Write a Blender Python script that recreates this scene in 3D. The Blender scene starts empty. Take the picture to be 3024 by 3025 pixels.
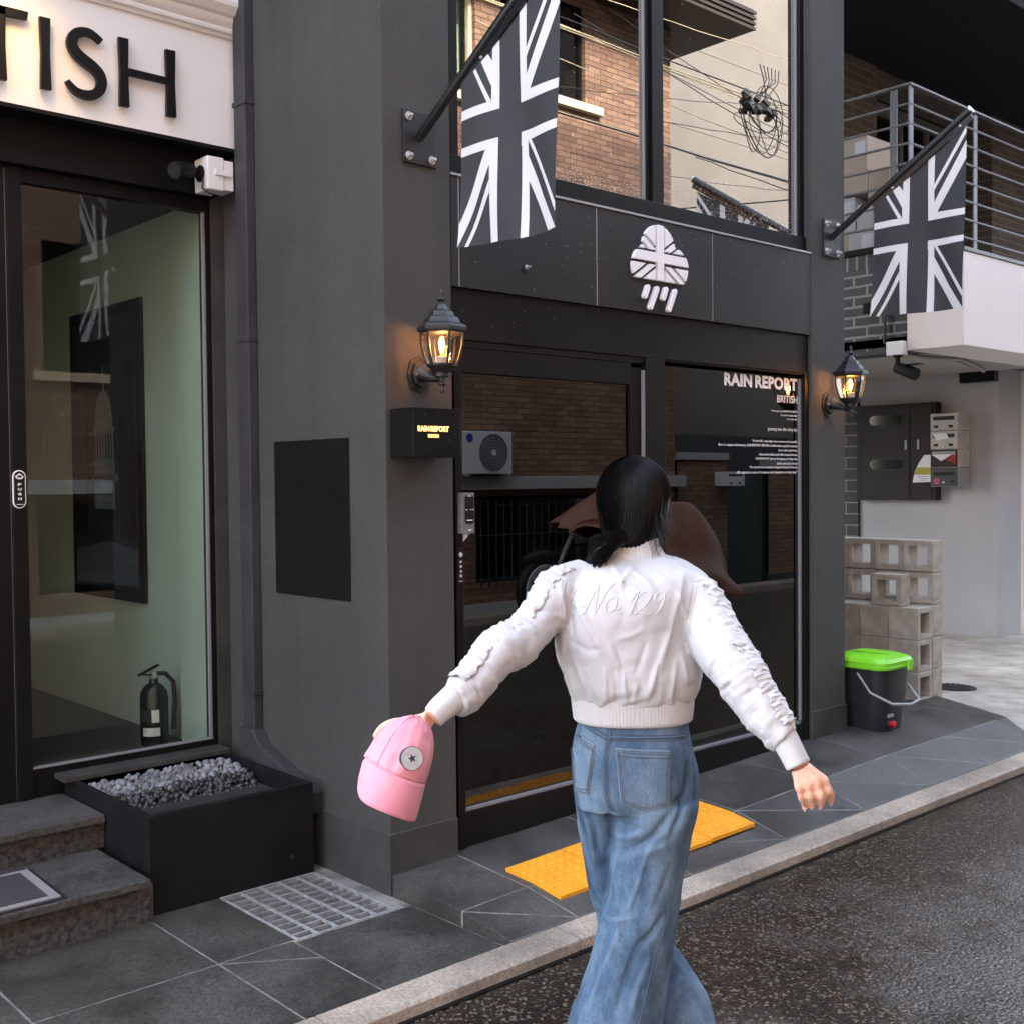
import bpy, bmesh, math, random
from mathutils import Vector, Matrix, Euler, noise
from mathutils.bvhtree import BVHTree

rad = math.radians
random.seed(7)
SC = bpy.context.scene
COL = SC.collection

# ------------------------------------------------------------------ camera
cam_d = bpy.data.cameras.new('camera')
cam = bpy.data.objects.new('camera', cam_d)
COL.objects.link(cam)
_al, _pi, _ro = 0.83408, 0.02702, 0.0095
_fw = Vector((math.cos(_al) * math.cos(_pi), math.sin(_al) * math.cos(_pi), -math.sin(_pi)))
_r0 = Vector((math.sin(_al), -math.cos(_al), 0))
_u0 = _r0.cross(_fw)
_r = _r0 * math.cos(_ro) - _u0 * math.sin(_ro)
_u = _r0 * math.sin(_ro) + _u0 * math.cos(_ro)
_m = Matrix((_r, _u, -_fw)).transposed().to_4x4()
_m.translation = (0, 0, 1.58)
cam.matrix_world = _m
cam_d.sensor_width = 36.0
cam_d.sensor_fit = 'HORIZONTAL'
cam_d.lens = 36.0 * 3400 / 3024
cam_d.clip_start = 0.05
cam_d.clip_end = 400
SC.camera = cam

# ------------------------------------------------------------------ sky, sun, exposure
SUN_EL, SUN_AZ = rad(34), rad(12)          # the sun stands behind the shop, over +Y, a little to -X
world = bpy.data.worlds.new('World')
SC.world = world
world.use_nodes = True
nt = world.node_tree
nt.nodes.clear()
sky = nt.nodes.new('ShaderNodeTexSky')
sky.sky_type = 'NISHITA'
sky.sun_disc = False
sky.sun_elevation = SUN_EL
sky.sun_rotation = -SUN_AZ
sky.air_density = 1.0
sky.dust_density = 3.0
sky.ozone_density = 1.0
hs = nt.nodes.new('ShaderNodeHueSaturation')   # thin cloud: a paler, whiter sky
hs.inputs['Saturation'].default_value = 0.58
bg = nt.nodes.new('ShaderNodeBackground')
bg.inputs['Strength'].default_value = 0.15
wo = nt.nodes.new('ShaderNodeOutputWorld')
nt.links.new(sky.outputs[0], hs.inputs['Color'])
nt.links.new(hs.outputs[0], bg.inputs['Color'])
nt.links.new(bg.outputs[0], wo.inputs[0])

sun_d = bpy.data.lights.new('sun', 'SUN')
sun_d.energy = 0.75
sun_d.angle = rad(0.6)
sun_d.color = (1.0, 0.95, 0.88)
sun = bpy.data.objects.new('sun', sun_d)
COL.objects.link(sun)
_sd = Vector((-math.sin(SUN_AZ) * math.cos(SUN_EL), math.cos(SUN_AZ) * math.cos(SUN_EL), math.sin(SUN_EL)))
sun.rotation_euler = _sd.to_track_quat('Z', 'Y').to_euler()

SC.view_settings.view_transform = 'Standard'
SC.view_settings.look = 'None'
SC.view_settings.gamma = 1.0
SC.view_settings.exposure = 3.6

# ------------------------------------------------------------------ helpers
class MB:
    """collects shapes and links them as one mesh object"""
    def __init__(s):
        s.v, s.f, s.m = [], [], []

    def add(s, verts, faces, mi=0):
        o = len(s.v)
        s.v += [tuple(p) for p in verts]
        s.f += [tuple(o + i for i in f) for f in faces]
        s.m += [mi] * len(faces)
        return s

    def box(s, x0, x1, y0, y1, z0, z1, mi=0):
        v = [(x0, y0, z0), (x1, y0, z0), (x1, y1, z0), (x0, y1, z0), (x0, y0, z1), (x1, y0, z1), (x1, y1, z1), (x0, y1, z1)]
        return s.add(v, [(0, 3, 2, 1), (4, 5, 6, 7), (0, 1, 5, 4), (1, 2, 6, 5), (2, 3, 7, 6), (3, 0, 4, 7)], mi)

    def obox(s, c, size, rot=(0, 0, 0), mi=0):
        R = Euler(rot).to_matrix()
        c = Vector(c)
        v = []
        for dz in (-.5, .5):
            for dx, dy in ((-.5, -.5), (.5, -.5), (.5, .5), (-.5, .5)):
                v.append(c + R @ Vector((dx * size[0], dy * size[1], dz * size[2])))
        return s.add(v, [(0, 3, 2, 1), (4, 5, 6, 7), (0, 1, 5, 4), (1, 2, 6, 5), (2, 3, 7, 6), (3, 0, 4, 7)], mi)

    def prism(s, poly, axis, a0, a1, mi=0):
        """2D polygon extruded along an axis ('x': (y,z), 'y': (x,z), 'z': (x,y))"""
        n = len(poly)
        def P(p, a):
            return {'x': (a, p[0], p[1]), 'y': (p[0], a, p[1]), 'z': (p[0], p[1], a)}[axis]
        v = [P(p, a0) for p in poly] + [P(p, a1) for p in poly]
        f = [tuple(range(n))[::-1], tuple(range(n, 2 * n))] + [(i, (i + 1) % n, n + (i + 1) % n, n + i) for i in range(n)]
        return s.add(v, f, mi)

    def tube(s, path, r, seg=10, caps=True, mi=0, squash=None):
        path = [Vector(p) for p in path]
        n = len(path)
        rr = list(r) if isinstance(r, (list, tuple)) else [r] * n
        t0 = (path[1] - path[0]).normalized()
        ref = Vector((0, 0, 1)) if abs(t0.z) < .9 else Vector((1, 0, 0))
        nrm = t0.cross(ref).normalized()
        v, f = [], []
        for i, p in enumerate(path):
            t = (path[min(i + 1, n - 1)] - path[max(i - 1, 0)]).normalized()
            nrm = (nrm - t * nrm.dot(t)).normalized()
            b = t.cross(nrm)
            for k in range(seg):
                a = 2 * math.pi * k / seg
                v.append(p + nrm * (math.cos(a) * rr[i]) + b * (math.sin(a) * rr[i] * (squash or 1)))
        for i in range(n - 1):
            for k in range(seg):
                k2 = (k + 1) % seg
                f.append((i * seg + k, i * seg + k2, (i + 1) * seg + k2, (i + 1) * seg + k))
        if caps:
            f.append(tuple(range(seg))[::-1])
            f.append(tuple((n - 1) * seg + k for k in range(seg)))
        return s.add(v, f, mi)

    def lathe(s, c, prof, seg=24, mi=0, phase=0., axis='z', caps=True):
        v, f = [], []
        for r, h in prof:
            for k in range(seg):
                a = phase + 2 * math.pi * k / seg
                x, y = r * math.cos(a), r * math.sin(a)
                p = {'z': (x, y, h), 'y': (x, h, y), 'x': (h, x, y)}[axis]
                v.append((c[0] + p[0], c[1] + p[1], c[2] + p[2]))
        for i in range(len(prof) - 1):
            for k in range(seg):
                k2 = (k + 1) % seg
                f.append((i * seg + k, i * seg + k2, (i + 1) * seg + k2, (i + 1) * seg + k))
        if caps:
            f.append(tuple(range(seg))[::-1])
            f.append(tuple((len(prof) - 1) * seg + k for k in range(seg)))
        return s.add(v, f, mi)

    def mesh(s, name, mats, smooth=None):
        me = bpy.data.meshes.new(name)
        me.from_pydata(s.v, [], s.f)
        for m in (mats if isinstance(mats, (list, tuple)) else [mats]):
            me.materials.append(m)
        me.polygons.foreach_set('material_index', s.m)
        bm = bmesh.new()
        bm.from_mesh(me)
        bmesh.ops.recalc_face_normals(bm, faces=bm.faces)
        bm.to_mesh(me)
        bm.free()
        if smooth is not None:
            me.polygons.foreach_set('use_smooth', [True] * len(me.polygons))
            me.set_sharp_from_angle(angle=rad(smooth))
        me.update()
        return me

    def build(s, name, mats, parent=None, smooth=None, bevel=0, **tags):
        me = s.mesh(name, mats, smooth)
        return place(name, me, parent, bevel, **tags)


def place(name, me, parent=None, bevel=0, **tags):
    """links a mesh given in world coordinates, under a thing or as a thing of its own"""
    o = bpy.data.objects.new(name, me)
    COL.objects.link(o)
    if parent is not None:
        o.parent = parent
        if parent.type == 'EMPTY':
            o.matrix_parent_inverse = Matrix.Translation(-parent.location)
        else:
            o.matrix_parent_inverse = Matrix.Translation(-Vector(parent.get('_org', (0, 0, 0))))
    else:
        xs = [v.co for v in me.vertices]
        lo = Vector([min(p[i] for p in xs) for i in range(3)])
        hi = Vector([max(p[i] for p in xs) for i in range(3)])
        c = Vector(((lo.x + hi.x) / 2, (lo.y + hi.y) / 2, lo.z))
        me.transform(Matrix.Translation(-c))
        o.location = c
    if bevel:
        b = o.modifiers.new('bevel', 'BEVEL')
        b.width = bevel
        b.segments = 2
        b.limit_method = 'ANGLE'
        b.angle_limit = rad(40)
        b.harden_normals = False
    tag(o, **tags)
    return o


def tag(o, label=None, cat=None, group=None, kind=None):
    if label: o['label'] = label
    if cat: o['category'] = cat
    if group: o['group'] = group
    if kind: o['kind'] = kind
    return o


def thing(name, loc, label, cat, group=None):
    o = bpy.data.objects.new(name, None)
    COL.objects.link(o)
    o.location = loc
    o.empty_display_size = .1
    return tag(o, label, cat, group)


def copy_tree(root, loc, label=None):
    c = root.copy()
    COL.objects.link(c)
    c.location = loc
    if label: c['label'] = label
    def rec(src, dst):
        for ch in list(src.children):
            k = ch.copy()
            COL.objects.link(k)
            k.parent = dst
            k.matrix_parent_inverse = ch.matrix_parent_inverse.copy()
            rec(ch, k)
    rec(root, c)
    return c


def text_mb(body, x0, x1, z0, z1, y, depth=.002, bold=0., vertical=False, axis='y'):
    """built-in font, fitted to the rectangle x0..x1, z0..z1 and standing at y, facing -Y (axis 'x': facing -X, x0..x1 are then Y values)"""
    cu = bpy.data.curves.new('text', 'FONT')
    cu.body = body
    cu.resolution_u = 3
    cu.offset = bold
    if bold > .02:
        cu.space_word = .55
        cu.space_character = 1.06
    o = bpy.data.objects.new('text', cu)
    COL.objects.link(o)
    dg = bpy.context.evaluated_depsgraph_get()
    me = bpy.data.meshes.new_from_object(o.evaluated_get(dg))
    bpy.data.objects.remove(o)
    xs = [v.co.x for v in me.vertices]
    ys = [v.co.y for v in me.vertices]
    a, b, c, d = min(xs), max(xs), min(ys), max(ys)
    mb = MB()
    n = len(me.vertices)
    fr, bk = [], []
    for v in me.vertices:
        X = x0 + (v.co.x - a) / (b - a) * (x1 - x0)
        Z = z0 + (v.co.y - c) / (d - c) * (z1 - z0)
        if axis == 'y':
            fr.append((X, y, Z)); bk.append((X, y + depth, Z))
        else:
            fr.append((y, X, Z)); bk.append((y + depth, X, Z))
    faces = [tuple(p.vertices) for p in me.polygons]
    cnt = {}
    for f in faces:
        for i in range(len(f)):
            e = (f[i], f[(i + 1) % len(f)])
            cnt[tuple(sorted(e))] = cnt.get(tuple(sorted(e)), 0) + 1
    sides = []
    for f in faces:
        for i in range(len(f)):
            e = (f[i], f[(i + 1) % len(f)])
            if cnt[tuple(sorted(e))] == 1:
                sides.append((e[0], e[1], e[1] + n, e[0] + n))
    mb.add(fr + bk, faces + [tuple(i + n for i in f[::-1]) for f in faces] + sides)
    bpy.data.meshes.remove(me)
    bpy.data.curves.remove(cu)
    return mb

# ------------------------------------------------------------------ materials
def newmat(name):
    m = bpy.data.materials.new(name)
    m.use_nodes = True
    t = m.node_tree
    b = t.nodes['Principled BSDF']
    return m, t, b

def N(t, typ, **kw):
    n = t.nodes.new(typ)
    for k, v in kw.items():
        if k in ('operation', 'blend_type', 'data_type', 'noise_dimensions', 'feature', 'wave_type', 'bands_direction', 'distance'):
            setattr(n, k, v)
        else:
            n.inputs[k].default_value = v
    return n

def ramp(t, src, stops):
    r = t.nodes.new('ShaderNodeValToRGB')
    e = r.color_ramp.elements
    while len(e) < len(stops): e.new(.5)
    for i, (p, c) in enumerate(stops):
        e[i].position = p
        e[i].color = (*c, 1) if not isinstance(c, (int, float)) else (c, c, c, 1)
    t.links.new(src, r.inputs[0])
    return r.outputs[0]

def P(name, col, rough=.6, col2=None, scale=6., detail=4., bump=0., bscale=60., bdet=3., metal=0., rough2=None, rscale=5.,
      spec=.5, emit=None, estr=0., coat=0., stretch=None, pos=(.35, .65), sheen=0., sss=0., stain=None):
    m, t, b = newmat(name)
    L = t.links.new
    tc = t.nodes.new('ShaderNodeTexCoord')
    co = tc.outputs['Object']
    if stretch:
        mp = t.nodes.new('ShaderNodeMapping')
        mp.inputs['Scale'].default_value = stretch
        L(co, mp.inputs[0])
        co = mp.outputs[0]
    if col2:
        n = N(t, 'ShaderNodeTexNoise', Scale=scale, Detail=detail, Roughness=.6)
        L(co, n.inputs['Vector'])
        cs = ramp(t, n.outputs[0], [(pos[0], col), (pos[1], col2)])
        if stain:
            n9 = N(t, 'ShaderNodeTexNoise', Scale=stain[0], Detail=7., Roughness=.62)
            L(co, n9.inputs['Vector'])
            m9 = N(t, 'ShaderNodeMixRGB', blend_type='MULTIPLY', Fac=1.)
            L(cs, m9.inputs[1]); L(ramp(t, n9.outputs[0], [(.36, stain[1]), (.62, stain[2])]), m9.inputs[2])
            cs = m9.outputs[0]
        L(cs, b.inputs['Base Color'])
    else:
        b.inputs['Base Color'].default_value = (*col, 1)
    b.inputs['Roughness'].default_value = rough
    if rough2 is not None:
        n = N(t, 'ShaderNodeTexNoise', Scale=rscale, Detail=3.)
        L(co, n.inputs['Vector'])
        L(ramp(t, n.outputs[0], [(.35, rough), (.65, rough2)]), b.inputs['Roughness'])
    if bump:
        n = N(t, 'ShaderNodeTexNoise', Scale=bscale, Detail=bdet)
        L(tc.outputs['Object'], n.inputs['Vector'])
        bp = N(t, 'ShaderNodeBump', Strength=bump, Distance=.01)
        L(n.outputs[0], bp.inputs['Height'])
        L(bp.outputs[0], b.inputs['Normal'])
    b.inputs['Metallic'].default_value = metal
    b.inputs['Specular IOR Level'].default_value = spec
    b.inputs['Coat Weight'].default_value = coat
    if sheen:
        b.inputs['Sheen Weight'].default_value = sheen
    if sss:
        b.inputs['Subsurface Weight'].default_value = sss
        b.inputs['Subsurface Radius'].default_value = (.012, .005, .003)
    if emit:
        b.inputs['Emission Color'].default_value = (*emit, 1)
        b.inputs['Emission Strength'].default_value = estr
    return m

def brickmat(name, c1, c2, mortar, axis='y', w=.2, h=.067, mw=.01, rough=.8, bump=.5, offset=.5, squash=1., noise_col=None, msmooth=.1):
    m, t, b = newmat(name)
    L = t.links.new
    g = t.nodes.new('ShaderNodeNewGeometry')
    sx = t.nodes.new('ShaderNodeSeparateXYZ')
    L(g.outputs['Position'], sx.inputs[0])
    cx = t.nodes.new('ShaderNodeCombineXYZ')
    L(sx.outputs['X' if axis == 'y' else 'Y'], cx.inputs[0])
    L(sx.outputs['Z'], cx.inputs[1])
    nz = N(t, 'ShaderNodeTexNoise', Scale=9., Detail=2.)
    L(g.outputs['Position'], nz.inputs['Vector'])
    ma = N(t, 'ShaderNodeVectorMath', operation='MULTIPLY_ADD')
    ma.inputs[1].default_value = (.012, .012, 0)
    L(nz.outputs['Color'], ma.inputs[0]); L(cx.outputs[0], ma.inputs[2])
    bt = t.nodes.new('ShaderNodeTexBrick')
    bt.offset = offset
    bt.inputs['Scale'].default_value = 1.
    bt.inputs['Brick Width'].default_value = w
    bt.inputs['Row Height'].default_value = h
    bt.inputs['Mortar Size'].default_value = mw / 2
    bt.inputs['Mortar Smooth'].default_value = msmooth
    bt.inputs['Color1'].default_value = (*c1, 1)
    bt.inputs['Color2'].default_value = (*c2, 1)
    bt.inputs['Mortar'].default_value = (*mortar, 1)
    L(ma.outputs[0], bt.inputs['Vector'])
    n2 = N(t, 'ShaderNodeTexNoise', Scale=40., Detail=5., Roughness=.7)
    L(g.outputs['Position'], n2.inputs['Vector'])
    mx = N(t, 'ShaderNodeMixRGB', blend_type='MULTIPLY', Fac=.6)
    L(bt.outputs['Color'], mx.inputs[1])
    L(ramp(t, n2.outputs[0], [(.3, .55), (.7, 1.25)]), mx.inputs[2])
    L(mx.outputs[0], b.inputs['Base Color'])
    b.inputs['Roughness'].default_value = rough
    ad = N(t, 'ShaderNodeMath', operation='MULTIPLY_ADD')
    ad.inputs[1].default_value = -1.; 
    sc = N(t, 'ShaderNodeMath', operation='MULTIPLY'); sc.inputs[1].default_value = .35
    L(n2.outputs[0], sc.inputs[0])
    L(bt.outputs['Fac'], ad.inputs[0]); L(sc.outputs[0], ad.inputs[2])
    bp = N(t, 'ShaderNodeBump', Strength=bump, Distance=.012)
    L(ad.outputs[0], bp.inputs['Height'])
    L(bp.outputs[0], b.inputs['Normal'])
    return m

def glassmat(name, tint, refl, rough=0.0, dirt=0., rcol=(1, 1, 1)):
    """window pane: see-through with a tint, mirroring the street; reflection grows at grazing angles"""
    m = bpy.data.materials.new(name)
    m.use_nodes = True
    t = m.node_tree
    t.nodes.clear()
    L = t.links.new
    out = t.nodes.new('ShaderNodeOutputMaterial')
    tr = t.nodes.new('ShaderNodeBsdfTransparent'); tr.inputs[0].default_value = (*tint, 1)
    gl = t.nodes.new('ShaderNodeBsdfGlossy'); gl.inputs['Roughness'].default_value = rough
    gl.inputs['Color'].default_value = (*rcol, 1)
    fr = t.nodes.new('ShaderNodeLayerWeight'); fr.inputs['Blend'].default_value = .25
    mr = t.nodes.new('ShaderNodeMapRange')
    mr.inputs['To Min'].default_value = refl
    mr.inputs['To Max'].default_value = 1.
    pw = N(t, 'ShaderNodeMath', operation='POWER'); pw.inputs[1].default_value = 2.5
    L(fr.outputs['Facing'], pw.inputs[0])
    L(pw.outputs[0], mr.inputs['Value'])
    mx = t.nodes.new('ShaderNodeMixShader')
    L(mr.outputs[0], mx.inputs[0]); L(tr.outputs[0], mx.inputs[1]); L(gl.outputs[0], mx.inputs[2])
    L(mx.outputs[0], out.inputs[0])
    return m

M = {}
def stuccomat():
    m, t, b = newmat('charcoal stucco')
    L = t.links.new
    tc = t.nodes.new('ShaderNodeTexCoord')
    n1 = N(t, 'ShaderNodeTexNoise', Scale=1.7, Detail=7., Roughness=.6)
    L(tc.outputs['Object'], n1.inputs['Vector'])
    mp = t.nodes.new('ShaderNodeMapping'); mp.inputs['Scale'].default_value = (9, 9, .55)
    L(tc.outputs['Object'], mp.inputs[0])
    n2 = N(t, 'ShaderNodeTexNoise', Scale=1., Detail=5., Roughness=.65)
    L(mp.outputs[0], n2.inputs['Vector'])
    n3 = N(t, 'ShaderNodeTexNoise', Scale=150., Detail=4., Roughness=.7)
    L(tc.outputs['Object'], n3.inputs['Vector'])
    c = ramp(t, n1.outputs[0], [(.3, (.054, .0535, .051)), (.7, (.071, .070, .066))])
    m1 = N(t, 'ShaderNodeMixRGB', blend_type='MULTIPLY', Fac=1.)
    L(c, m1.inputs[1]); L(ramp(t, n2.outputs[0], [(.3, .93), (.5, 1.), (.72, 1.07)]), m1.inputs[2])
    m2 = N(t, 'ShaderNodeMixRGB', blend_type='MULTIPLY', Fac=.6)
    L(m1.outputs[0], m2.inputs[1]); L(ramp(t, n3.outputs[0], [(.3, .6), (.7, 1.4)]), m2.inputs[2])
    L(m2.outputs[0], b.inputs['Base Color'])
    b.inputs['Roughness'].default_value = .85
    b.inputs['Specular IOR Level'].default_value = .3
    bp = N(t, 'ShaderNodeBump', Strength=.6, Distance=.01)
    L(n3.outputs[0], bp.inputs['Height']); L(bp.outputs[0], b.inputs['Normal'])
    return m
M['stucco'] = stuccomat()
M['plinth'] = P('charcoal plinth paint', (.032, .032, .031), .6, (.05, .05, .048), 7., bump=.15, bscale=60)
M['fascia'] = P('dark grey metal cladding', (.02, .021, .022), .4, (.027, .027, .027), 1.3, rough2=.5, spec=.25)
M['black'] = P('black powder coated metal', (.006, .006, .0065), .4, (.009, .009, .009), 3., spec=.16)
M['blackgl'] = P('gloss black metal', (.01, .01, .011), .22, bump=.03, bscale=40)
M['blackmt'] = P('matt black', (.012, .012, .013), .7)
M['trim'] = P('brushed steel trim', (.42, .43, .45), .35, metal=.6)
M['gasket'] = P('grey glazing strip', (.22, .23, .25), .4)
M['pipe'] = P('slate painted downpipe', (.034, .0335, .038), .5, (.048, .047, .052), 7., rough2=.62, spec=.3)
M['signboard'] = P('white painted signboard', (.7, .71, .7), .55, (.74, .75, .74), 1.5, bump=.03, bscale=30)
M['letter'] = P('black acrylic letter', (.006, .006, .0065), .4, spec=.2)
M['step'] = P('dark granite step', (.03, .029, .027), .55, (.09, .088, .08), 70., 12., stain=(3., .6, 1.2), bump=.35, bscale=200, rough2=.75)
M['riser'] = P('dark mottled step riser', (.012, .012, .011), .8, (.075, .074, .067), 45., 12., bump=.5, bscale=90)  # darker and more mottled than the treads
M['tile'] = P('dark granite paving', (.022, .021, .018), .4, (.088, .082, .07), 95., 12., stain=(2.2, .62, 1.2), bump=.3, bscale=260, rough2=.62, rscale=2.2, pos=(.3, .72))
M['tileB'] = P('wet slate paving', (.03, .029, .0265), .3, (.09, .087, .079), 80., 12., stain=(2.4, .62, 1.2), bump=.2, bscale=240, rough2=.55, rscale=2.4, pos=(.3, .72))
M['grout'] = P('pale paving joint', (.1, .095, .085), .85, (.26, .25, .22), 9., bump=.3, bscale=90)
M['kerb'] = P('buff granite kerb', (.22, .18, .135), .7, (.5, .43, .35), 90., 9., stain=(3.2, .6, 1.1), bump=.4, bscale=220, rough2=.55, pos=(.3, .7))
M['tactile'] = P('yellow tactile paving', (.82, .31, .012), .45, (.86, .37, .02), 14., bump=.08, bscale=120)
M['pit'] = P('wet drain bottom with painted shade', (.004, .004, .0035), .5, (.012, .011, .01), 18., spec=.1)  # near-black stands in for the shade of a deeper drain pit
M['galv'] = P('galvanised steel', (.26, .27, .275), .42, (.42, .43, .43), 24., metal=.3, rough2=.6)
M['gravelL'] = P('pale pebbles', (.1, .107, .12), .6, (.27, .28, .3), 12., bump=.2)
M['gravelD'] = P('dark wet pebbles', (.02, .02, .021), .35, (.07, .07, .07), 25., bump=.2)
M['planter'] = P('black planter paint', (.006, .0065, .007), .5, (.0095, .0102, .0105), 3., rough2=.7, spec=.2)
M['concrete'] = P('yard concrete', (.32, .285, .235), .75, (.62, .57, .5), 1.6, 8., stain=(6., .75, 1.08), bump=.2, bscale=50, rough2=.35, rscale=1.1)
M['plasterG'] = P('pale grey plaster', (.36, .36, .37), .85, (.42, .42, .42), 1.2, bump=.1, bscale=140)
M['plasterB'] = P('cream plaster', (.66, .6, .54), .85, (.7, .645, .59), 1., bump=.08, bscale=140)
M['parapet'] = P('cream painted parapet', (.74, .69, .65), .75, (.78, .73, .69), .9, bump=.04, bscale=120)
M['plasterH'] = P('warm grey plaster', (.125, .113, .1), .85, (.15, .136, .12), .8, bump=.1, bscale=140)
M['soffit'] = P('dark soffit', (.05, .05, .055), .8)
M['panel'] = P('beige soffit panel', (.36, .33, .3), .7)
M['block'] = P('concrete block', (.38, .355, .3), .9, (.51, .48, .42), 9., 7., stain=(2.5, .7, 1.08), bump=.5, bscale=130)
M['lid'] = P('bright green plastic', (.19, .6, .018), .38, bump=.03, bscale=40)
M['bin'] = P('charcoal plastic', (.018, .02, .023), .42, bump=.04, bscale=60)
M['red'] = P('red plastic', (.5, .01, .03), .35)
M['greypl'] = P('grey plastic', (.3, .32, .34), .5)
M['carton'] = P('brown cardboard', (.5, .41, .32), .85, (.56, .47, .38), 3.)
M['cartonW'] = P('pale cardboard', (.56, .54, .52), .85, (.62, .6, .58), 3.)
M['cartonT'] = P('tan cardboard', (.3, .17, .1), .85)
M['white'] = P('white plastic', (.72, .72, .72), .45)
M['ivory'] = P('worn ivory paint', (.4, .38, .36), .6, (.5, .48, .45), 9.)
M['paper'] = P('white paper', (.75, .75, .77), .8)
M['yellow'] = P('yellow print', (.42, .36, .07), .8)
M['pinkst'] = P('pink sticker', (.42, .06, .15), .6)
M['cabinet'] = P('brown grey meter cabinet', (.03, .027, .0245), .6, (.035, .032, .029), 4., spec=.2)
M['railing'] = P('grey painted railing', (.14, .145, .155), .45, (.19, .195, .2), 14.)
M['emblem'] = P('white acrylic emblem', (.88, .88, .9), .35)
M['bolt'] = P('bright bolt', (.6, .6, .62), .3, metal=.9)
M['castiron'] = P('black lantern casting', (.008, .008, .0095), .42, (.014, .014, .016), 30., bump=.12, bscale=90, rough2=.55)
M['filament'] = P('lit bulb filament', (1, .6, .2), .4, emit=(1, .45, .09), estr=14.)
M['bulb'] = glassmat('amber bulb glass', (1, .8, .55), .05)
M['lampglass'] = glassmat('lantern glass', (.97, .93, .88), .05)
M['led'] = P('lit sign letters', (1, .7, .3), .4, emit=(1, .42, .09), estr=.36)
M['vinyl'] = P('white vinyl lettering', (.86, .86, .88), .6)
M['glassD'] = glassmat('dark shop glass', (.06, .065, .065), .078)
M['glassU'] = glassmat('mirror coated window glass', (.03, .03, .03), .55, rcol=(1, .97, .93))
M['glassL'] = glassmat('clear shop glass', (.9, .94, .91), .045)
M['inner'] = P('dark interior', (.02, .02, .02), .9)
M['green'] = P('sage interior wall', (.5, .61, .55), .9, (.54, .64, .58), 1.5, bump=.1, bscale=120)
M['darkfloor'] = P('dark interior floor', (.03, .03, .032), .35)
M['brickR'] = brickmat('red brown brick', (.18, .1, .066), (.3, .175, .11), (.08, .06, .05), 'y', .22, .068, .012, bump=.9, msmooth=.3)
M['brickB'] = brickmat('charcoal brick with pale joints', (.028, .03, .033), (.04, .042, .046), (.2, .205, .21), 'x', .24, .083, .02, rough=.55)
M['brickBy'] = brickmat('brown brick with pale joints', (.1, .078, .06), (.15, .12, .095), (.24, .21, .18), 'y', .26, .083, .012, rough=.8)
M['brickStrip'] = brickmat('black brick', (.02, .02, .02), (.03, .03, .028), (.22, .2, .18), 'x', .5, .12, .012, rough=.6)
M['soldier'] = brickmat('charcoal soldier bricks', (.028, .03, .033), (.04, .042, .046), (.2, .205, .21), 'x', .09, .4, .02, rough=.55, offset=0.)
M['wood'] = P('dark stained timber', (.02, .011, .007), .6, (.035, .018, .01), 3., stretch=(.4, 6, 6))
M['cream'] = P('cream frame', (.6, .48, .33), .7)
M['curtain'] = P('pale green curtain', (.3, .42, .3), .8, (.5, .6, .48), 2., stretch=(14, 14, .3))
M['cable'] = P('black cable', (.015, .015, .015), .5)
M['cableP'] = P('pale cable with painted sunlight', (.5, .42, .26), .6)  # lit copy of the cable: sunlight is put into the colour
M['cover'] = P('brown tarpaulin', (.27, .1, .06), .45, (.36, .15, .09), 5., bump=.3, bscale=14)
M['rubber'] = P('black rubber', (.012, .012, .012), .6)
M['rim'] = P('silver wheel', (.6, .61, .62), .5)
M['redprint'] = P('red print', (.26, .02, .025), .7)
M['gate'] = P('dark green gate', (.01, .025, .022), .5)
M['mat'] = P('grey doormat pile', (.045, .043, .046), .95, bump=.6, bscale=300)
M['matedge'] = P('pale doormat border', (.25, .235, .235), .8, bump=.3, bscale=200)
M['leaf'] = P('yellow fallen leaf', (.42, .36, .1), .6)

# flag cloth
M['flagK'] = P('black flag cloth', (.022, .024, .027), .75, (.028, .03, .033), 3., bump=.1, bscale=500)
M['flagW'] = P('white flag cloth', (.58, .575, .59), .75, bump=.1, bscale=500)

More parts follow.
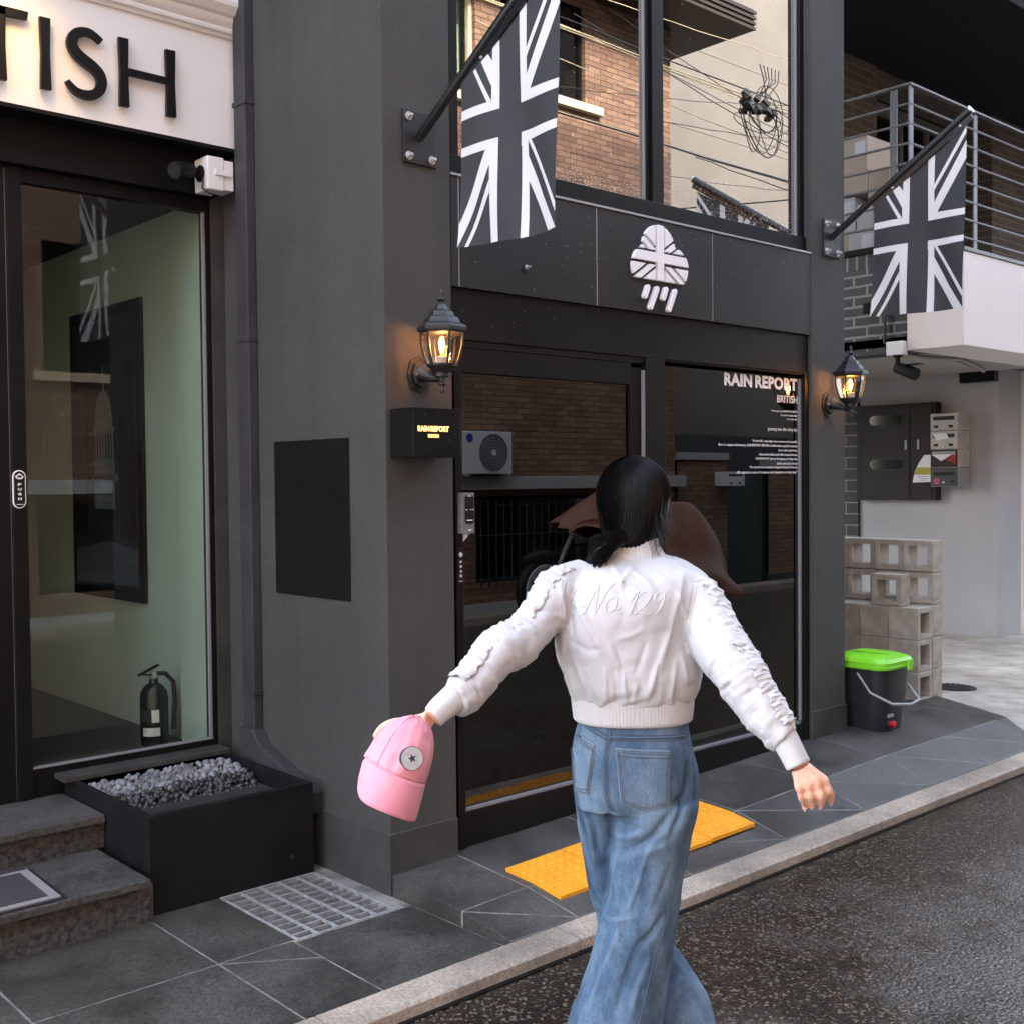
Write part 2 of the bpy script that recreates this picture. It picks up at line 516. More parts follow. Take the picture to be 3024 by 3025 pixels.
# road
def roadmat():
    m, t, b = newmat('wet asphalt')
    L = t.links.new
    g = t.nodes.new('ShaderNodeTexCoord')
    vo = N(t, 'ShaderNodeTexVoronoi', Scale=85.)
    L(g.outputs['Object'], vo.inputs['Vector'])
    vc = N(t, 'ShaderNodeTexVoronoi', Scale=112.)
    L(g.outputs['Object'], vc.inputs['Vector'])
    n1 = N(t, 'ShaderNodeTexNoise', Scale=70., Detail=6., Roughness=.75)
    L(g.outputs['Object'], n1.inputs['Vector'])
    n2 = N(t, 'ShaderNodeTexNoise', Scale=.9, Detail=6., Roughness=.66)
    L(g.outputs['Object'], n2.inputs['Vector'])
    n3 = N(t, 'ShaderNodeTexNoise', Scale=11., Detail=6., Roughness=.75)
    L(g.outputs['Object'], n3.inputs['Vector'])
    # water gathers along the gutter: smoother and darker there
    gp_ = t.nodes.new('ShaderNodeNewGeometry')
    sp_ = t.nodes.new('ShaderNodeSeparateXYZ')
    L(gp_.outputs['Position'], sp_.inputs[0])
    mr_ = t.nodes.new('ShaderNodeMapRange')
    for k_, v_ in (('From Min', 1.75), ('From Max', 2.55), ('To Min', 0.), ('To Max', -.14)): mr_.inputs[k_].default_value = v_
    L(sp_.outputs['Y'], mr_.inputs['Value'])
    wet = N(t, 'ShaderNodeMath', operation='ADD')
    L(n2.outputs[0], wet.inputs[0]); L(mr_.outputs[0], wet.inputs[1])
    c1 = ramp(t, n1.outputs[0], [(.34, (.006, .0042, .0026)), (.52, (.022, .0155, .01)), (.68, (.1, .072, .047))])
    mv = N(t, 'ShaderNodeMixRGB', blend_type='MULTIPLY', Fac=.55)
    L(c1, mv.inputs[1]); L(ramp(t, vc.outputs['Color'], [(.1, .35), (.9, 1.9)]), mv.inputs[2])
    c2 = ramp(t, wet.outputs[0], [(.33, (.5, .44, .37)), (.62, (1.35, 1.2, 1.02))])
    mx = N(t, 'ShaderNodeMixRGB', blend_type='MULTIPLY', Fac=1.)
    L(mv.outputs[0], mx.inputs[1]); L(c2, mx.inputs[2])
    mx2 = N(t, 'ShaderNodeMixRGB', blend_type='MULTIPLY', Fac=.8)
    L(mx.outputs[0], mx2.inputs[1]); L(ramp(t, n3.outputs[0], [(.3, .45), (.7, 1.4)]), mx2.inputs[2])
    # pale stones among the dark ones
    mg = N(t, 'ShaderNodeMixRGB', blend_type='MIX')
    sv0 = t.nodes.new('ShaderNodeSeparateColor')
    L(vc.outputs['Color'], sv0.inputs[0])
    L(ramp(t, sv0.outputs[1], [(.80, 0.), (.93, .75)]), mg.inputs[0])
    L(mx2.outputs[0], mg.inputs[1]); mg.inputs[2].default_value = (.17, .145, .115, 1)
    L(mg.outputs[0], b.inputs['Base Color'])
    L(ramp(t, wet.outputs[0], [(.38, .07), (.48, .12), (.64, .2)]), b.inputs['Roughness'])
    b.inputs['Specular IOR Level'].default_value = .7
    b.inputs['Coat Weight'].default_value = .45
    b.inputs['Coat Roughness'].default_value = .12
    ad = N(t, 'ShaderNodeMath', operation='MULTIPLY_ADD'); ad.inputs[1].default_value = -.9
    L(vo.outputs['Distance'], ad.inputs[0]); L(n1.outputs[0], ad.inputs[2])
    st = ramp(t, wet.outputs[0], [(.38, .35), (.56, 1.)])
    # every grain of the surface dressing has its own tilt, smoothed where a film of water stands
    vs = N(t, 'ShaderNodeVectorMath', operation='SUBTRACT'); vs.inputs[1].default_value = (.5, .5, .5)
    L(vc.outputs['Color'], vs.inputs[0])
    vk = N(t, 'ShaderNodeVectorMath', operation='SCALE')
    sv = t.nodes.new('ShaderNodeSeparateColor')
    L(vc.outputs['Color'], sv.inputs[0])
    L(vs.outputs[0], vk.inputs[0])
    pick = ramp(t, sv.outputs[2], [(.45, .12), (.75, 1.)])
    kk = N(t, 'ShaderNodeMath', operation='MULTIPLY')
    L(ramp(t, wet.outputs[0], [(.42, .06), (.5, .45), (.6, 1.25)]), kk.inputs[0]); L(pick, kk.inputs[1])
    L(kk.outputs[0], vk.inputs['Scale'])
    gn = t.nodes.new('ShaderNodeNewGeometry')
    va = N(t, 'ShaderNodeVectorMath', operation='ADD')
    L(gn.outputs['Normal'], va.inputs[0]); L(vk.outputs[0], va.inputs[1])
    vn = N(t, 'ShaderNodeVectorMath', operation='NORMALIZE')
    L(va.outputs[0], vn.inputs[0])
    bp = N(t, 'ShaderNodeBump', Strength=1., Distance=.006)
    L(vn.outputs[0], bp.inputs['Normal'])
    L(st, bp.inputs['Strength'])
    L(ad.outputs[0], bp.inputs['Height'])
    L(bp.outputs[0], b.inputs['Normal'])
    L(bp.outputs[0], b.inputs['Coat Normal'])
    return m
M['road'] = roadmat()
# ================================================================== the setting
XP, YP = 2.575, 3.546            # left pillar corner
def WX(x): return min(.15, .078 + .0245 * (x - 2.6))
def zs(x, y):
    w = WX(x)
    if y >= 3.13: return w - .025 * (YP - y) / (YP - 3.13)
    return .02 + (w - .025 - .02) * max(0., (y - 2.865) / .265)

rd = MB()
rd.add([(-90, -90, -.03), (90, -90, -.03), (90, 90, -.03), (-90, 90, -.03)], [(0, 1, 2, 3)])
rd.build('road', M['road'], kind='structure')

# kerb of long stones
kb = MB()
x = -8.
while x < 6.62:
    x1 = min(x + .98, 6.62)
    kb.prism([(2.735, -.06), (2.735, .008), (2.742, .014), (2.865, .018), (2.865, -.06)], 'x', x + .002, x1 - .002)
    x = x1
kb.build('kerb', M['kerb'], bevel=.003, kind='structure')

gl = MB().box(-8, 6.6, 2.716, 2.7345, -.0295, -.0265)
gl.build('gutter_joint', M['pit'], kind='structure')

# lower pavement in front of the steps: joints round every slab
def slab(mb, poly, zf, gap=.0036, base=-.028, mi=0):
    """paving slab: polygon pulled in by half a joint"""
    cx = sum(p[0] for p in poly) / len(poly); cy = sum(p[1] for p in poly) / len(poly)
    n = len(poly)
    out = []
    for i in range(n):
        a, b, c = Vector(poly[i - 1]), Vector(poly[i]), Vector(poly[(i + 1) % n])
        d1, d2 = (b - a).normalized(), (c - b).normalized()
        n1, n2 = Vector((-d1.y, d1.x)), Vector((-d2.y, d2.x))
        if n1.dot(Vector((cx, cy)) - b) < 0: n1, n2 = -n1, -n2
        k = (n1 + n2); k = k / max(.25, k.dot(n1))
        out.append(b + k * gap)
    jit = random.uniform(-.0005, .0005)
    top = [(p.x, p.y, zf(p.x, p.y) + jit) for p in out]
    bot = [(p.x, p.y, base) for p in out]
    mb.add(bot + top, [tuple(range(n))[::-1], tuple(range(n, 2 * n))] + [(i, (i + 1) % n, n + (i + 1) % n, n + i) for i in range(n)], mi)

flat = lambda x, y: 0.
pv = MB()
gx0, gx1, gy0, gy1 = 2.085, 2.505, 3.42, 3.975
for poly in ([(-1.85, 3.43), (-1.2, 3.43), (-1.2, 4.0), (-1.85, 4.0)], [(-1.2, 3.43), (-.6, 3.43), (-.6, 4.0), (-1.2, 4.0)], [(-.6, 3.43), (0, 3.43), (0, 4.0), (-.6, 4.0)],
             [(0, 3.43), (.6, 3.43), (.6, 4.0), (0, 4.0)], [(.6, 3.43), (1.19, 3.43), (1.19, 4.0), (.6, 4.0)], [(1.19, 3.43), (1.79, 3.43), (1.79, 4.0), (1.19, 4.0)],
             [(1.79, 3.43), (gx0, 3.43), (gx0, 4.0), (1.79, 4.0)],
             [(-1.85, 2.865), (-.6, 2.865), (-.6, 3.43), (-1.85, 3.43)], [(-.6, 2.865), (0, 2.865), (0, 3.43), (-.6, 3.43)],
             [(0, 2.865), (.6, 2.865), (.6, 3.43), (0, 3.43)], [(.6, 2.865), (1.19, 2.865), (1.19, 3.43), (.6, 3.43)],
             [(1.19, 2.865), (1.79, 2.865), (1.79, 3.43), (1.19, 3.43)],
             [(1.79, 3.43), (1.79, 2.865), (2.07, 2.865), (2.07, 3.24)], [(1.79, 3.43), (2.07, 3.24), (2.07, 3.42), (2.065, 3.43)],
             [(2.07, 2.865), (2.572, 2.865), (2.572, 3.415), (2.07, 3.415)]):
    slab(pv, poly, flat)
pv.build('pavement', M['tile'], bevel=.0015, kind='structure')
gb = MB()
gz = -.0014
gb.add([(-1.9, 2.862, gz), (2.574, 2.862, gz), (2.574, gy0, gz), (-1.9, gy0, gz)], [(0, 1, 2, 3)])
gb.add([(-1.9, gy0, gz), (gx0, gy0, gz), (gx0, 5.2, gz), (-1.9, 5.2, gz)], [(0, 1, 2, 3)])
gb.add([(gx1, gy0, gz), (2.574, gy0, gz), (2.574, gy1 + .2, gz), (gx1, gy1 + .2, gz)], [(0, 1, 2, 3)])
gb.add([(gx0, gy0, -.026), (gx1, gy0, -.026), (gx1, gy1 + .1, -.026), (gx0, gy1 + .1, -.026)], [(0, 1, 2, 3)], 1)
gb.build('pavement_bed', [M['grout'], M['pit']], kind='structure')

# raised pavement in front of the shop: slabs fall to the kerb, cut on the diagonal
sw = MB()
JX = [2.575, 2.9, 3.54, 4.18, 4.82, 5.46, 6.1, 6.74]
for i in range(len(JX) - 1):
    a, b = JX[i], JX[i + 1]
    yb = 3.575 if b < 5.5 else 3.72
    slab(sw, [(a, 3.13), (b, 3.13), (b, yb), (a, yb)], zs, base=-.02)
    slab(sw, [(a, 3.13), (a, 2.865), (b, 2.865)], zs, base=-.02)
    slab(sw, [(a, 3.13), (b, 2.865), (b, 3.13)], zs, base=-.02)
slab(sw, [(6.74, 3.13), (6.86, 3.13), (7.06, 3.72), (6.74, 3.72)], zs, base=-.02)
slab(sw, [(6.74, 3.13), (6.74, 2.865), (6.86, 3.13)], zs, base=-.02)
sw.build('raised_pavement', M['tileB'], bevel=.002, kind='structure')
sg = MB()
for i in range(len(JX) - 1):
    a, b = JX[i] + (.006 if i == 0 else 0), JX[i + 1]
    yb = 3.6 if b < 5.5 else 3.78
    v = [(a, 2.866), (b, 2.866), (b, 3.13), (a, 3.13), (b, yb), (a, yb)]
    v = [(p[0], p[1], zs(*p) - .0014) for p in v]
    sg.add(v, [(0, 1, 3), (1, 2, 3), (3, 2, 4, 5)])
    sg.add([(a, 2.866, -.02), (a, yb, -.02), v[5], v[3], v[0]], [(0, 1, 2, 3, 4)])
sg.build('raised_pavement_bed', M['grout'], kind='structure')

# yard beside the shop
yd = MB()
def yz(x, y):
    z = .1 - .1 * min(1., max(0., (x - 7.2) / 3.8))
    return z if y > 3.2 else z + (-.02 - z) * (3.2 - y) / .46
xs = [5.76, 6.3, 6.8, 7.2, 8, 9, 10, 11, 14, 30]
ys_ = [2.742, 3.0, 3.2, 3.72, 4.5, 6, 9, 14]
vv = [(x, y, yz(x, y) - (.03 if x < 6.7 else 0)) for y in ys_ for x in xs]
n = len(xs)
yd.add(vv, [(j * n + i, j * n + i + 1, (j + 1) * n + i + 1, (j + 1) * n + i) for j in range(len(ys_) - 1) for i in range(n - 1)
            if not (xs[i] < 6.7 and ys_[j] < 3.7)])
yd.build('yard', M['concrete'], smooth=60, kind='structure')

# pavement on the far side of the lane, behind the camera
ov = MB()
ov.box(-14, 40, -2.9, -2.55, -.06, .06)
ov.build('far_pavement', M['kerb'], bevel=.01, kind='structure')

# ================================================================== the shop building
SB = thing('shop_building', (XP, YP, 0), 'charcoal shop building with black shopfront, mirrored upstairs window and recessed left entrance', 'building')
m = MB()
m.box(XP, 2.905, YP, 5.6, -.03, 11.2)
m.build('pillar', M['stucco'], SB, bevel=.006)
m = MB()
m.prism([(XP - .007, YP - .007), (2.905, YP - .007), (2.905, YP + .02), (XP + .02, YP + .02), (XP + .02, 5.4), (XP - .007, 5.4)], 'z', -.03, .236)
m.build('plinth', M['plinth'], SB, bevel=.004)
m = MB()
m.box(5.42, 5.752, YP, 5.6, .05, 11.2)
m.build('pillar', M['stucco'], SB, bevel=.006)
m = MB()
m.box(5.416, 5.759, YP - .007, 5.5, .05, .302)
m.build('plinth', M['plinth'], SB, bevel=.004)
# fascia: four cladding panels with bright joints
edges = [2.905, 2.952, 3.745, 4.571, 5.42]
m = MB()
for a, b in zip(edges[:-1], edges[1:]):
    m.box(a + .004, b - .004, YP + .004, YP + .06, 2.356, 2.793)
m.build('fascia', M['fascia'], SB, bevel=.002)
m = MB()
for e in edges[1:-1]:
    m.box(e - (.007 if e > 3 else .0025), e + (.007 if e > 3 else .0025), YP + .0065, YP + .05, 2.357, 2.792)
m.box(2.906, 5.419, YP - .002, YP + .06, 2.794, 2.803)
m.build('fascia_trim', M['trim'], SB)
m = MB()
m.box(2.906, 5.419, YP + .02, 3.68, 2.15, 2.355)
m.build('lintel', M['black'], SB, bevel=.002)
m = MB()
m.box(2.906, 5.419, 3.575, 3.7, 2.804, 2.885)
m.build('window_sill', M['black'], SB, bevel=.002)

# door
dr = MB()
dr.box(2.93, 2.968, 3.565, 3.63, .09, 2.12)
dr.box(3.99, 4.06, 3.58, 3.63, .12, 2.1)
dr.box(2.9681, 3.9899, 3.57, 3.63, .095, .235)
dr.box(2.9681, 3.9899, 3.575, 3.63, 2.02, 2.12)
dr = dr.build('door', M['black'], SB, bevel=.0015)
m = MB().box(2.9682, 3.9898, 3.595, 3.601, .236, 2.0195)
m.build('door_pane', M['glassD'], dr)
m = MB().box(2.969, 3.989, 3.578, 3.594, .2355, .2475)
m.build('glazing_strip', M['gasket'], dr)
m = MB().box(4.066, 4.078, 3.566, 3.58, .12, 2.09)
m.build('edge_strip', M['gasket'], dr)
# shop window beside the door
sw_ = MB()
sw_.box(4.08, 4.216, 3.562, 3.64, .13, 2.149)
sw_.box(5.382, 5.419, 3.562, 3.64, .13, 2.149)
sw_.box(4.2161, 5.3819, 3.568, 3.64, .125, .24)
sw_.box(4.2161, 5.3819, 3.572, 3.64, 2.141, 2.149)
sw_.box(2.906, 4.0799, 3.572, 3.64, 2.1205, 2.149)
sw_ = sw_.build('shop_window', M['black'], SB, bevel=.0015)
m = MB().box(4.2162, 5.3818, 3.6, 3.606, .2405, 2.1245)
m.build('window_pane', M['glassD'], sw_)
m = MB().box(4.218, 5.36, 3.58, 3.598, .2405, .252)
m.box(5.368, 5.381, 3.585, 3.599, .253, 2.12)
m.build('glazing_strip', M['gasket'], sw_)
# lettering on the pane
LINES = [('RAIN REPORT', 4.72, 2.053, 2.12, .045), ('BRITISH', 5.177, 1.985, 2.025, .006),
         ('You are guest, at RAINREPORT BRITISH', 5.126, 1.932, 1.945, .004), ('in a small London alley', 5.21, 1.911, 1.924, .004), ('on a rainy day', 5.265, 1.892, 1.904, .004),
         ('journey into the rainy day', 5.093, 1.829, 1.852, 0),
         ('\u201cIn the UK, rainy days were serene and beautiful.', 4.955, 1.768, 1.784, .004), ('Born to capture this beauty, RAINREPORT BRITISH unfolds these special moments', 4.672, 1.744, 1.761, .004),
         ('into a cafe experience.', 5.187, 1.722, 1.737, .004), ('Adorned in black and white monochrome,', 5.013, 1.699, 1.714, .004), ('RAINREPORT places the beauty of rainy days', 4.985, 1.676, 1.691, .004),
         ('at the core of our brand.', 5.175, 1.654, 1.667, .004), ('The emotional moments of appreciating this beauty', 4.93, 1.631, 1.646, .004), ('offer patrons a sense of romance and relaxation on rainy days.\u201d', 4.82, 1.603, 1.62, .004)]
lt = MB()
for body, xa, za, zb_, bo in LINES:
    q = text_mb(body, xa, 5.364, za, zb_, 3.5985, .0005, bo)
    q.build('window_lettering', M['vinyl'], sw_)

# upstairs window
uw = MB()
uw.box(2.906, 2.985, 3.59, 3.7, 2.886, 6.4)
uw.box(4.135, 4.16, 3.60, 3.7, 2.886, 6.4)
uw.box(4.165, 4.245, 3.585, 3.7, 2.886, 6.4)
uw.box(5.378, 5.419, 3.59, 3.7, 2.886, 6.4)
uw = uw.build('upper_window', M['black'], SB, bevel=.002)
for a, b in ((2.986, 4.134), (4.246, 5.377)):
    MB().box(a, b, 3.62, 3.626, 2.887, 6.4).build('window_pane', M['glassU'], uw)
m = MB().box(4.127, 4.1345, 3.605, 3.619, 2.888, 6.39)
m.box(5.367, 5.3775, 3.605, 3.619, 2.888, 6.39)
m.build('glazing_strip', M['gasket'], uw)
m = MB().box(2.906, 5.419, YP + .01, 5.5, 6.41, 11.2)
m.build('upper_wall', M['stucco'], SB)
# dark rooms behind the glass
m = MB()
m.box(2.906, 5.419, 6.6, 6.7, .05, 6.4)
m.box(2.9, 5.42, 3.66, 6.6, .02, .06)
m.box(2.906, 5.419, 3.71, 6.6, 2.5, 2.75)
m.build('inner_wall', M['inner'], SB)

# left entrance, set back
YL = 4.786
m = MB()
m.box(2.512, 2.574, YL - .02, YL + .1, .3, 3.05)
m.build('door_jamb', M['plinth'], SB)
m = MB()
m.box(-1.2, 2.574, 4.60, 5.3, 3.72, 11.2)
m.build('upper_wall', M['fascia'], SB)
m = MB()
m.box(-1.2, 2.511, YL - .06, YL + .1, 2.86, 3.3)
m.build('lintel', M['black'], SB, bevel=.003)
fw_ = MB()
fw_.box(1.618, 1.677, YL - .025, YL + .05, .302, 2.858)
fw_.box(2.486, 2.5115, YL - .01, YL + .05, .302, 2.858)
fw_.box(1.6771, 2.4859, YL - .012, YL + .05, .302, .42)
fw_.box(1.6771, 2.4859, YL - .012, YL + .05, 2.802, 2.858)
fw_ = fw_.build('entrance_window', M['black'], SB, bevel=.002)
MB().box(1.6772, 2.4858, YL + .01, YL + .016, .421, 2.801).build('window_pane', M['glassL'], fw_)
m = MB().box(1.6775, 2.484, YL - .014, YL + .006, .4205, .429)
m.box(2.474, 2.4855, YL - .006, YL + .008, .43, 2.8)
m.build('glazing_strip', M['gasket'], fw_)
ed = MB()
ed.box(.62, .70, YL - .02, YL + .05, .302, 2.858)
ed.box(1.54, 1.612, YL - .02, YL + .05, .302, 2.858)
ed.box(.7001, 1.5399, YL - .015, YL + .05, .302, .45)
ed.box(.7001, 1.5399, YL - .015, YL + .05, 2.79, 2.858)
ed = ed.build('entrance_door', M['black'], SB, bevel=.002)
MB().box(.7002, 1.5398, YL + .01, YL + .016, .4505, 2.7895).build('door_pane', M['glassL'], ed)
MB().box(1.6125, 1.6165, YL - .012, YL - .006, .31, 2.85).build('edge_strip', M['trim'], ed)
m = MB()
m.box(-1.2, .6, YL, YL + .3, .3, 2.858)
m.build('side_wall', M['stucco'], SB)
# inside the entrance: stepped sage wall, dark floor
m = MB()
m.prism([(2.512, 4.89), (2.512, 5.03), (2.535, 5.03), (2.535, 5.19), (2.56, 5.19), (2.56, 9.0), (2.572, 9.0), (2.572, 4.89)], 'z', .33, 2.9)
m.build('inner_wall', M['green'], SB)
m = MB()
m.box(-1.2, 2.572, 9.001, 9.1, .33, 2.9)
m.box(1.0, 1.05, 6.3, 9.0, .33, 2.9)
m.build('inner_wall', M['inner'], SB)
m = MB().box(-1.2, 2.572, YL + .052, 9.0, .25, .33)
m.build('inner_floor', M['darkfloor'], SB)
m = MB().box(-1.2, 2.572, YL + .11, 9.0, 2.901, 3.0)
m.build('inner_ceiling', M['inner'], SB)
m = MB()
m.box(-1.2, -1.1, YL + .3, 9.0, .25, 3.0)
m.box(2.906, 5.419, 6.9, 7.0, 6.41, 10.4)
m.box(-1.2, 5.75, 9.2, 9.4, -.03, 10.4)
m.box(-1.2, 5.75, 5.4, 9.4, 10.41, 10.6)
m.build('back_wall', M['inner'], SB)

# push plates, lock and stickers on the doors
def push_plate(parent, x0, x1, z0, z1, y, edge):
    w, h = x1 - x0, z1 - z0
    r = w * (.5 if edge else .08)
    pts = []
    for cx, cz, a0 in ((x1 - r, z1 - r, 0), (x0 + r, z1 - r, 90), (x0 + r, z0 + r, 180), (x1 - r, z0 + r, 270)):
        for k in range(7):
            a = rad(a0 + 15 * k)
            pts.append((cx + r * math.cos(a), cz + r * math.sin(a)))
    mb = MB()
    mb.prism(pts, 'y', y - .006, y)
    pl = mb.build('push_plate', M['vinyl'] if edge else M['blackgl'], parent, bevel=.0008)
    mk = MB()
    if edge:
        c = Vector(((x0 + x1) / 2, (z0 + z1) / 2))
        inner = [(c.x + (p[0] - c.x) * .84, c.y + (p[1] - c.y) * (1 - .16 * w / h)) for p in pts]
        mk.prism(inner, 'y', y - .0075, y - .0061, 1)
    for i, ch in enumerate('PUSH'):
        zt = z1 - h * (.34 + .125 * i)
        q = text_mb(ch, x0 + w * .38, x0 + w * .64, zt - h * .066, zt, y - .0095, .0015, .03)
        mk.add(q.v, q.f, 0)
    mk.box(x0 + w * .25, x1 - w * .25, y - .0095, y - .008, z0 + h * .1, z0 + h * .112)
    cxm, czm = (x0 + x1) / 2, z1 - h * .17
    for dx, dz, rr in ((-.17, -.01, .13), (.17, -.01, .13), (0, .06, .17), (0, -.03, .16)):
        mk.lathe((cxm + dx * w, y - .008, czm + dz * h * .4), [(rr * w, -.0012), (rr * w, .0)], 16, 0, axis='y')
    for dx in (-.12, 0, .12):
        mk.obox((cxm + dx * w, y - .0085, czm - .05 * h), (.05 * w, .0015, .035 * h), (0, rad(25), 0))
    mk.build('push_lettering', [M['vinyl'], M['blackgl']], pl)
push_plate(ed, 1.617, 1.669, 1.488, 1.642, YL - .0255, True)
push_plate(dr, 2.931, 2.962, 1.163, 1.312, 3.5645, False)
m = MB()
m.box(2.939, 3.003, 3.535, 3.5945, 1.37, 1.534)
lk = m.build('door_lock', M['railing'], dr, bevel=.003)
m = MB()
m.prism([(2.953, 1.42), (2.96, 1.41), (2.992, 1.41), (2.998, 1.42), (2.998, 1.515), (2.99, 1.524), (2.96, 1.524), (2.953, 1.515)], 'y', 3.532, 3.536)
m.build('lock_screen', M['blackgl'], lk)
m = MB()
MB().box(2.964, 2.985, 3.5305, 3.5325, 1.52, 1.5225).build('lock_light', M['vinyl'], lk)
MB().box(2.961, 2.99, 3.5305, 3.5325, 1.422, 1.4255).build('lock_light', M['vinyl'], lk)
for xx in (2.957, 2.979, 2.99):
    MB().box(xx, xx + .005, 3.5305, 3.5325, 1.465, 1.468).build('lock_light', M['vinyl'], lk)
text_mb('ADT', 2.970, 2.986, 1.381, 1.388, 3.533, .001, .03).build('lock_lettering', M['vinyl'], lk)
m = MB()
m.prism([(2.969, 1.316), (3.029, 1.366), (3.014, 1.381), (2.969, 1.381)], 'y', 3.5935, 3.5944)
stk = m.build('security_sticker', M['paper'], dr)
m = MB()
m.prism([(3.029, 1.366), (3.0145, 1.3815), (3.009, 1.376), (3.015, 1.355)], 'y', 3.5925, 3.5934)
m.prism([(2.969, 1.316), (2.969, 1.332), (2.982, 1.33)], 'y', 3.5925, 3.5934)
for k, (a, b) in enumerate(((1.372, 1.374), (1.367, 1.369), (1.362, 1.364))):
    m.box(2.988, 3.003, 3.5925, 3.5934, a, b)
for k in range(4):
    m.box(2.971, 2.978, 3.5925, 3.5934, 1.338 + .011 * k, 1.3395 + .011 * k)
    m.box(2.9735 + .002 * (k % 2), 2.975 + .002 * (k % 2), 3.5925, 3.5934, 1.3396 + .011 * k, 1.346 + .011 * k)
M['violet'] = P('violet print', (.16, .1, .32), .6)
m.build('sticker_print', M['violet'], stk)
# ================================================================== things on and before the facade
# --- signboard over the left entrance, letters of the shop's name
YS = 4.62
sg_ = thing('signboard', (1.2, YS, 3.05), 'white signboard with raised black capitals and moulded cornice over the left entrance', 'sign')
MB().box(-.4, 2.573, YS, YS + .16, 3.052, 3.56).build('board', M['signboard'], sg_, bevel=.004)
MB().box(-.4, 2.573, YS - .03, YS + .16, 3.035, 3.051).build('bottom_rail', M['black'], sg_)
m = MB()
prof = [(YS + .02, 3.535), (YS - .012, 3.535), (YS - .016, 3.548), (YS - .03, 3.552), (YS - .033, 3.562), (YS - .03, 3.572), (YS - .045, 3.585), (YS - .052, 3.6), (YS - .052, 3.612),
        (YS - .07, 3.618), (YS - .095, 3.645), (YS - .1, 3.665), (YS - .095, 3.685), (YS - .07, 3.70), (YS + .02, 3.705)]
m.prism(prof, 'x', -.4, 2.573)
m.build('cornice', M['signboard'], sg_, smooth=25)
yl = YS - .045
def letter(polys):
    mb = MB()
    for p in polys: mb.prism(p, 'y', yl + .01, yl + .03)
    return mb.build('letter', M['letter'], sg_, bevel=.0015)
za, zb_ = 3.132, 3.412
def stem(x, w=.042):
    return [(x, za), (x + w, za + .002), (x + w - .004, (za + zb_) / 2), (x + w, zb_), (x, zb_ - .001), (x + .004, (za + zb_) / 2)]
letter([stem(1.53), [(1.445, 3.383), (1.531, 3.38), (1.571, 3.38), (1.652, 3.384), (1.657, 3.415), (1.445, 3.413)]])
letter([stem(1.699)])
sp = [(1.945, 3.372), (1.921, 3.388), (1.893, 3.397), (1.862, 3.391), (1.838, 3.375), (1.826, 3.348), (1.83, 3.322), (1.85, 3.298), (1.88, 3.28), (1.912, 3.262), (1.937, 3.238), (1.944, 3.205), (1.932, 3.172),
      (1.905, 3.151), (1.87, 3.145), (1.838, 3.153), (1.815, 3.172), (1.803, 3.186)]
ws = [.024, .027, .032, .036, .039, .041, .042, .044, .045, .044, .042, .041, .039, .037, .034, .029, .023, .018]
def smooth2(pts, per=4):
    out = []
    for i in range(len(pts) - 1):
        p0, p1, p2, p3 = pts[max(i - 1, 0)], pts[i], pts[i + 1], pts[min(i + 2, len(pts) - 1)]
        for k in range(per):
            t = k / per
            out.append(tuple(.5 * (2 * b + (c - a) * t + (2 * a - 5 * b + 4 * c - d_) * t * t + (3 * b - 3 * c + d_ - a) * t ** 3) for a, b, c, d_ in zip(p0, p1, p2, p3)))
    return out + [tuple(pts[-1])]
sq = smooth2([(p[0], p[1], w_) for p, w_ in zip(sp, ws)])
sp, ws = [(q[0], q[1]) for q in sq], [q[2] for q in sq]
L_, R_ = [], []
for i, p in enumerate(sp):
    a, b = Vector(sp[max(i - 1, 0)]), Vector(sp[min(i + 1, len(sp) - 1)])
    t = (b - a).normalized(); n_ = Vector((-t.y, t.x)) * ws[i] / 2
    L_.append(tuple(Vector(p) + n_)); R_.append(tuple(Vector(p) - n_))
mb = MB()
v = [(p[0], yl + .01, p[1]) for p in L_] + [(p[0], yl + .01, p[1]) for p in R_] + [(p[0], yl + .03, p[1]) for p in L_] + [(p[0], yl + .03, p[1]) for p in R_]
n = len(sp)
f = []
for i in range(n - 1):
    f += [(i, i + 1, n + i + 1, n + i), (2 * n + i, 3 * n + i, 3 * n + i + 1, 2 * n + i + 1), (i, 2 * n + i, 2 * n + i + 1, i + 1), (n + i, n + i + 1, 3 * n + i + 1, 3 * n + i)]
f += [(0, n, 3 * n, 2 * n), (n - 1, 3 * n - 1, 4 * n - 1, 2 * n - 1)]
mb.add(v, f).build('letter', M['letter'], sg_, smooth=35)
letter([stem(2.017), stem(2.221, .044), [(2.057, 3.264), (2.225, 3.266), (2.225, 3.293), (2.057, 3.293)]])
letter([stem(1.36)])
# lamp that lights the sign, just above the letters
sl = thing('sign_lamp', (1.47, 4.6, 3.72), 'small black swan neck lamp above the white signboard', 'lamp')
MB().tube([(1.47, 4.6, 3.74), (1.47, 4.42, 3.84), (1.47, 4.3, 3.8), (1.47, 4.28, 3.74)], .012, 8).build('arm', M['castiron'], sl, smooth=40)
MB().lathe((1.47, 4.28, 3.62), [(.1, 0), (.06, .07), (.025, .12)], 20, caps=False).build('lamp_shade', M['castiron'], sl, smooth=50)
MB().lathe((1.47, 4.28, 3.65), [(.005, 0), (.03, .02), (.03, .05), (.01, .07)], 12).build('bulb', M['filament'], sl, smooth=60)
ld = bpy.data.lights.new('sign_lamp_light', 'SPOT')
ld.energy = 1.6; ld.color = (1, .6, .22); ld.spot_size = rad(110); ld.spot_blend = .9; ld.shadow_soft_size = .12
lo = bpy.data.objects.new('sign_lamp_light', ld); COL.objects.link(lo)
lo.parent = sl; lo.matrix_parent_inverse = Matrix.Translation(-sl.location)
lo.location = (1.47, 4.28, 3.63); lo.rotation_euler = (rad(38), 0, 0)

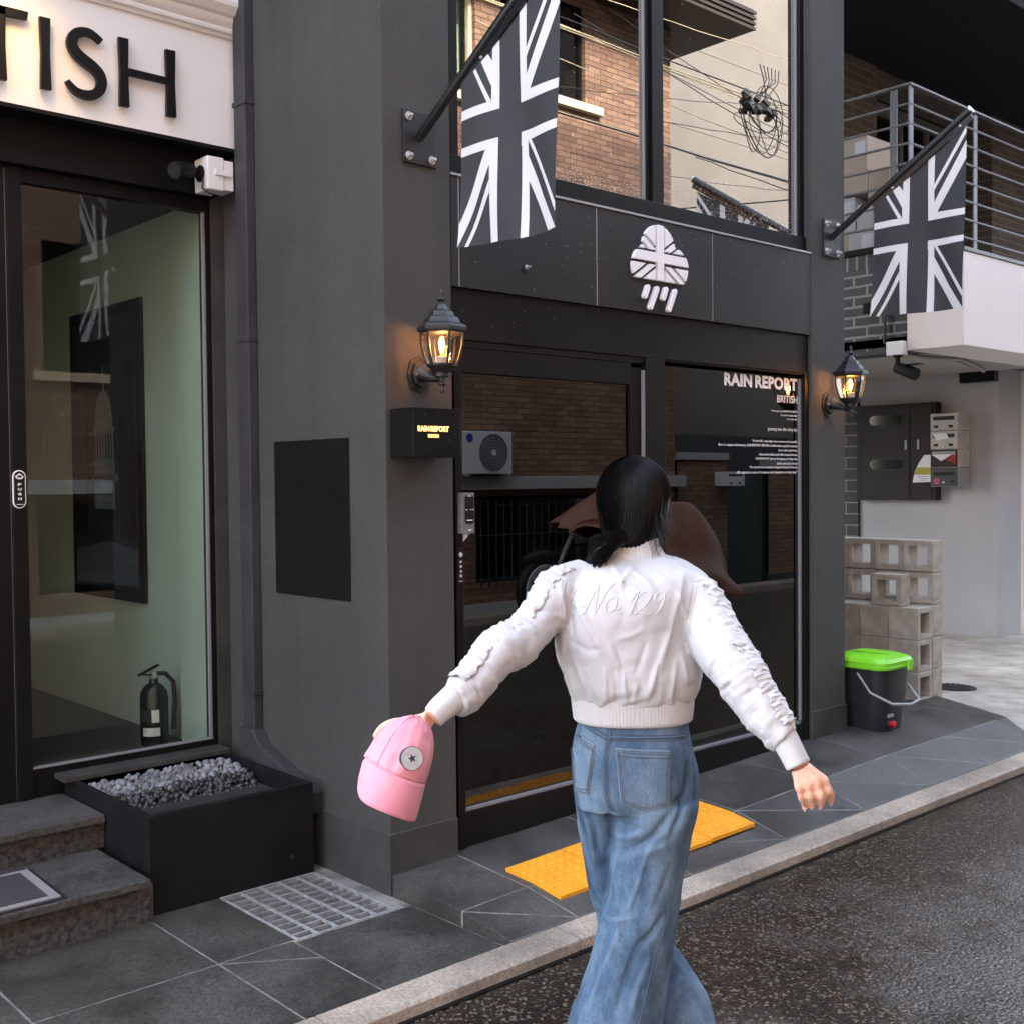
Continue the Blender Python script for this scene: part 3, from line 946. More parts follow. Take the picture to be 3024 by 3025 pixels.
# --- downpipe in the corner
dp = thing('downpipe', (2.55, 4.53, .3), 'slate grey square downpipe running down the corner beside the left entrance', 'pipe')
m = MB().box(2.529, 2.5735, 4.48, 4.579, .47, 10.3)
m.build('pipe', M['pipe'], dp, bevel=.004)
for z in (3.236, 2.209, .66):
    MB().box(2.524, 2.5738, 4.475, 4.584, z - .011, z + .011).build('bracket', M['pipe'], dp, bevel=.002)
m = MB()
m.prism([(4.585, .50), (4.475, .50), (4.42, .44), (4.01, .315), (4.01, .225), (4.44, .35), (4.585, .43)], 'x', 2.515, 2.5737)
m.build('outlet', M['pipe'], dp, bevel=.004)
MB().box(2.521, 2.567, 4.006, 4.0095, .234, .306).build('outlet_mouth', M['inner'], dp)

# --- panel let into the pillar side
tag(MB().box(XP - .0035, XP + .01, 3.786, 4.352, 1.108, 1.757).build('wall_panel', M['black'], bevel=.001), 'flat black rectangular panel set into the side of the left pillar', 'panel')

# --- steps, mat
st = thing('entrance_steps', (.4, 4.3, 0), 'two dark speckled granite steps leading up to the left entrance', 'steps')
MB().box(-1.9, 1.778, 3.9, 4.42, .137, .166).build('tread', M['step'], st, bevel=.004)
MB().box(-1.9, 1.80, 3.935, 4.42, 0, .1365).build('riser', M['riser'], st)
MB().box(-1.9, 1.80, 4.345, 4.83, .27, .3015).build('tread', M['step'], st, bevel=.004)
MB().box(-1.9, 1.815, 4.38, 4.83, .1665, .2695).build('riser', M['riser'], st)
mt = thing('doormat', (1.1, 4.1, .167), 'grey doormat with pale border lying on the lower granite step', 'mat')
MB().prism([(.55, 3.885 + .04), (1.485, 3.915), (1.497, 4.305), (.57, 4.30)], 'z', .1665, .172).build('mat_backing', M['rubber'], mt, bevel=.002)
m = MB()
m.prism([(.56, 3.935), (1.468, 3.93), (1.483, 4.293), (.58, 4.287)], 'z', .1722, .176)
m.build('mat_border', M['matedge'], mt)
m = MB()
m.prism([(.6, 3.965), (1.435, 3.96), (1.447, 4.268), (.61, 4.262)], 'z', .1762, .178)
m.build('mat_pile', M['mat'], mt)

# --- planter with pebbles
pl = thing('planter_box', (2.16, 4.35, 0), 'large black rectangular planter box half filled with pebbles beside the steps', 'planter')
m = MB()
x0, x1, y0, y1, zt, w = 1.806, 2.508, 3.977, 4.80, .368, .026
m.box(x0, x1, y0, y0 + w, 0, zt)
m.box(x0, x0 + w, y0 + w, y1 - w, 0, zt)
m.box(x1 - w, x1, y0 + w, y1 - w, 0, zt)
m.box(x0, x1, y1 - w, y1, 0, zt)
m.box(x0 + w, x1 - w, y0 + w, y1 - w, 0, .2, 1)
m.build('box', [M['planter'], M['inner']], pl, bevel=.004)
m = MB().box(1.765, 2.51, 4.66, 4.775, .369, .392)
m.build('back_ledge', M['plinth'], pl, bevel=.003)
def pebbles(name, n, xa, xb, ya, yb, zf, mat, s0, s1, label):
    mb = MB()
    rnd = random.Random(5 + n)
    ico = bmesh.new(); bmesh.ops.create_icosphere(ico, subdivisions=1, radius=1)
    base = [v.co.copy() for v in ico.verts]; fc = [tuple(v.index for v in f.verts) for f in ico.faces]; ico.free()
    for i in range(n):
        x, y = rnd.uniform(xa, xb), rnd.uniform(ya, yb)
        s = rnd.uniform(s0, s1)
        R = Euler((rnd.uniform(0, 6), rnd.uniform(0, 6), rnd.uniform(0, 6))).to_matrix()
        sc = Vector((rnd.uniform(.8, 1.4), rnd.uniform(.7, 1.1), rnd.uniform(.5, .8)))
        c = Vector((x, y, zf(x, y) + rnd.uniform(-.01, .012)))
        mb.add([c + R @ Vector((v.x * sc.x * (1 + .25 * noise.noise(v * 2 + c * 30)), v.y * sc.y, v.z * sc.z)) * s for v in base], fc)
    return mb.build(name, mat, smooth=70, label=label, cat='pebbles', kind='stuff')
pebbles('pale_pebbles', 520, 1.85, 2.47, 4.44, 4.64, lambda x, y: .345 - .02 * (4.62 - y) / .2, M['gravelL'], .011, .019, 'pale grey pebbles heaped along the back of the black planter')
pebbles('dark_pebbles', 620, 1.85, 2.47, 4.26, 4.47, lambda x, y: .322 - .5 * max(0, 4.40 - y), M['gravelD'], .011, .02, 'wet dark pebbles spread before the pale ones in the planter')
m = MB().box(1.84, 2.475, 4.16, 4.72, .19, .30)
m.build('soil', M['inner'], pl)
MB().lathe((2.405, 3.976, .085), [(.009, -.002), (.009, .004)], 12, axis='y').build('drain_hole', M['inner'], pl)

# --- drain grate in the pavement
gr = thing('drain_grate', (2.295, 3.7, 0), 'galvanised steel drain grate in the pavement before the black planter', 'grate')
m = MB()
for a in ((gx0, gx0 + .008, gy0, gy1), (gx1 - .008, gx1, gy0, gy1), (gx0 + .008, gx1 - .008, gy0, gy0 + .008), (gx0 + .008, gx1 - .008, gy1 - .008, gy1)):
    m.box(*a, -.025, .003)
m.build('frame', M['galv'], gr, bevel=.001)
m = MB()
k = 1
while gy0 + .052 * k < gy1 - .02:
    m.box(gx0 + .008, gx1 - .008, gy0 + .052 * k - .003, gy0 + .052 * k + .003, -.024, .0015)
    k += 1
for k in range(1, 5):
    xx = gx0 + (gx1 - gx0) * k / 5
    m.box(xx - .0045, xx + .0045, gy0 + .008, gy1 - .008, -.006, .0028)
m.build('bars', M['galv'], gr)

# --- tactile tiles, four in a row
def tactile():
    mb = MB()
    ys2 = [2.99, 3.13, 3.292]
    xa, xb = 2.935, 3.229
    z = lambda x, y: zs(x, y) + .012
    v = [(x, y, z(x, y)) for y in ys2 for x in (xa, xb)]
    lowv = [(x, y, zs(x, y) - .004) for y in ys2 for x in (xa, xb)]
    mb.add(v + lowv, [(0, 1, 3, 2), (2, 3, 5, 4), (0, 6, 7, 1), (4, 5, 11, 10), (0, 2, 8, 6), (2, 4, 10, 8), (1, 7, 9, 3), (3, 9, 11, 5)])
    for i in range(6):
        for j in range(6):
            cx, cy = xa + .024 + .0492 * i, 2.99 + .026 + .05 * j
            mb.lathe((cx, cy, z(cx, cy) - .001), [(.013, 0), (.0125, .003), (.009, .0058)], 12)
    return mb
tt0 = None
for k, lab in enumerate(('yellow tactile tile at the left end of the row before the door', 'yellow tactile tile second from the left, beside the left trouser leg',
                         'yellow tactile tile hidden mostly behind the blue jeans', 'yellow tactile tile at the right end of the row before the window')):
    if tt0 is None:
        tt0 = o = tactile().build('tactile_tile', M['tactile'], smooth=35)
    else:
        o = tt0.copy(); COL.objects.link(o)
        o.location = tt0.location + Vector((.298 * k, 0, .0075 * k))
    tag(o, lab, 'paving tile', 'yellow tactile tiles before the shop door')

# --- flagpoles and flags
def hexbolt(mb, c, r=.011):
    mb.lathe(c, [(r * 1.5, 0), (r * 1.5, -.003)], 14, axis='y')
    mb.lathe((c[0], c[1] - .003, c[2]), [(r, 0), (r, -.009)], 6, axis='y')
    mb.lathe((c[0], c[1] - .012, c[2]), [(r * .55, 0), (r * .55, -.012), (r * .3, -.014)], 10, axis='y')
fx = 2.747
fp = thing('flagpole', (fx, YP, 2.9), 'black slanting flagpole bolted to the left pillar above the lantern', 'flagpole', 'slanting flagpoles on the facade')
m = MB().box(2.669, 2.828, YP - .012, YP, 2.80, 3.002)
bp_ = m.build('base_plate', M['castiron'], fp, bevel=.002)
for dx in (.024, .135):
    for dz in (.026, .176):
        m = MB(); hexbolt(m, (2.669 + dx, YP - .012, 2.80 + dz)); m.build('bolt', M['bolt'], bp_, smooth=30)
pb, ptip = Vector((fx, YP - .01, 2.905)), Vector((fx, 2.745, 3.413))
m = MB().tube([pb, ptip], .019, 16)
pole = m.build('pole', M['blackgl'], fp, smooth=40)
d = (ptip - pb).normalized()
MB().tube([ptip + d * -.002, ptip + d * .006], .0215, 16).build('end_cap', M['bolt'], pole, smooth=40)
# rail the cloth hangs from, under the pole
dn = Vector((0, -d.z, d.y)) if d.y > 0 else Vector((0, d.z, -d.y))
if dn.z > 0: dn = -dn
m = MB()
a_, b_ = pb + d * .28 + dn * .017, pb + d * .93 + dn * .017
m.add([a_ + Vector((-.004, 0, 0)), a_ + Vector((.004, 0, 0)), b_ + Vector((.004, 0, 0)), b_ + Vector((-.004, 0, 0)),
       a_ + dn * .03 + Vector((-.004, 0, 0)), a_ + dn * .03 + Vector((.004, 0, 0)), b_ + dn * .03 + Vector((.004, 0, 0)), b_ + dn * .03 + Vector((-.004, 0, 0))],
      [(0, 1, 2, 3), (4, 7, 6, 5), (0, 4, 5, 1), (3, 2, 6, 7), (0, 3, 7, 4), (1, 5, 6, 2)])
m.build('flag_rail', M['blackgl'], fp)
for t_ in (.42, .86):
    MB().lathe(tuple(pb + d * t_ + dn * .03 + Vector((-.004, 0, 0))), [(.007, 0), (.005, -.004)], 10, axis='x').build('rail_screw', M['bolt'], fp, smooth=40)

# cloth: outline and white bars in (Y, Z)
OUT = [(3.2729, 3.0338), (2.7636, 3.338), (2.7699, 2.8986), (2.7737, 2.7653), (2.7773, 2.4323), (2.9874, 2.433), (3.1326, 2.4388), (3.291, 2.4416), (3.2844, 2.5279), (3.2758, 2.7699), (3.2705, 2.9324)]
WHITE = [[(3.2698, 2.9352), (3.1355, 2.939), (3.0789, 2.9054), (3.2699, 2.9006)], [(3.1076, 3.1251), (3.0721, 3.1445), (3.0789, 2.9043), (3.1151, 2.9365), (3.1139, 2.9906), (3.1095, 3.0803)], [(3.1355, 2.939), (3.1151, 2.9365), (3.0789, 2.9043)], [(3.1634, 3.0889), (3.1305, 3.1098), (3.1095, 3.0803), (3.1139, 2.9906)], [(3.203, 3.065), (3.1916, 3.0715), (3.1151, 2.9388), (3.1355, 2.939)], [(2.9715, 3.2092), (2.9348, 3.2318), (2.9394, 3.0819), (2.9406, 2.9914), (2.9774, 2.9031)], [(2.9406, 2.9914), (2.924, 2.9381), (2.9774, 2.9031)], [(2.924, 2.9381), (2.7699, 2.9312), (2.771, 2.8988), (2.9774, 2.9031)], [(2.9406, 2.9914), (2.7641, 3.268), (2.7657, 3.1776), (2.924, 2.9381)], [(2.9394, 3.0819), (2.7653, 3.3374), (2.7636, 3.3057), (2.94, 3.0505)], [(3.2757, 2.8017), (3.0844, 2.8048), (3.0893, 2.7717), (3.2758, 2.7699)], [(3.1201, 2.7708), (3.0844, 2.8048), (3.0955, 2.4386), (3.1326, 2.4388), (3.1263, 2.715)], [(3.1449, 2.7701), (3.117, 2.7732), (3.1263, 2.715), (3.2046, 2.5831), (3.2903, 2.4415), (3.2844, 2.5267), (3.2109, 2.6528)], [(3.1282, 2.6641), (3.1295, 2.6188), (3.2428, 2.4403), (3.2588, 2.4404)], [(2.9803, 2.8022), (2.7737, 2.7962), (2.7748, 2.7655), (2.9417, 2.7666), (2.9833, 2.7553)], [(2.9791, 2.802), (2.9464, 2.7674), (2.9498, 2.4331), (2.9874, 2.433)], [(2.9476, 2.7137), (2.8595, 2.5548), (2.7773, 2.4323), (2.8334, 2.4324), (2.9487, 2.6277)], [(2.9458, 2.7662), (2.9287, 2.7663), (2.7762, 2.5166), (2.7767, 2.484)]]
def wave(y, z):
    t = (3.3 - y) / .55
    dz = max(0., min(1., (3.2 - z) / .7))
    return .02 * math.sin(t * 5.5 + .6 - z * .8) * (.3 + .7 * dz) + .010 * math.sin(t * 11 + z * 5) * dz
def cloth_mesh():
    bm = bmesh.new()
    def piece(poly, off, mi):
        vs = [bm.verts.new((off, p[0], p[1])) for p in poly]
        f_ = bm.faces.new(vs); f_.material_index = mi
    piece(OUT, 0., 0)
    for p in WHITE:
        piece(p, -.0012, 1)
        piece(p, .0012, 1)
    for i in range(1, 24):
        bmesh.ops.bisect_plane(bm, geom=bm.verts[:] + bm.edges[:] + bm.faces[:], plane_co=(0, 2.72 + .025 * i, 0), plane_no=(0, 1, 0))
    for i in range(1, 24):
        bmesh.ops.bisect_plane(bm, geom=bm.verts[:] + bm.edges[:] + bm.faces[:], plane_co=(0, 0, 2.42 + .04 * i), plane_no=(0, 0, 1))
    for v in bm.verts:
        v.co.x += fx + wave(v.co.y, v.co.z)
    me = bpy.data.meshes.new('flag')
    bm.to_mesh(me); bm.free()
    me.materials.append(M['flagK']); me.materials.append(M['flagW'])
    me.polygons.foreach_set('use_smooth', [True] * len(me.polygons))
    return me
fl = place('flag', cloth_mesh(), None, label='black and white crossed flag hanging over the left pillar side of the window', cat='flag', group='black and white flags')
DX = 5.606 - 2.747 + .0
copy_tree(fp, fp.location + Vector((DX, 0, 0)), 'black slanting flagpole bolted to the right pillar above the balcony side')
fl2 = fl.copy(); COL.objects.link(fl2)
fl2.location = fl.location + Vector((DX, 0, 0))
fl2['label'] = 'black and white crossed flag hanging in front of the balcony railing'

# --- cloud emblem on the fascia
em = thing('cloud_emblem', (4.16, YP, 2.36), 'white raised rain cloud emblem crossed like a flag on the dark fascia', 'emblem')
def clip(poly, n_, d_):
    out = []
    for i in range(len(poly)):
        a, b = poly[i], poly[(i + 1) % len(poly)]
        da, db = a[0] * n_[0] + a[1] * n_[1] - d_, b[0] * n_[0] + b[1] * n_[1] - d_
        if da >= 0: out.append(a)
        if da * db < 0:
            t = da / (da - db); out.append((a[0] + (b[0] - a[0]) * t, a[1] + (b[1] - a[1]) * t))
    return out
def arc(cx, cz, r, a0, a1, k=14):
    return [(cx + r * math.cos(rad(a0 + (a1 - a0) * i / k)), cz + r * math.sin(rad(a0 + (a1 - a0) * i / k))) for i in range(k + 1)]
EX, EZ = 4.157, 2.615
# star-shaped outline about the crossing point
ang_r = []
def cloud_r(a):
    best = 0
    dx, dz = math.cos(a), math.sin(a)
    for cx, cz, r in ((-.008, .035, .118), (-.098, -.052, .098), (.104, -.036, .098), (0, -.06, .09), (-.04, -.075, .075), (.05, -.075, .075)):
        b = dx * cx + dz * cz
        q = b * b - (cx * cx + cz * cz - r * r)
        if q > 0: best = max(best, b + math.sqrt(q))
    if dz < 0: best = min(best, .106 / max(1e-4, -dz))
    return best
cl = [(cloud_r(rad(k * 3)) * math.cos(rad(k * 3)), cloud_r(rad(k * 3)) * math.sin(rad(k * 3))) for k in range(120)]
pieces = []
hw, gp = .022, .013
vert = clip(clip(cl, (1, 0), -hw), (-1, 0), -hw)
pieces.append((vert, .02))
for sx in (-1, 1):
    pieces.append((clip(clip(clip(cl, (0, 1), -hw), (0, -1), -hw), (sx, 0), hw), .0195))
    for sz in (-1, 1):
        q = clip(clip(cl, (sx, 0), hw + gp), (0, sz), hw + gp)
        # diagonal strip through the quadrant
        nx, nz = -sx * .55, sz * .835
        L2 = math.hypot(nx, nz); nx, nz = nx / L2, nz / L2
        pieces.append((clip(q, (nx, nz), .026), .016))
        pieces.append((clip(clip(q, (nx, nz), -.013), (-nx, -nz), -.012), .016))
        pieces.append((clip(q, (-nx, -nz), .027), .016))
for poly, th in pieces:
    if len(poly) > 2:
        mb = MB(); mb.prism([(EX + p[0], EZ + p[1]) for p in poly], 'y', YP + .004 - th, YP + .004)
        mb.build('cloud_piece', M['emblem'], em, bevel=.0015)
for xt, zt, xb, zb2 in ((4.066, 2.47, 4.047, 2.427), (4.131, 2.469, 4.085, 2.38), (4.195, 2.473, 4.176, 2.43), (4.26, 2.47, 4.216, 2.38)):
    a, b = Vector((xt, zt)), Vector((xb, zb2))
    t = (b - a).normalized(); n_ = Vector((-t.y, t.x))
    pts = []
    for c_, s0 in ((a, 0), (b, 180)):
        base = math.atan2(n_.y, n_.x)
        for k in range(9):
            an = base + (rad(180) * k / 8 if s0 == 0 else rad(180) * (k / 8 + 1))
            if s0 == 0: an = math.atan2(n_.y, n_.x) + rad(180) * k / 8
            pts.append((c_.x + .0125 * math.cos(an), c_.y + .0125 * math.sin(an)))
    if (Vector(pts[4]) - a).dot(t) > 0:
        pts = []
        for c_, sg in ((a, -1), (b, 1)):
            for k in range(9):
                an = rad(-90 + 180 * k / 8)
                e = t * sg * math.cos(an) + n_ * sg * -1 * math.sin(an) * -1
                pts.append((c_.x + .0125 * e.x, c_.y + .0125 * e.y))
    mb = MB(); mb.prism(pts, 'y', YP - .018, YP + .004)
    mb.build('rain_streak', M['emblem'], em, bevel=.003)
ft = thing('wall_eyelet', (3.31, YP + .004, 2.47), 'small grey eyelet bolt on the dark fascia below the left flag', 'bolt')
MB().lathe((3.312, YP + .004, 2.472), [(.018, 0), (.018, -.003)], 16, axis='y').build('washer', M['fascia'], ft)
m = MB(); hexbolt(m, (3.312, YP + .001, 2.476), .007); m.build('bolt', M['bolt'], ft, smooth=30)

# --- wall lanterns
def lantern():
    lx, ly = 2.736, 3.40
    t = thing('wall_lantern', (lx, YP, 1.92), 'lit black coach lantern on the left pillar above the small black sign', 'lantern', 'lit coach lanterns on the pillars')
    pts = [(lx + .058 * math.sin(rad(a)) * (1 if abs(math.sin(rad(a))) > .3 else .9), 1.995 + .074 * math.cos(rad(a))) for a in range(0, 360, 45)]
    m = MB(); m.prism(pts, 'y', YP - .012, YP - .0005)
    m.prism([(lx + (p[0] - lx) * .75, 1.995 + (p[1] - 1.995) * .75) for p in pts], 'y', YP - .03, YP - .0121)
    bpl = m.build('back_plate', M['castiron'], t, bevel=.004)
    for dz in (-.03, .03):
        MB().lathe((lx + dz, YP - .03, 1.992), [(.006, 0), (.005, -.005)], 10, axis='y').build('screw', M['bolt'], bpl, smooth=40)
    m = MB().tube([(lx, YP - .028, 2.0), (lx, YP - .05, 1.99), (lx, 3.45, 1.972), (lx, ly, 1.968)], [.034, .026, .014, .011], 12)
    m.build('arm', M['castiron'], t, smooth=45)
    m = MB()
    m.lathe((lx, ly, 0), [(.094, 2.146), (.096, 2.16), (.09, 2.168), (.072, 2.178), (.062, 2.198), (.05, 2.203), (.044, 2.22), (.028, 2.228), (.018, 2.246), (.012, 2.25)], 6, phase=rad(12))
    rf = m.build('roof', M['castiron'], t, bevel=.001)
    MB().lathe((lx, ly, 0), [(.01, 2.248), (.008, 2.256), (.014, 2.262), (.016, 2.266), (.008, 2.27), (.006, 2.276), (.009, 2.286), (.008, 2.298), (.003, 2.306)], 14).build('finial', M['castiron'], rf, smooth=50)
    prof = [(.08, 2.146), (.0795, 2.12), (.076, 2.09), (.068, 2.055), (.056, 2.022)]
    m = MB()
    for k in range(6):
        a = rad(12 + 60 * k)
        pth = [(lx + r * math.cos(a), ly + r * math.sin(a), z) for r, z in prof]
        m.tube(pth, .0048, 6)
    m.lathe((lx, ly, 0), [(.084, 2.138), (.084, 2.1465)], 6, phase=rad(12))
    m.build('cage', M['castiron'], t, smooth=40)
    MB().lathe((lx, ly, 0), [(r - .003, z) for r, z in prof], 6, phase=rad(12), caps=False).build('glass_panes', M['lampglass'], t)
    m = MB().lathe((lx, ly, 0), [(.06, 2.023), (.058, 2.014), (.046, 2.006), (.04, 1.996), (.031, 1.99), (.03, 1.976), (.013, 1.972), (.011, 1.958), (.017, 1.95), (.017, 1.946), (.008, 1.942), (.007, 1.934), (.01, 1.926), (.008, 1.918), (.003, 1.915)], 16)
    m.build('cup', M['castiron'], t, smooth=35)
    m = MB().lathe((lx, ly, 0), [(.02, 2.016), (.02, 2.05), (.016, 2.052)], 14)
    m.build('socket', M['greypl'], t, smooth=40)
    m = MB().lathe((lx, ly, 0), [(.011, 2.052), (.019, 2.075), (.026, 2.105), (.026, 2.122), (.018, 2.134), (.006, 2.138)], 16, caps=False)
    m.build('bulb', M['bulb'], t, smooth=60)
    m = MB().lathe((lx, ly, 0), [(.003, 2.068), (.009, 2.08), (.011, 2.10), (.007, 2.118), (.002, 2.122)], 12)
    m.build('filament', M['filament'], t, smooth=60)
    d_ = bpy.data.lights.new('lantern_light', 'POINT')
    d_.energy = 2.2; d_.color = (1, .5, .17); d_.shadow_soft_size = .012
    o = bpy.data.objects.new('lantern_light', d_); COL.objects.link(o)
    o.parent = t; o.matrix_parent_inverse = Matrix.Translation(-t.location); o.location = (lx, ly - .0, 2.1)
    return t
ln = lantern()
copy_tree(ln, ln.location + Vector((5.572 - 2.736, 0, -.01)), 'lit black coach lantern on the right pillar beside the yard')

# --- illuminated box sign
bs = thing('box_sign', (2.705, YP, 1.67), 'small black projecting box sign with glowing orange lettering under the left lantern', 'sign')
MB().box(2.597, 2.823, 3.40, YP - .0005, 1.672, 1.857).build('box', M['black'], bs, bevel=.002)
m = text_mb('RAIN REPORT', 2.618, 2.765, 1.768, 1.789, 3.3985, .001, .035)
q = text_mb('BRITISH', 2.666, 2.716, 1.745, 1.758, 3.3985, .001, .01)
m.add(q.v, q.f)
m.build('sign_lettering', M['led'], bs)

# --- surveillance camera beside the signboard
def cctv():
    t = thing('security_camera', (2.5, 4.66, 2.85), 'black bullet camera on a white junction box under the signboard corner', 'camera')
    MB().box(2.40, 2.48, 4.58, 4.70, 2.855, 3.0).build('junction_box', M['white'], t, bevel=.006)
    MB().box(2.4805, 2.5285, 4.585, 4.695, 2.862, 2.992).build('box_lid', M['white'], t, bevel=.004)
    MB().box(2.435, 2.51, 4.571, 4.5795, 2.92, 2.945).build('latch', M['white'], t, bevel=.002)
    MB().lathe((2.40, 4.64, 2.93), [(.036, 0), (.036, -.008), (.02, -.02)], 18, axis='x').build('mount', M['black'], t, smooth=40)
    MB().tube([(2.385, 4.64, 2.93), (2.36, 4.63, 2.94), (2.34, 4.62, 2.935)], [.014, .014, .018], 10).build('joint', M['black'], t, smooth=40)
    a, b = Vector((2.35, 4.625, 2.937)), Vector((2.245, 4.575, 2.905))
    dd = (b - a).normalized()
    bd = MB().tube([a, a + dd * .01, a + dd * .07, a + dd * .072, b], [.02, .031, .033, .036, .037], 20)
    bd = bd.build('camera_body', M['black'], t, smooth=40)
    MB().tube([b + dd * .0005, b + dd * .001], .031, 20).build('lens', M['blackgl'], bd)
    MB().tube([(2.395, 4.61, 2.90), (2.385, 4.6, 2.86), (2.41, 4.585, 2.838), (2.47, 4.59, 2.832), (2.52, 4.6, 2.85)], .004, 6).build('cable', M['cable'], t, smooth=40)
cctv()

# --- inside the entrance: framed poster and extinguisher
ps = thing('framed_poster', (2.555, 6.0, .97), 'dark framed poster of a pale domed building at night on the inner entrance wall', 'poster')
MB().box(2.538, 2.5595, 5.585, 6.5, .97, 2.53).build('frame', M['black'], ps, bevel=.004)
m = MB()
m.box(2.5365, 2.5379, 5.64, 6.45, 1.03, 2.47, 0)
def pf(poly, mi): m.prism(poly, 'x', 2.5345 - .0003 * mi, 2.5364, mi)
cy = 6.05
pf([(cy - .13, 1.45), (cy + .13, 1.45), (cy + .13, 1.72), (cy - .13, 1.72)], 1)
pf([(cy - .17, 1.60), (cy + .17, 1.60), (cy + .17, 1.635), (cy - .17, 1.635)], 1)
for k in range(7):
    pf([(cy - .12 + .036 * k, 1.7205), (cy - .108 + .036 * k, 1.7205), (cy - .108 + .036 * k, 1.86), (cy - .12 + .036 * k, 1.86)], 1)
pf([(cy - .14, 1.861), (cy + .14, 1.861), (cy + .14, 1.885), (cy - .14, 1.885)], 1)
pf([(cy + .115 * math.cos(rad(a)), 1.886 + .2 * math.sin(rad(a))) for a in range(0, 181, 12)], 1)
pf([(cy - .012, 2.075), (cy + .012, 2.075), (cy + .008, 2.22), (cy - .008, 2.22)], 1)
for yy, zz_, hh in ((5.66, 1.5, .72), (5.76, 1.45, .5), (6.28, 1.4, .55), (6.36, 1.4, .75)):
    pf([(yy, 1.3), (yy + .09, 1.3), (yy + .09, zz_ + hh), (yy, zz_ + hh)], 2)
pf([(5.65, 1.05), (6.44, 1.05), (6.44, 1.22), (6.0, 1.28), (5.65, 1.24)], 3)
M['night'] = P('dark blue print', (.012, .018, .035), .5, (.02, .03, .055), 4.)
M['domeP'] = P('pale blue print', (.13, .2, .26), .6, (.2, .28, .34), 12.)
M['darkP'] = P('black print', (.01, .01, .014), .6)
M['waterP'] = P('steel blue print', (.06, .085, .12), .6, (.1, .13, .17), 14., stretch=(1, 1, 6))
m.build('print', [M['night'], M['domeP'], M['darkP'], M['waterP']], ps)
fe = thing('fire_extinguisher', (2.40, 5.2, .33), 'black fire extinguisher with white label standing inside the entrance glass', 'extinguisher')
ex, ey = 2.41, 5.22
MB().lathe((ex, ey, 0), [(.058, .332), (.065, .34), (.066, .56), (.06, .59), (.045, .615), (.022, .632), (.02, .65)], 28).build('cylinder', M['blackgl'], fe, smooth=40)
m = MB().lathe((ex, ey, 0), [(.02, .6505), (.024, .655), (.022, .68), (.01, .69)], 14)
m.build('valve', M['galv'], fe, smooth=40)
m = MB()
m.obox((ex - .03, ey - .01, .695), (.12, .02, .008), (0, rad(-18), rad(12)))
m.obox((ex - .025, ey - .01, .672), (.09, .018, .007), (0, rad(10), rad(12)))
m.build('lever', M['black'], fe, bevel=.002)
m = MB().tube([(ex + .01, ey - .01, .675), (ex + .05, ey - .02, .672), (ex + .085, ey - .03, .63), (ex + .092, ey - .03, .55), (ex + .085, ey - .03, .44), (ex + .082, ey - .03, .40)], [.011, .011, .011, .011, .011, .013], 10)
m.build('hose', M['rubber'], fe, smooth=50)
m = MB()
def cyl_patch(a0, a1, z0, z1, r, mi):
    v = []
    for z in (z0, z1):
        for k in range(9):
            a = rad(a0 + (a1 - a0) * k / 8)
            v.append((ex + r * math.cos(a), ey + r * math.sin(a), z))
    m.add(v, [(k, k + 1, 10 + k, 9 + k) for k in range(8)], mi)
cyl_patch(-165, -92, .385, .425, .0668, 0)
cyl_patch(-125, -95, .45, .51, .0668, 0)
cyl_patch(-170, -128, .45, .51, .0668, 1)
m.build('label', [M['paper'], M['darkP']], fe, smooth=60)

# --- rain drops left on the cladding and the glass
dm = MB()
rnd = random.Random(3)
def drop(x, y, z, r):
    dm.lathe((x, y, z), [(r, 0), (r * .8, -r * .45), (r * .25, -r * .62)], 6, axis='y')
for i in range(90): drop(rnd.uniform(2.98, 5.4), YP + .004, 2.36 + .43 * math.sqrt(rnd.random()), rnd.uniform(.0008, .0018))
for i in range(1700):
    x = rnd.uniform(3.0, 5.36)
    if 4.12 < x < 4.25: continue
    drop(x, 3.62, 2.889 + abs(rnd.gauss(0, .045)) * (1.5 if x > 4.25 else .8), rnd.uniform(.0006, .0017))
for i in range(160):
    x = rnd.uniform(3.4, 5.36)
    if 4.12 < x < 4.25: continue
    drop(x, 3.62, rnd.uniform(2.9, 4.2), rnd.uniform(.001, .002))
for i in range(14): drop(rnd.uniform(2.6, 2.82), 3.40, rnd.uniform(1.70, 1.85), rnd.uniform(.0006, .001))
for i in range(24): drop(rnd.uniform(2.95, 5.4), YP + .02, rnd.uniform(2.16, 2.35), rnd.uniform(.0007, .0013))
dm.build('rain_drops', M['white'] if False else P('water drop with painted sky glint', (.75, .77, .79), .15, spec=.8), kind='stuff', label='small rain drops clinging to the dark fascia and upstairs glass', cat='rain drops')  # refracted sky light is put into the drops' whitish colour

# --- fallen leaf
m = MB()
lv = []
for k in range(9):
    t_ = k / 8
    lv.append((t_ * .055, .011 * math.sin(math.pi * t_) + .002))
pts = [(2.33 + p[0], 2.08 + p[1]) for p in lv] + [(2.33 + p[0], 2.08 - p[1]) for p in lv[::-1]]
n = len(pts)
m.add([(p[0], p[1], -.026 + .004 * math.sin(i * 1.3)) for i, p in enumerate(pts)], [tuple(range(n))])
m.build('fallen_leaf', M['leaf'], label='small yellow leaf lying on the wet road beside the jeans', cat='leaf')
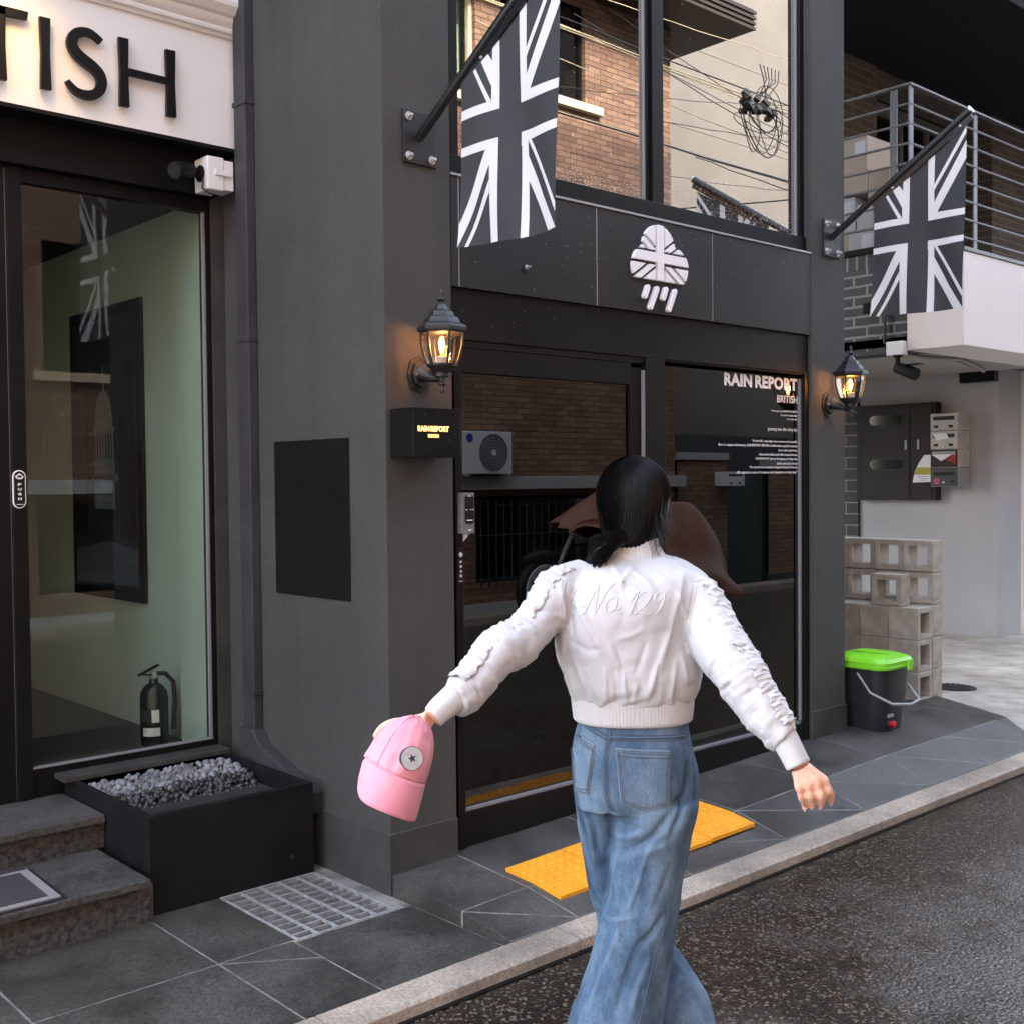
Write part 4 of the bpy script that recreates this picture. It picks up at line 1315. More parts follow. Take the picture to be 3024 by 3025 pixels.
# ================================================================== the yard side: neighbouring building
NB = thing('neighbour_building', (8.5, 4.66, 0), 'brick and plaster neighbour building with railed balcony over an open yard', 'building')
MB().box(8.5, 8.75, 4.66, 12.0, 2.612, 3.28).build('balcony_wall', M['brickB'], NB)
MB().box(8.497, 8.75, 4.66, 12.0, 3.281, 3.40).build('soldier_course', M['soldier'], NB)
MB().box(8.48, 8.78, 4.64, 12.0, 3.401, 3.45).build('coping', M['black'], NB, bevel=.004)
MB().box(8.496, 8.75, 4.655, 12.0, 2.58, 2.611).build('brick_lintel', M['soffit'], NB)
# pale parapet over the yard
MB().box(8.46, 30.0, 4.19, 4.66, 2.582, 3.30).build('parapet', M['parapet'], NB, bevel=.006)
MB().box(8.45, 30.0, 4.18, 4.67, 3.301, 3.33).build('parapet_cap', M['railing'], NB, bevel=.003)
MB().box(8.493, 8.52, 4.52, 4.659, 2.585, 3.29).build('corner_strip', M['plasterG'], NB)
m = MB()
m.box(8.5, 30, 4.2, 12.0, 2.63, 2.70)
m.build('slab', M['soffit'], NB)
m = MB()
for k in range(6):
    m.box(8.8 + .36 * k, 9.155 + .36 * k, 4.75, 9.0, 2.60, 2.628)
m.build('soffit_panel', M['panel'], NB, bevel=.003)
# wall of the yard with its corner
MB().box(11.0, 11.5, 5.10, 12.0, -.02, 2.629).build('yard_wall', M['plasterG'], NB, bevel=.004)
MB().box(11.5005, 30.0, 5.103, 5.6, -.02, 2.629).build('front_wall', M['plasterB'], NB)
MB().box(10.96, 11.0, 6.60, 9.5, -.02, 2.629).build('brick_strip', M['brickStrip'], NB)
# balcony back wall, window, ceiling
m = MB()
m.box(8.0, 10.83, 6.3, 6.6, 2.75, 6.2)
m.build('balcony_back_wall', M['brickBy'], NB)
m = MB()
m.box(13.3, 30.0, 6.25, 6.7, 2.75, 6.2)
m.box(10.8301, 13.2999, 6.33, 6.7, 5.72, 6.2)
m.build('balcony_back_wall', M['brickBy'], NB)
wn = MB()
for a in (10.84, 11.35, 11.5, 12.1, 12.7, 13.22):
    wn.box(a, a + .07, 6.75, 6.82, 2.75, 5.7)
wn.box(10.84, 13.29, 6.74, 6.82, 5.6, 5.719)
wn = wn.build('balcony_window', M['railing'], NB)
MB().box(10.85, 13.28, 6.79, 6.796, 2.75, 5.6).build('window_pane', M['glassU'] if False else M['glassD'], wn)
MB().box(10.7, 13.4, 7.6, 7.7, 2.7, 6.0).build('inner_wall', M['inner'], NB)
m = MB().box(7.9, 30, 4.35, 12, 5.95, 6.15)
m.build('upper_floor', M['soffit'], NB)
m = MB()
m.prism([(8.1, 4.34), (30, 4.34), (30, 3.95), (9.3, 3.95)], 'z', 5.62, 5.75)
m.prism([(6.2, 6.0), (9.6, 4.5), (30, 4.5), (30, 9), (6.2, 9)], 'z', 5.80, 5.949)
m.build('eaves', P('dark navy soffit', (.02, .024, .028), .7), NB)
m = MB().box(8.3, 30, 3.7, 4.6, 5.751, 6.3)
m.build('eaves_edge', M['plasterG'], NB)
m = MB().box(7.9, 30, 4.6, 12, 6.31, 11.2)
m.build('upper_wall', M['brickBy'], NB)

RB = thing('unseen_sun_block', (9, 13, 0), 'tall plain grey block added unseen behind the yard to hold off the sun', 'building')  # unseen block, added to keep direct sun off the yard and lower brick wall
MB().box(5.0, 30, 12.2, 15, -.03, 16.2).build('wall', M['plasterH'], RB)

# railing
rl = thing('balcony_railing', (8.5, 4.66, 3.4), 'grey steel balcony railing with thin horizontal bars turning the corner', 'railing')
m = MB()
zr = [3.60, 3.755, 3.91, 4.065, 4.22, 4.375, 4.53]
for z in zr:
    m.tube([(8.5, 4.66, z), (8.5, 8.5, z)], .011, 8)
    m.tube([(8.5, 4.66, z), (20.0, 4.66, z)], .011, 8)
m.build('bars', M['railing'], rl, smooth=40)
m = MB()
m.box(8.475, 8.525, 4.636, 8.5, 4.672, 4.688)
m.box(8.5255, 20, 4.636, 4.684, 4.672, 4.688)
m.build('handrail', M['railing'], rl)
for (px, py) in ((8.5, 4.795), (8.5, 6.6)):
    MB().box(px - .006, px + .006, py - .03, py + .03, 3.45, 4.6715).build('post', M['railing'], rl)
for px in (8.52, 9.6, 10.7, 11.8, 12.9, 14.0):
    MB().box(px - .03, px + .03, 4.654, 4.666, 3.33 if px > 8.6 else 3.45, 4.6715).build('post', M['railing'], rl)

# cartons on the balcony
def carton(x0, x1, y0, y1, z0, z1, mat, label, patch=True):
    t = thing('cardboard_box', ((x0 + x1) / 2, (y0 + y1) / 2, z0), label, 'carton', 'cartons stacked on the balcony')
    MB().box(x0, x1, y0, y1, z0, z1).build('carton', mat, t, bevel=.006)
    m = MB()
    m.box(x0 - .0015, x0, (y0 + y1) / 2 - .03, (y0 + y1) / 2 + .03, z0 + .004, z1 - .004)
    m.build('tape', P('carton tape', (.5, .42, .3), .35), t)
    if patch:
        MB().box(x0 - .003, x0 - .001, y0 + .02, y0 + .12, z1 - .16, z1 - .04).build('address_label', M['paper'], t)
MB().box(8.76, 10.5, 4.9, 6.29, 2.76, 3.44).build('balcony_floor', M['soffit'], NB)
carton(8.9, 9.3, 5.2, 5.75, 3.45, 3.70, M['cartonW'], 'pale carton at the bottom of the balcony stack', True)
carton(8.9, 9.3, 4.98, 5.18, 3.45, 3.70, M['cartonT'], 'tan carton low behind the railing beside the pale stack', False)
carton(8.9, 9.3, 5.39, 5.8, 3.705, 4.0, M['cartonW'], 'pale carton with label third down in the balcony stack', True)
carton(8.9, 9.3, 5.0, 5.37, 3.705, 3.92, M['cartonW'], 'plain white carton beside the labelled one on the balcony', False)
carton(8.88, 9.25, 5.265, 5.8, 4.01, 4.20, M['carton'], 'brown carton in the middle of the balcony stack', False)
carton(8.9, 9.2, 5.06, 5.26, 3.925, 4.18, M['carton'], 'small brown carton nearest the flag on the balcony', False)
carton(8.9, 9.3, 5.265, 5.8, 4.205, 4.50, M['carton'], 'large brown carton on top of the balcony stack', True)

# meter cabinet, mailboxes, flyer
mc = thing('meter_cabinet', (10.9, 6.1, 1.35), 'dark brown electric meter cabinet with rounded windows on the grey yard wall', 'cabinet')
MB().box(10.88, 10.999, 5.685, 6.565, 1.345, 2.332).build('case', M['cabinet'], mc, bevel=.004)
for a, b in ((5.96, 6.52), (5.72, 5.95)):
    MB().box(10.868, 10.8795, a, b, 1.375, 2.30).build('door', M['cabinet'], mc, bevel=.003)
def pill(mb, yc, zc, hw_, hh, x0, x1, mi=0):
    pts = [(yc + hw_ - hh + hh * math.cos(rad(a)), zc + hh * math.sin(rad(a))) for a in range(-90, 91, 15)] + [(yc - hw_ + hh + hh * math.cos(rad(a)), zc + hh * math.sin(rad(a))) for a in range(90, 271, 15)]
    mb.prism(pts, 'x', x0, x1, mi)
for zc in (2.17, 1.715):
    m = MB(); pill(m, 6.215, zc, .205, .066, 10.858, 10.8675, 0); m.build('window_rim', M['rubber'], mc)
    m = MB(); pill(m, 6.215, zc, .185, .05, 10.855, 10.8579, 0); m.build('window_pane', P('dark meter glass', (.01, .014, .013), .1), mc)
for yy in (5.995, 5.86):
    MB().box(10.855, 10.8675, yy - .012, yy + .012, 1.86, 1.96).build('handle', M['greypl'], mc, bevel=.003)

def mailbox(z0, z1, mat, side, lab, kind):
    t = thing('mailbox', (10.87, 5.53, z0), lab, 'mailbox', 'stacked mailboxes on the yard wall')
    MB().box(10.75, 10.998, 5.385, 5.67, z0, z1).build('case', side, t, bevel=.004)
    fr = MB().box(10.744, 10.7495, 5.39, 5.665, z0 + .004, z1 - .004)
    fr = fr.build('front', mat, t, bevel=.002)
    m = MB()
    h = z1 - z0
    if kind == 'white':
        m.box(10.7415, 10.7438, 5.42, 5.64, z1 - .068, z1 - .03)
        for yy in (5.61, 5.455): pill(m, yy, z0 + .04, .024, .014, 10.7415, 10.7438)
        m.build('slot', M['rubber'], fr)
        m2 = MB(); pill(m2, 5.532, z0 + .03, .008, .008, 10.738, 10.7435); m2.build('lock', M['bolt'], fr)
    elif kind == 'grey':
        m.box(10.7415, 10.7438, 5.41, 5.65, z1 - .06, z1 - .02)
        m.build('slot', M['greypl'], fr)
    else:
        m.box(10.7415, 10.7438, 5.42, 5.63, z1 - .075, z1 - .045)
        pill(m, 5.44, z0 + .055, .02, .013, 10.7415, 10.7438)
        m.build('slot', M['inner'], fr)
        m2 = MB(); pill(m2, 5.53, z0 + .045, .011, .011, 10.738, 10.7438); m2.build('lock', M['bolt'], fr)
        m2 = MB(); pill(m2, 5.60, z0 + .055, .032, .032, 10.7405, 10.7438); m2.build('sticker', M['pinkst'], fr)
    return t
mailbox(2.035, 2.205, M['ivory'], M['ivory'], 'white mailbox with torn slot at the top of the stack', 'white')
mailbox(1.853, 2.032, M['ivory'], M['ivory'], 'white mailbox with folded paper in its slot, second in the stack', 'white')
mailbox(1.672, 1.85, M['cabinet'], M['ivory'], 'grey mailbox stuffed with red leaflets, third in the stack', 'grey')
mailbox(1.482, 1.669, M['bin'], M['greypl'], 'dark mailbox with pink sticker at the bottom of the stack', 'dark')
m = MB().prism([(5.64, 2.005), (5.50, 2.01), (5.47, 1.955), (5.6, 1.94)], 'x', 10.735, 10.7375)
m.build('folded_paper', M['paper'], label='folded white paper poking from the second mailbox', cat='paper')
m = MB().prism([(5.65, 1.80), (5.44, 1.80), (5.55, 1.735)], 'x', 10.735, 10.7375)
m.prism([(5.63, 1.80), (5.40, 1.795), (5.40, 1.70), (5.50, 1.745)], 'x', 10.7378, 10.740, 1)
m.build('leaflets', [M['paper'], M['redprint']], label='red and white leaflets sticking out of the grey mailbox', cat='leaflets')
fy = thing('hanging_flyer', (10.74, 5.8, 1.5), 'curled white flyer with a yellow band hanging beside the mailboxes', 'flyer')
flp = [(5.675, 1.80), (5.74, 1.80), (5.80, 1.72), (5.84, 1.64), (5.86, 1.56), (5.865, 1.525), (5.675, 1.53)]
m = MB().prism(flp, 'x', 10.76, 10.7615)
m.build('sheet', M['paper'], fy)
m = MB().prism([(5.678, 1.675), (5.818, 1.675), (5.852, 1.602), (5.678, 1.605)], 'x', 10.7585, 10.7598)
m.build('yellow_band', M['yellow'], fy)
m = MB()
for k in range(3): m.box(10.7588, 10.7598, 5.70, 5.82 - .02 * k, 1.582 - .018 * k, 1.588 - .018 * k)
m.build('print_lines', M['greypl'], fy)

# camera under the balcony
t = thing('security_camera', (8.6, 4.9, 2.5), 'black bullet camera on a pale junction box under the balcony edge', 'camera')
MB().box(8.42, 8.495, 4.67, 4.82, 2.55, 2.66).build('junction_box', M['white'], t, bevel=.006)
MB().lathe((8.46, 4.74, 2.55), [(.04, 0), (.038, -.012), (.02, -.02), (.02, -.09)], 16).build('mount', M['black'], t, smooth=40)
a, b = Vector((8.46, 4.755, 2.46)), Vector((8.44, 4.57, 2.385))
dd = (b - a).normalized()
bd = MB().tube([a, a + dd * .01, a + dd * .15, b], [.03, .045, .05, .05], 18).build('camera_body', M['black'], t, smooth=40)
MB().box(8.40, 8.49, 4.53, 4.66, 2.462, 2.47).build('visor', M['black'], bd)
cb = MB().tube([(8.5, 4.75, 2.57), (8.9, 4.72, 2.55), (9.5, 4.74, 2.59), (10.3, 4.95, 2.57), (10.9, 5.2, 2.6)], .018, 8)
cb.tube([(8.5, 4.79, 2.58), (8.9, 4.77, 2.575), (9.6, 4.82, 2.58), (10.9, 5.26, 2.615)], .014, 8)
cb.build('conduit', M['panel'], smooth=50, label='pale cable conduits sagging under the balcony soffit', cat='conduit')
tag(MB().box(10.9, 10.999, 5.1, 5.45, 2.5, 2.62).build('wall_duct', M['black'], bevel=.004), 'short black duct box at the top of the grey yard wall', 'duct')
t = thing('wall_pipe', (8.46, 4.9, 2.7), 'thin black pipe with clips on the charcoal balcony brick', 'pipe')
MB().tube([(8.475, 4.86, 2.66), (8.475, 4.86, 3.1)], .012, 8).build('pipe', M['cable'], t, smooth=40)
MB().box(8.46, 8.499, 4.83, 5.05, 2.92, 3.0).build('clip_box', M['black'], t, bevel=.004)

# concrete blocks
blk = MB()
def block_mb(ax):
    mb = MB()
    # hollow block .204 (Y) x .204 (Z) x depth, hole along X or Y
    w_, h_, dpt, t_ = .2035, .2035, .13 if ax == 'x' else .2, .034
    if ax == 'x':
        B = lambda a, b, c, d_: mb.box(0, dpt, a, b, c, d_)
        B(0, w_, 0, t_); B(0, w_, h_ - t_, h_); B(0, t_, t_, h_ - t_); B(w_ - t_, w_, t_, h_ - t_)
    else:
        B = lambda a, b, c, d_: mb.box(a, b, 0, w_, c, d_)
        dpt = .185
        B(0, dpt, 0, t_); B(0, dpt, h_ - t_, h_); B(0, t_, t_, h_ - t_); B(dpt - t_, dpt, t_, h_ - t_)
    return mb
def fuse(mb):
    me = mb.mesh('concrete_block', M['block'])
    bm = bmesh.new(); bm.from_mesh(me)
    bmesh.ops.remove_doubles(bm, verts=bm.verts, dist=1e-4)
    bm.to_mesh(me); bm.free()
    return me
meX, meY = fuse(block_mb('x')), fuse(block_mb('y'))
def put_block(me, x, y, z, rz, label, group):
    o = bpy.data.objects.new('concrete_block', me)
    COL.objects.link(o)
    o.location = (x, y, z); o.rotation_euler = (0, 0, rz)
    b = o.modifiers.new('bevel', 'BEVEL'); b.width = .004; b.segments = 2; b.limit_method = 'ANGLE'
    tag(o, label, 'concrete block', group)
cols = ['nearest the yard', 'second from the yard', 'third from the yard', 'behind the pillar edge']
rows = ['bottom', 'second', 'third', 'fourth', 'top']
for j in range(5):
    for i in range(4):
        put_block(meX, 6.99 + random.uniform(-.004, .004), 3.672 + .2075 * i, .131 + .2085 * j, rad(random.uniform(-.8, .8)),
                  'hollow block in the %s course of the tall stack, %s' % (rows[j], cols[i]), 'tall stack of hollow blocks')
for j in range(3):
    for i in range(4):
        put_block(meY, 6.792 + random.uniform(-.004, .004), 3.665 + .2065 * i, .131 + .2055 * j, rad(random.uniform(-.8, .8)),
                  'hollow block in the %s course of the low front stack, %s' % (['bottom', 'middle', 'top'][j], cols[i]), 'low front stack of hollow blocks')
put_block(meX, 6.80, 3.79, .749, rad(2), 'single hollow block standing loose on top of the low stack', 'loose block')

# lidded bin
bn = thing('compost_bin', (6.0, 3.52, .14), 'charcoal lidded bucket with bright green lid and red tap beside the right pillar', 'bin')
bx, by = 5.99, 3.51
def rr(cx, cy, hx, hy, r, z, k=6):
    out = []
    for sx, sy, a0 in ((1, 1, 0), (-1, 1, 90), (-1, -1, 180), (1, -1, 270)):
        for i in range(k + 1):
            a = rad(a0 + 90 * i / k)
            out.append((cx + sx * (hx - r) + r * math.cos(a), cy + sy * (hy - r) + r * math.sin(a), z))
    return out
def loft(rings, cap=True):
    mb = MB(); n_ = len(rings[0]); v = [p for r_ in rings for p in r_]
    f_ = [(i * n_ + k, i * n_ + (k + 1) % n_, (i + 1) * n_ + (k + 1) % n_, (i + 1) * n_ + k) for i in range(len(rings) - 1) for k in range(n_)]
    if cap: f_ += [tuple(range(n_))[::-1], tuple((len(rings) - 1) * n_ + k for k in range(n_))]
    return mb.add(v, f_)
loft([rr(bx, by, .135, .13, .09, .137), rr(bx, by, .138, .133, .09, .145), rr(bx, by, .158, .15, .08, .33), rr(bx, by, .172, .162, .075, .50)]).build('bucket', M['bin'], bn, smooth=40)
lid = loft([rr(bx, by, .185, .175, .07, .498), rr(bx, by, .187, .177, .07, .512), rr(bx, by, .182, .172, .07, .514), rr(bx, by, .182, .172, .07, .535), rr(bx, by, .17, .16, .07, .553), rr(bx - .01, by + .01, .12, .12, .06, .572)]).build('lid', M['lid'], bn, smooth=30)
m = MB()
m.box(bx - .05, bx + .02, by - .085, by + .1, .5735, .579)
m.build('lid_flap', M['lid'], lid, bevel=.003)
MB().box(bx + .06, bx + .105, by - .192, by - .176, .478, .54).build('latch', M['lid'], bn, bevel=.004)
m = MB().tube([(bx - .172, by, .47), (bx - .185, by - .09, .37), (bx - .14, by - .2, .315), (bx, by - .235, .30), (bx + .12, by - .22, .31), (bx + .2, by - .12, .36), (bx + .185, by, .45)], [.006, .007, .008, .0085, .008, .007, .006], 8)
m.build('handle', M['greypl'], bn, smooth=50)
MB().lathe((bx - .06, by - .136, .185), [(.03, 0), (.028, -.008)], 16, axis='y').build('tap_flange', M['rubber'], bn)
MB().lathe((bx - .06, by - .144, .185), [(.017, 0), (.019, -.02), (.012, -.028)], 16, axis='y').build('tap', M['red'], bn, smooth=40)
MB().box(bx - .085, bx - .03, by - .145, by - .138, .222, .24).build('name_plate', M['greypl'], bn)

# manhole
mh = thing('manhole_cover', (7.75, 3.9, .09), 'small round iron drain cover in the wet yard concrete', 'manhole')
m = MB().lathe((7.75, 3.92, yz(7.75, 3.92)), [(.16, -.01), (.16, .004), (.15, .006)], 28)
m.build('cover', M['castiron'], mh, smooth=30)
m = MB()
for k in range(-4, 5):
    w_ = math.sqrt(max(0, .14 ** 2 - (k * .03) ** 2))
    m.box(7.75 - w_, 7.75 + w_, 3.92 + k * .03 - .006, 3.92 + k * .03 + .006, yz(7.75, 3.92) + .0062, yz(7.75, 3.92) + .01)
m.build('ribs', M['castiron'], mh)

# ================================================================== the far side of the lane, seen in the glass
HB = thing('brick_house', (6.0, -2.9, 0), 'red brown brick house across the lane, mirrored in the shop glass', 'house')
wb = MB()
yw = -2.9
def wall_with_holes(mb, xa, xb, z0, z1, holes, y0, y1):
    xs_ = sorted({xa, xb} | {h[0] for h in holes} | {h[1] for h in holes})
    zs_ = sorted({z0, z1} | {h[2] for h in holes} | {h[3] for h in holes})
    for i in range(len(xs_) - 1):
        for j in range(len(zs_) - 1):
            cx, cz = (xs_[i] + xs_[i + 1]) / 2, (zs_[j] + zs_[j + 1]) / 2
            if any(h[0] < cx < h[1] and h[2] < cz < h[3] for h in holes): continue
            mb.add([(xs_[i], y1, zs_[j]), (xs_[i + 1], y1, zs_[j]), (xs_[i + 1], y1, zs_[j + 1]), (xs_[i], y1, zs_[j + 1])], [(0, 1, 2, 3)])
    for h in holes:
        a, b, c, d_ = h
        mb.add([(a, y0, c), (a, y1, c), (a, y1, d_), (a, y0, d_)], [(0, 1, 2, 3)])
        mb.add([(b, y0, c), (b, y1, c), (b, y1, d_), (b, y0, d_)], [(0, 1, 2, 3)])
        mb.add([(a, y0, d_), (a, y1, d_), (b, y1, d_), (b, y0, d_)], [(0, 1, 2, 3)])
        mb.add([(a, y0, c), (a, y1, c), (b, y1, c), (b, y0, c)], [(0, 1, 2, 3)])
holes = [(8.15, 8.7, 6.0, 7.5), (9.1, 10.5, 6.28, 7.5), (8.59, 10.6, .4, 1.4), (4.5, 6.4, .4, 1.4), (4.5, 5.6, 6.1, 7.4), (1.5, 2.8, 6.1, 7.4), (4.6, 5.8, 2.8, 4.2), (1.0, 2.5, 2.8, 4.2)]
wall_with_holes(wb, -12, 12.15, .16, 8.0, holes, yw - .16, yw)
wb.add([(12.15, yw, .16), (12.15, yw - 6, .16), (12.15, yw - 6, 8.0), (12.15, yw, 8.0)], [(0, 1, 2, 3)])
wb.build('wall', M['brickR'], HB)
MB().box(-12, 12.18, yw - .3, yw + .03, -.03, .16).build('plinth', M['plasterG'], HB)
MB().box(-12, 12.2, yw + .001, yw + .16, 1.48, 1.635).build('ledge', M['plasterG'], HB, bevel=.006)
m = MB().box(-12, 13.0, yw - 6.5, yw + .75, 7.62, 7.9)
for k in range(4): m.box(-12, 13.02, yw + .7501 + .004 * k, yw + .77 + .004 * k, 7.62 + .07 * k, 7.66 + .07 * k)
m.build('roof', M['wood'], HB)
m = MB()
for (a, b, c, d_) in holes:
    m.box(a - .1, b + .1, yw - .6, yw - .5, c - .1, d_ + .1)
m.build('inner_wall', M['inner'], HB)
for (a, b, c, d_) in holes:
    w_ = MB()
    w_.box(a, a + .05, yw - .12, yw - .06, c, d_); w_.box(b - .05, b, yw - .12, yw - .06, c, d_)
    w_.box(a + .05, b - .05, yw - .12, yw - .06, d_ - .05, d_); w_.box(a + .05, b - .05, yw - .12, yw - .06, c, c + .05)
    w_ = w_.build('window', M['cream'] if c > 5.9 and a < 9 else M['black'], HB)
    MB().box(a + .05, b - .05, yw - .1, yw - .095, c + .05, d_ - .05).build('window_pane', M['glassL'], w_)
    if a == 8.15: MB().box(a, b, yw - .3, yw - .28, c, d_).build('curtain', M['curtain'], w_)
    if c > 2: MB().box(a - .12, b + .25, yw + .001, yw + .08, c - .1, c - .001).build('window_sill', M['cream'], w_)
# bars before the low window
bw = thing('window_guard', (9.6, yw, .4), 'dark iron window guard before the low window of the brick house', 'window guard')
m = MB()
for k in range(17): m.tube([(8.62 + .12 * k, yw + .05, .36), (8.62 + .12 * k, yw + .05, 1.36)], .008, 6)
for z in (.44, .95, 1.3): m.tube([(8.56, yw + .05, z), (10.62, yw + .05, z)], .008, 6)
m.build('bars', M['gate'], bw)

def ac_unit():
    t = thing('air_conditioner', (8.5, yw + .2, 1.64), 'white outdoor air conditioner unit on the ledge, mirrored in the glass door', 'air conditioner')
    MB().box(8.1, 8.88, yw + .03, yw + .31, 1.66, 2.14).build('casing', M['white'], t, bevel=.01)
    m = MB()
    for k in range(1, 7): 
        r = .035 * k
        m.tube([(8.6 + r * math.cos(rad(a)), yw + .316, 1.9 + r * math.sin(rad(a))) for a in range(0, 361, 12)], .0045, 5, caps=False)
    for a in range(0, 180, 30):
        m.tube([(8.6 - .21 * math.cos(rad(a)), yw + .314, 1.9 - .21 * math.sin(rad(a))), (8.6 + .21 * math.cos(rad(a)), yw + .314, 1.9 + .21 * math.sin(rad(a)))], .003, 4)
    m.build('fan_grille', M['greypl'], t)
    MB().lathe((8.6, yw + .3105, 1.9), [(.215, 0), (.215, .002)], 32, axis='y').build('fan_opening', P('fan shade', (.12, .125, .13), .6), t)
    MB().lathe((8.6, yw + .32, 1.9), [(.035, 0), (.03, .006)], 18, axis='y').build('fan_hub', M['white'], t)
    m = MB(); m.lathe((8.25, yw + .3105, 2.06), [(.001, .0), (.05, .001), (.05, .002)], 18, axis='y')
    m.build('badge', P('blue badge', (.03, .08, .4), .4), t)
    m = MB()
    for x_ in (8.2, 8.8): m.box(x_ - .02, x_ + .02, yw + .05, yw + .36, 1.636, 1.66)
    m.obox((8.93, yw + .2, 1.76), (.012, .03, .3), (0, rad(-25), 0))
    m.build('bracket', M['galv'], t)
ac_unit()

# covered scooter
sc_ = thing('covered_scooter', (10.6, -2.0, -.03), 'parked scooter under a brown tarpaulin, mirrored in the shop window', 'scooter')
def scooter():
    for wx in (8.78, 11.6):
        MB().tube([(wx + .33 * math.cos(rad(a)), -2.0, .36 + .33 * math.sin(rad(a))) for a in range(0, 361, 10)], .055, 10, caps=False).build('tyre', M['rubber'], sc_, smooth=60)
        m = MB().lathe((wx, -2.0, .36), [(.3, -.05), (.3, .04), (.285, .058), (.26, .05), (.1, .06), (.03, .07)], 28, axis='y')
        rm = m.build('wheel_rim', M['rim'], sc_, smooth=40)
        m = MB()
        for k in range(12):
            a = rad(30 * k)
            m.lathe((wx + .205 * math.cos(a), -1.955, .36 + .205 * math.sin(a)), [(.032, -.01), (.032, .0125)], 10, axis='y')
        m.build('rim_hole', M['rubber'], rm)
    MB().tube([(8.9, -1.93, .5), (9.05, -1.92, .8), (9.2, -1.92, 1.02)], .028, 10).build('fork', M['galv'], sc_, smooth=40)
    m = MB().tube([(8.5, -2.0, .7), (8.7, -2.0, .75), (8.95, -2.0, .72), (9.1, -2., .62)], [.05, .08, .08, .05], 10)
    m.build('mudguard', M['rubber'], sc_, smooth=40)
    MB().box(9.2, 11.3, -2.2, -1.85, .3, .85).build('body', M['rubber'], sc_, bevel=.05)
    m = MB().lathe((9.28, -1.9, 1.06), [(.001, 0), (.035, .01), (.03, .03)], 12, axis='y')
    m.build('mirror', M['rim'], sc_, smooth=50)
    # tarpaulin: ridge line falls to both sides
    ridge = [(9.0, 1.12), (9.2, 1.26), (9.5, 1.36), (9.75, 1.5), (10.1, 1.52), (10.5, 1.35), (10.9, 1.3), (11.25, 1.31), (11.55, 1.22), (11.8, .85), (12.0, .3)]
    low = [.98, 1.1, 1.0, .9, .75, .45, .3, .2, .15, .1, .1]
    rings = []
    mb = MB(); v = []
    for i, ((x, zt), zl) in enumerate(zip(ridge, low)):
        for k in range(13):
            s_ = (k - 6) / 6
            wv = .05 * math.sin(i * 1.9 + k * 1.3) + .06 * math.sin(k * 2.6 + i * .6)
            y_ = -2.0 + s_ * (.12 + .26 * min(1, (i + 1) / 4)) * (1 if abs(s_) < .5 else 1.0) + wv * abs(s_)
            z_ = zt - (zt - zl) * (max(0, abs(s_) - .25) / .75) ** .8 + .025 * math.sin(k * 2 + i * 3)
            v.append((x + wv * .8, y_, z_))
    mb.add(v, [(i * 13 + k, i * 13 + k + 1, (i + 1) * 13 + k + 1, (i + 1) * 13 + k) for i in range(len(ridge) - 1) for k in range(12)])
    o = mb.build('tarpaulin', M['cover'], sc_, smooth=60)
    ss = o.modifiers.new('subdivision', 'SUBSURF'); ss.levels = ss.render_levels = 2
    so = o.modifiers.new('solid', 'SOLIDIFY'); so.thickness = .006
scooter()

# grey house and its garden wall further along
GH = thing('grey_house', (18, -4.6, 0), 'plain grey plaster house beyond the brick one, mirrored in the upstairs window', 'house')
m = MB().box(12.8, 34, -9, -4.6, -.03, 10.5)
m.build('wall', M['plasterH'], GH)
m = MB()
for k in range(6): m.box(12.8, 34, -4.5998, -4.592, 2.0 + 1.3 * k, 2.012 + 1.3 * k)
m.build('wall_joint', P('pale wall joint', (.19, .175, .155), .85), GH)
gw = thing('garden_wall', (16, -2.9, 0), 'low brick garden wall with dark gate in front of the grey house', 'wall')
m = MB()
wall_with_holes(m, 12.2, 13.3, .16, 1.85, [], -3.05, -2.9)
wall_with_holes(m, 14.3, 26, .16, 1.75, [], -3.05, -2.9)
m.build('wall', M['brickR'], gw)
m = MB().box(12.2, 13.3, -3.1, -2.86, 1.851, 1.95); m.box(14.3, 26, -3.1, -2.86, 1.751, 1.85)
m.build('coping', M['plasterG'], gw)
m = MB().box(12.2, 13.3, -3.05, -2.88, -.03, .159); m.box(14.3, 26, -3.05, -2.88, -.03, .159); m.box(12.2, 26, -3.4, -3.06, -.03, 2.2)
m.build('wall_base', M['soffit'], gw)
m = MB().box(13.31, 14.29, -2.99, -2.94, -.02, 1.7)
m.build('gate', M['gate'], gw)
mb_ = thing('letter_box', (13.25, -2.85, 1.48), 'pale letter box on the garden wall by the gate, mirrored in the shop window', 'mailbox')
MB().box(13.02, 13.45, -2.899, -2.70, 1.48, 1.68).build('case', M['white'], mb_, bevel=.005)
m = MB().box(13.08, 13.4, -2.6995, -2.697, 1.62, 1.645); m.box(13.1, 13.16, -2.6995, -2.697, 1.51, 1.53); m.box(13.3, 13.36, -2.6995, -2.697, 1.51, 1.53)
m.build('slot', M['rubber'], mb_)

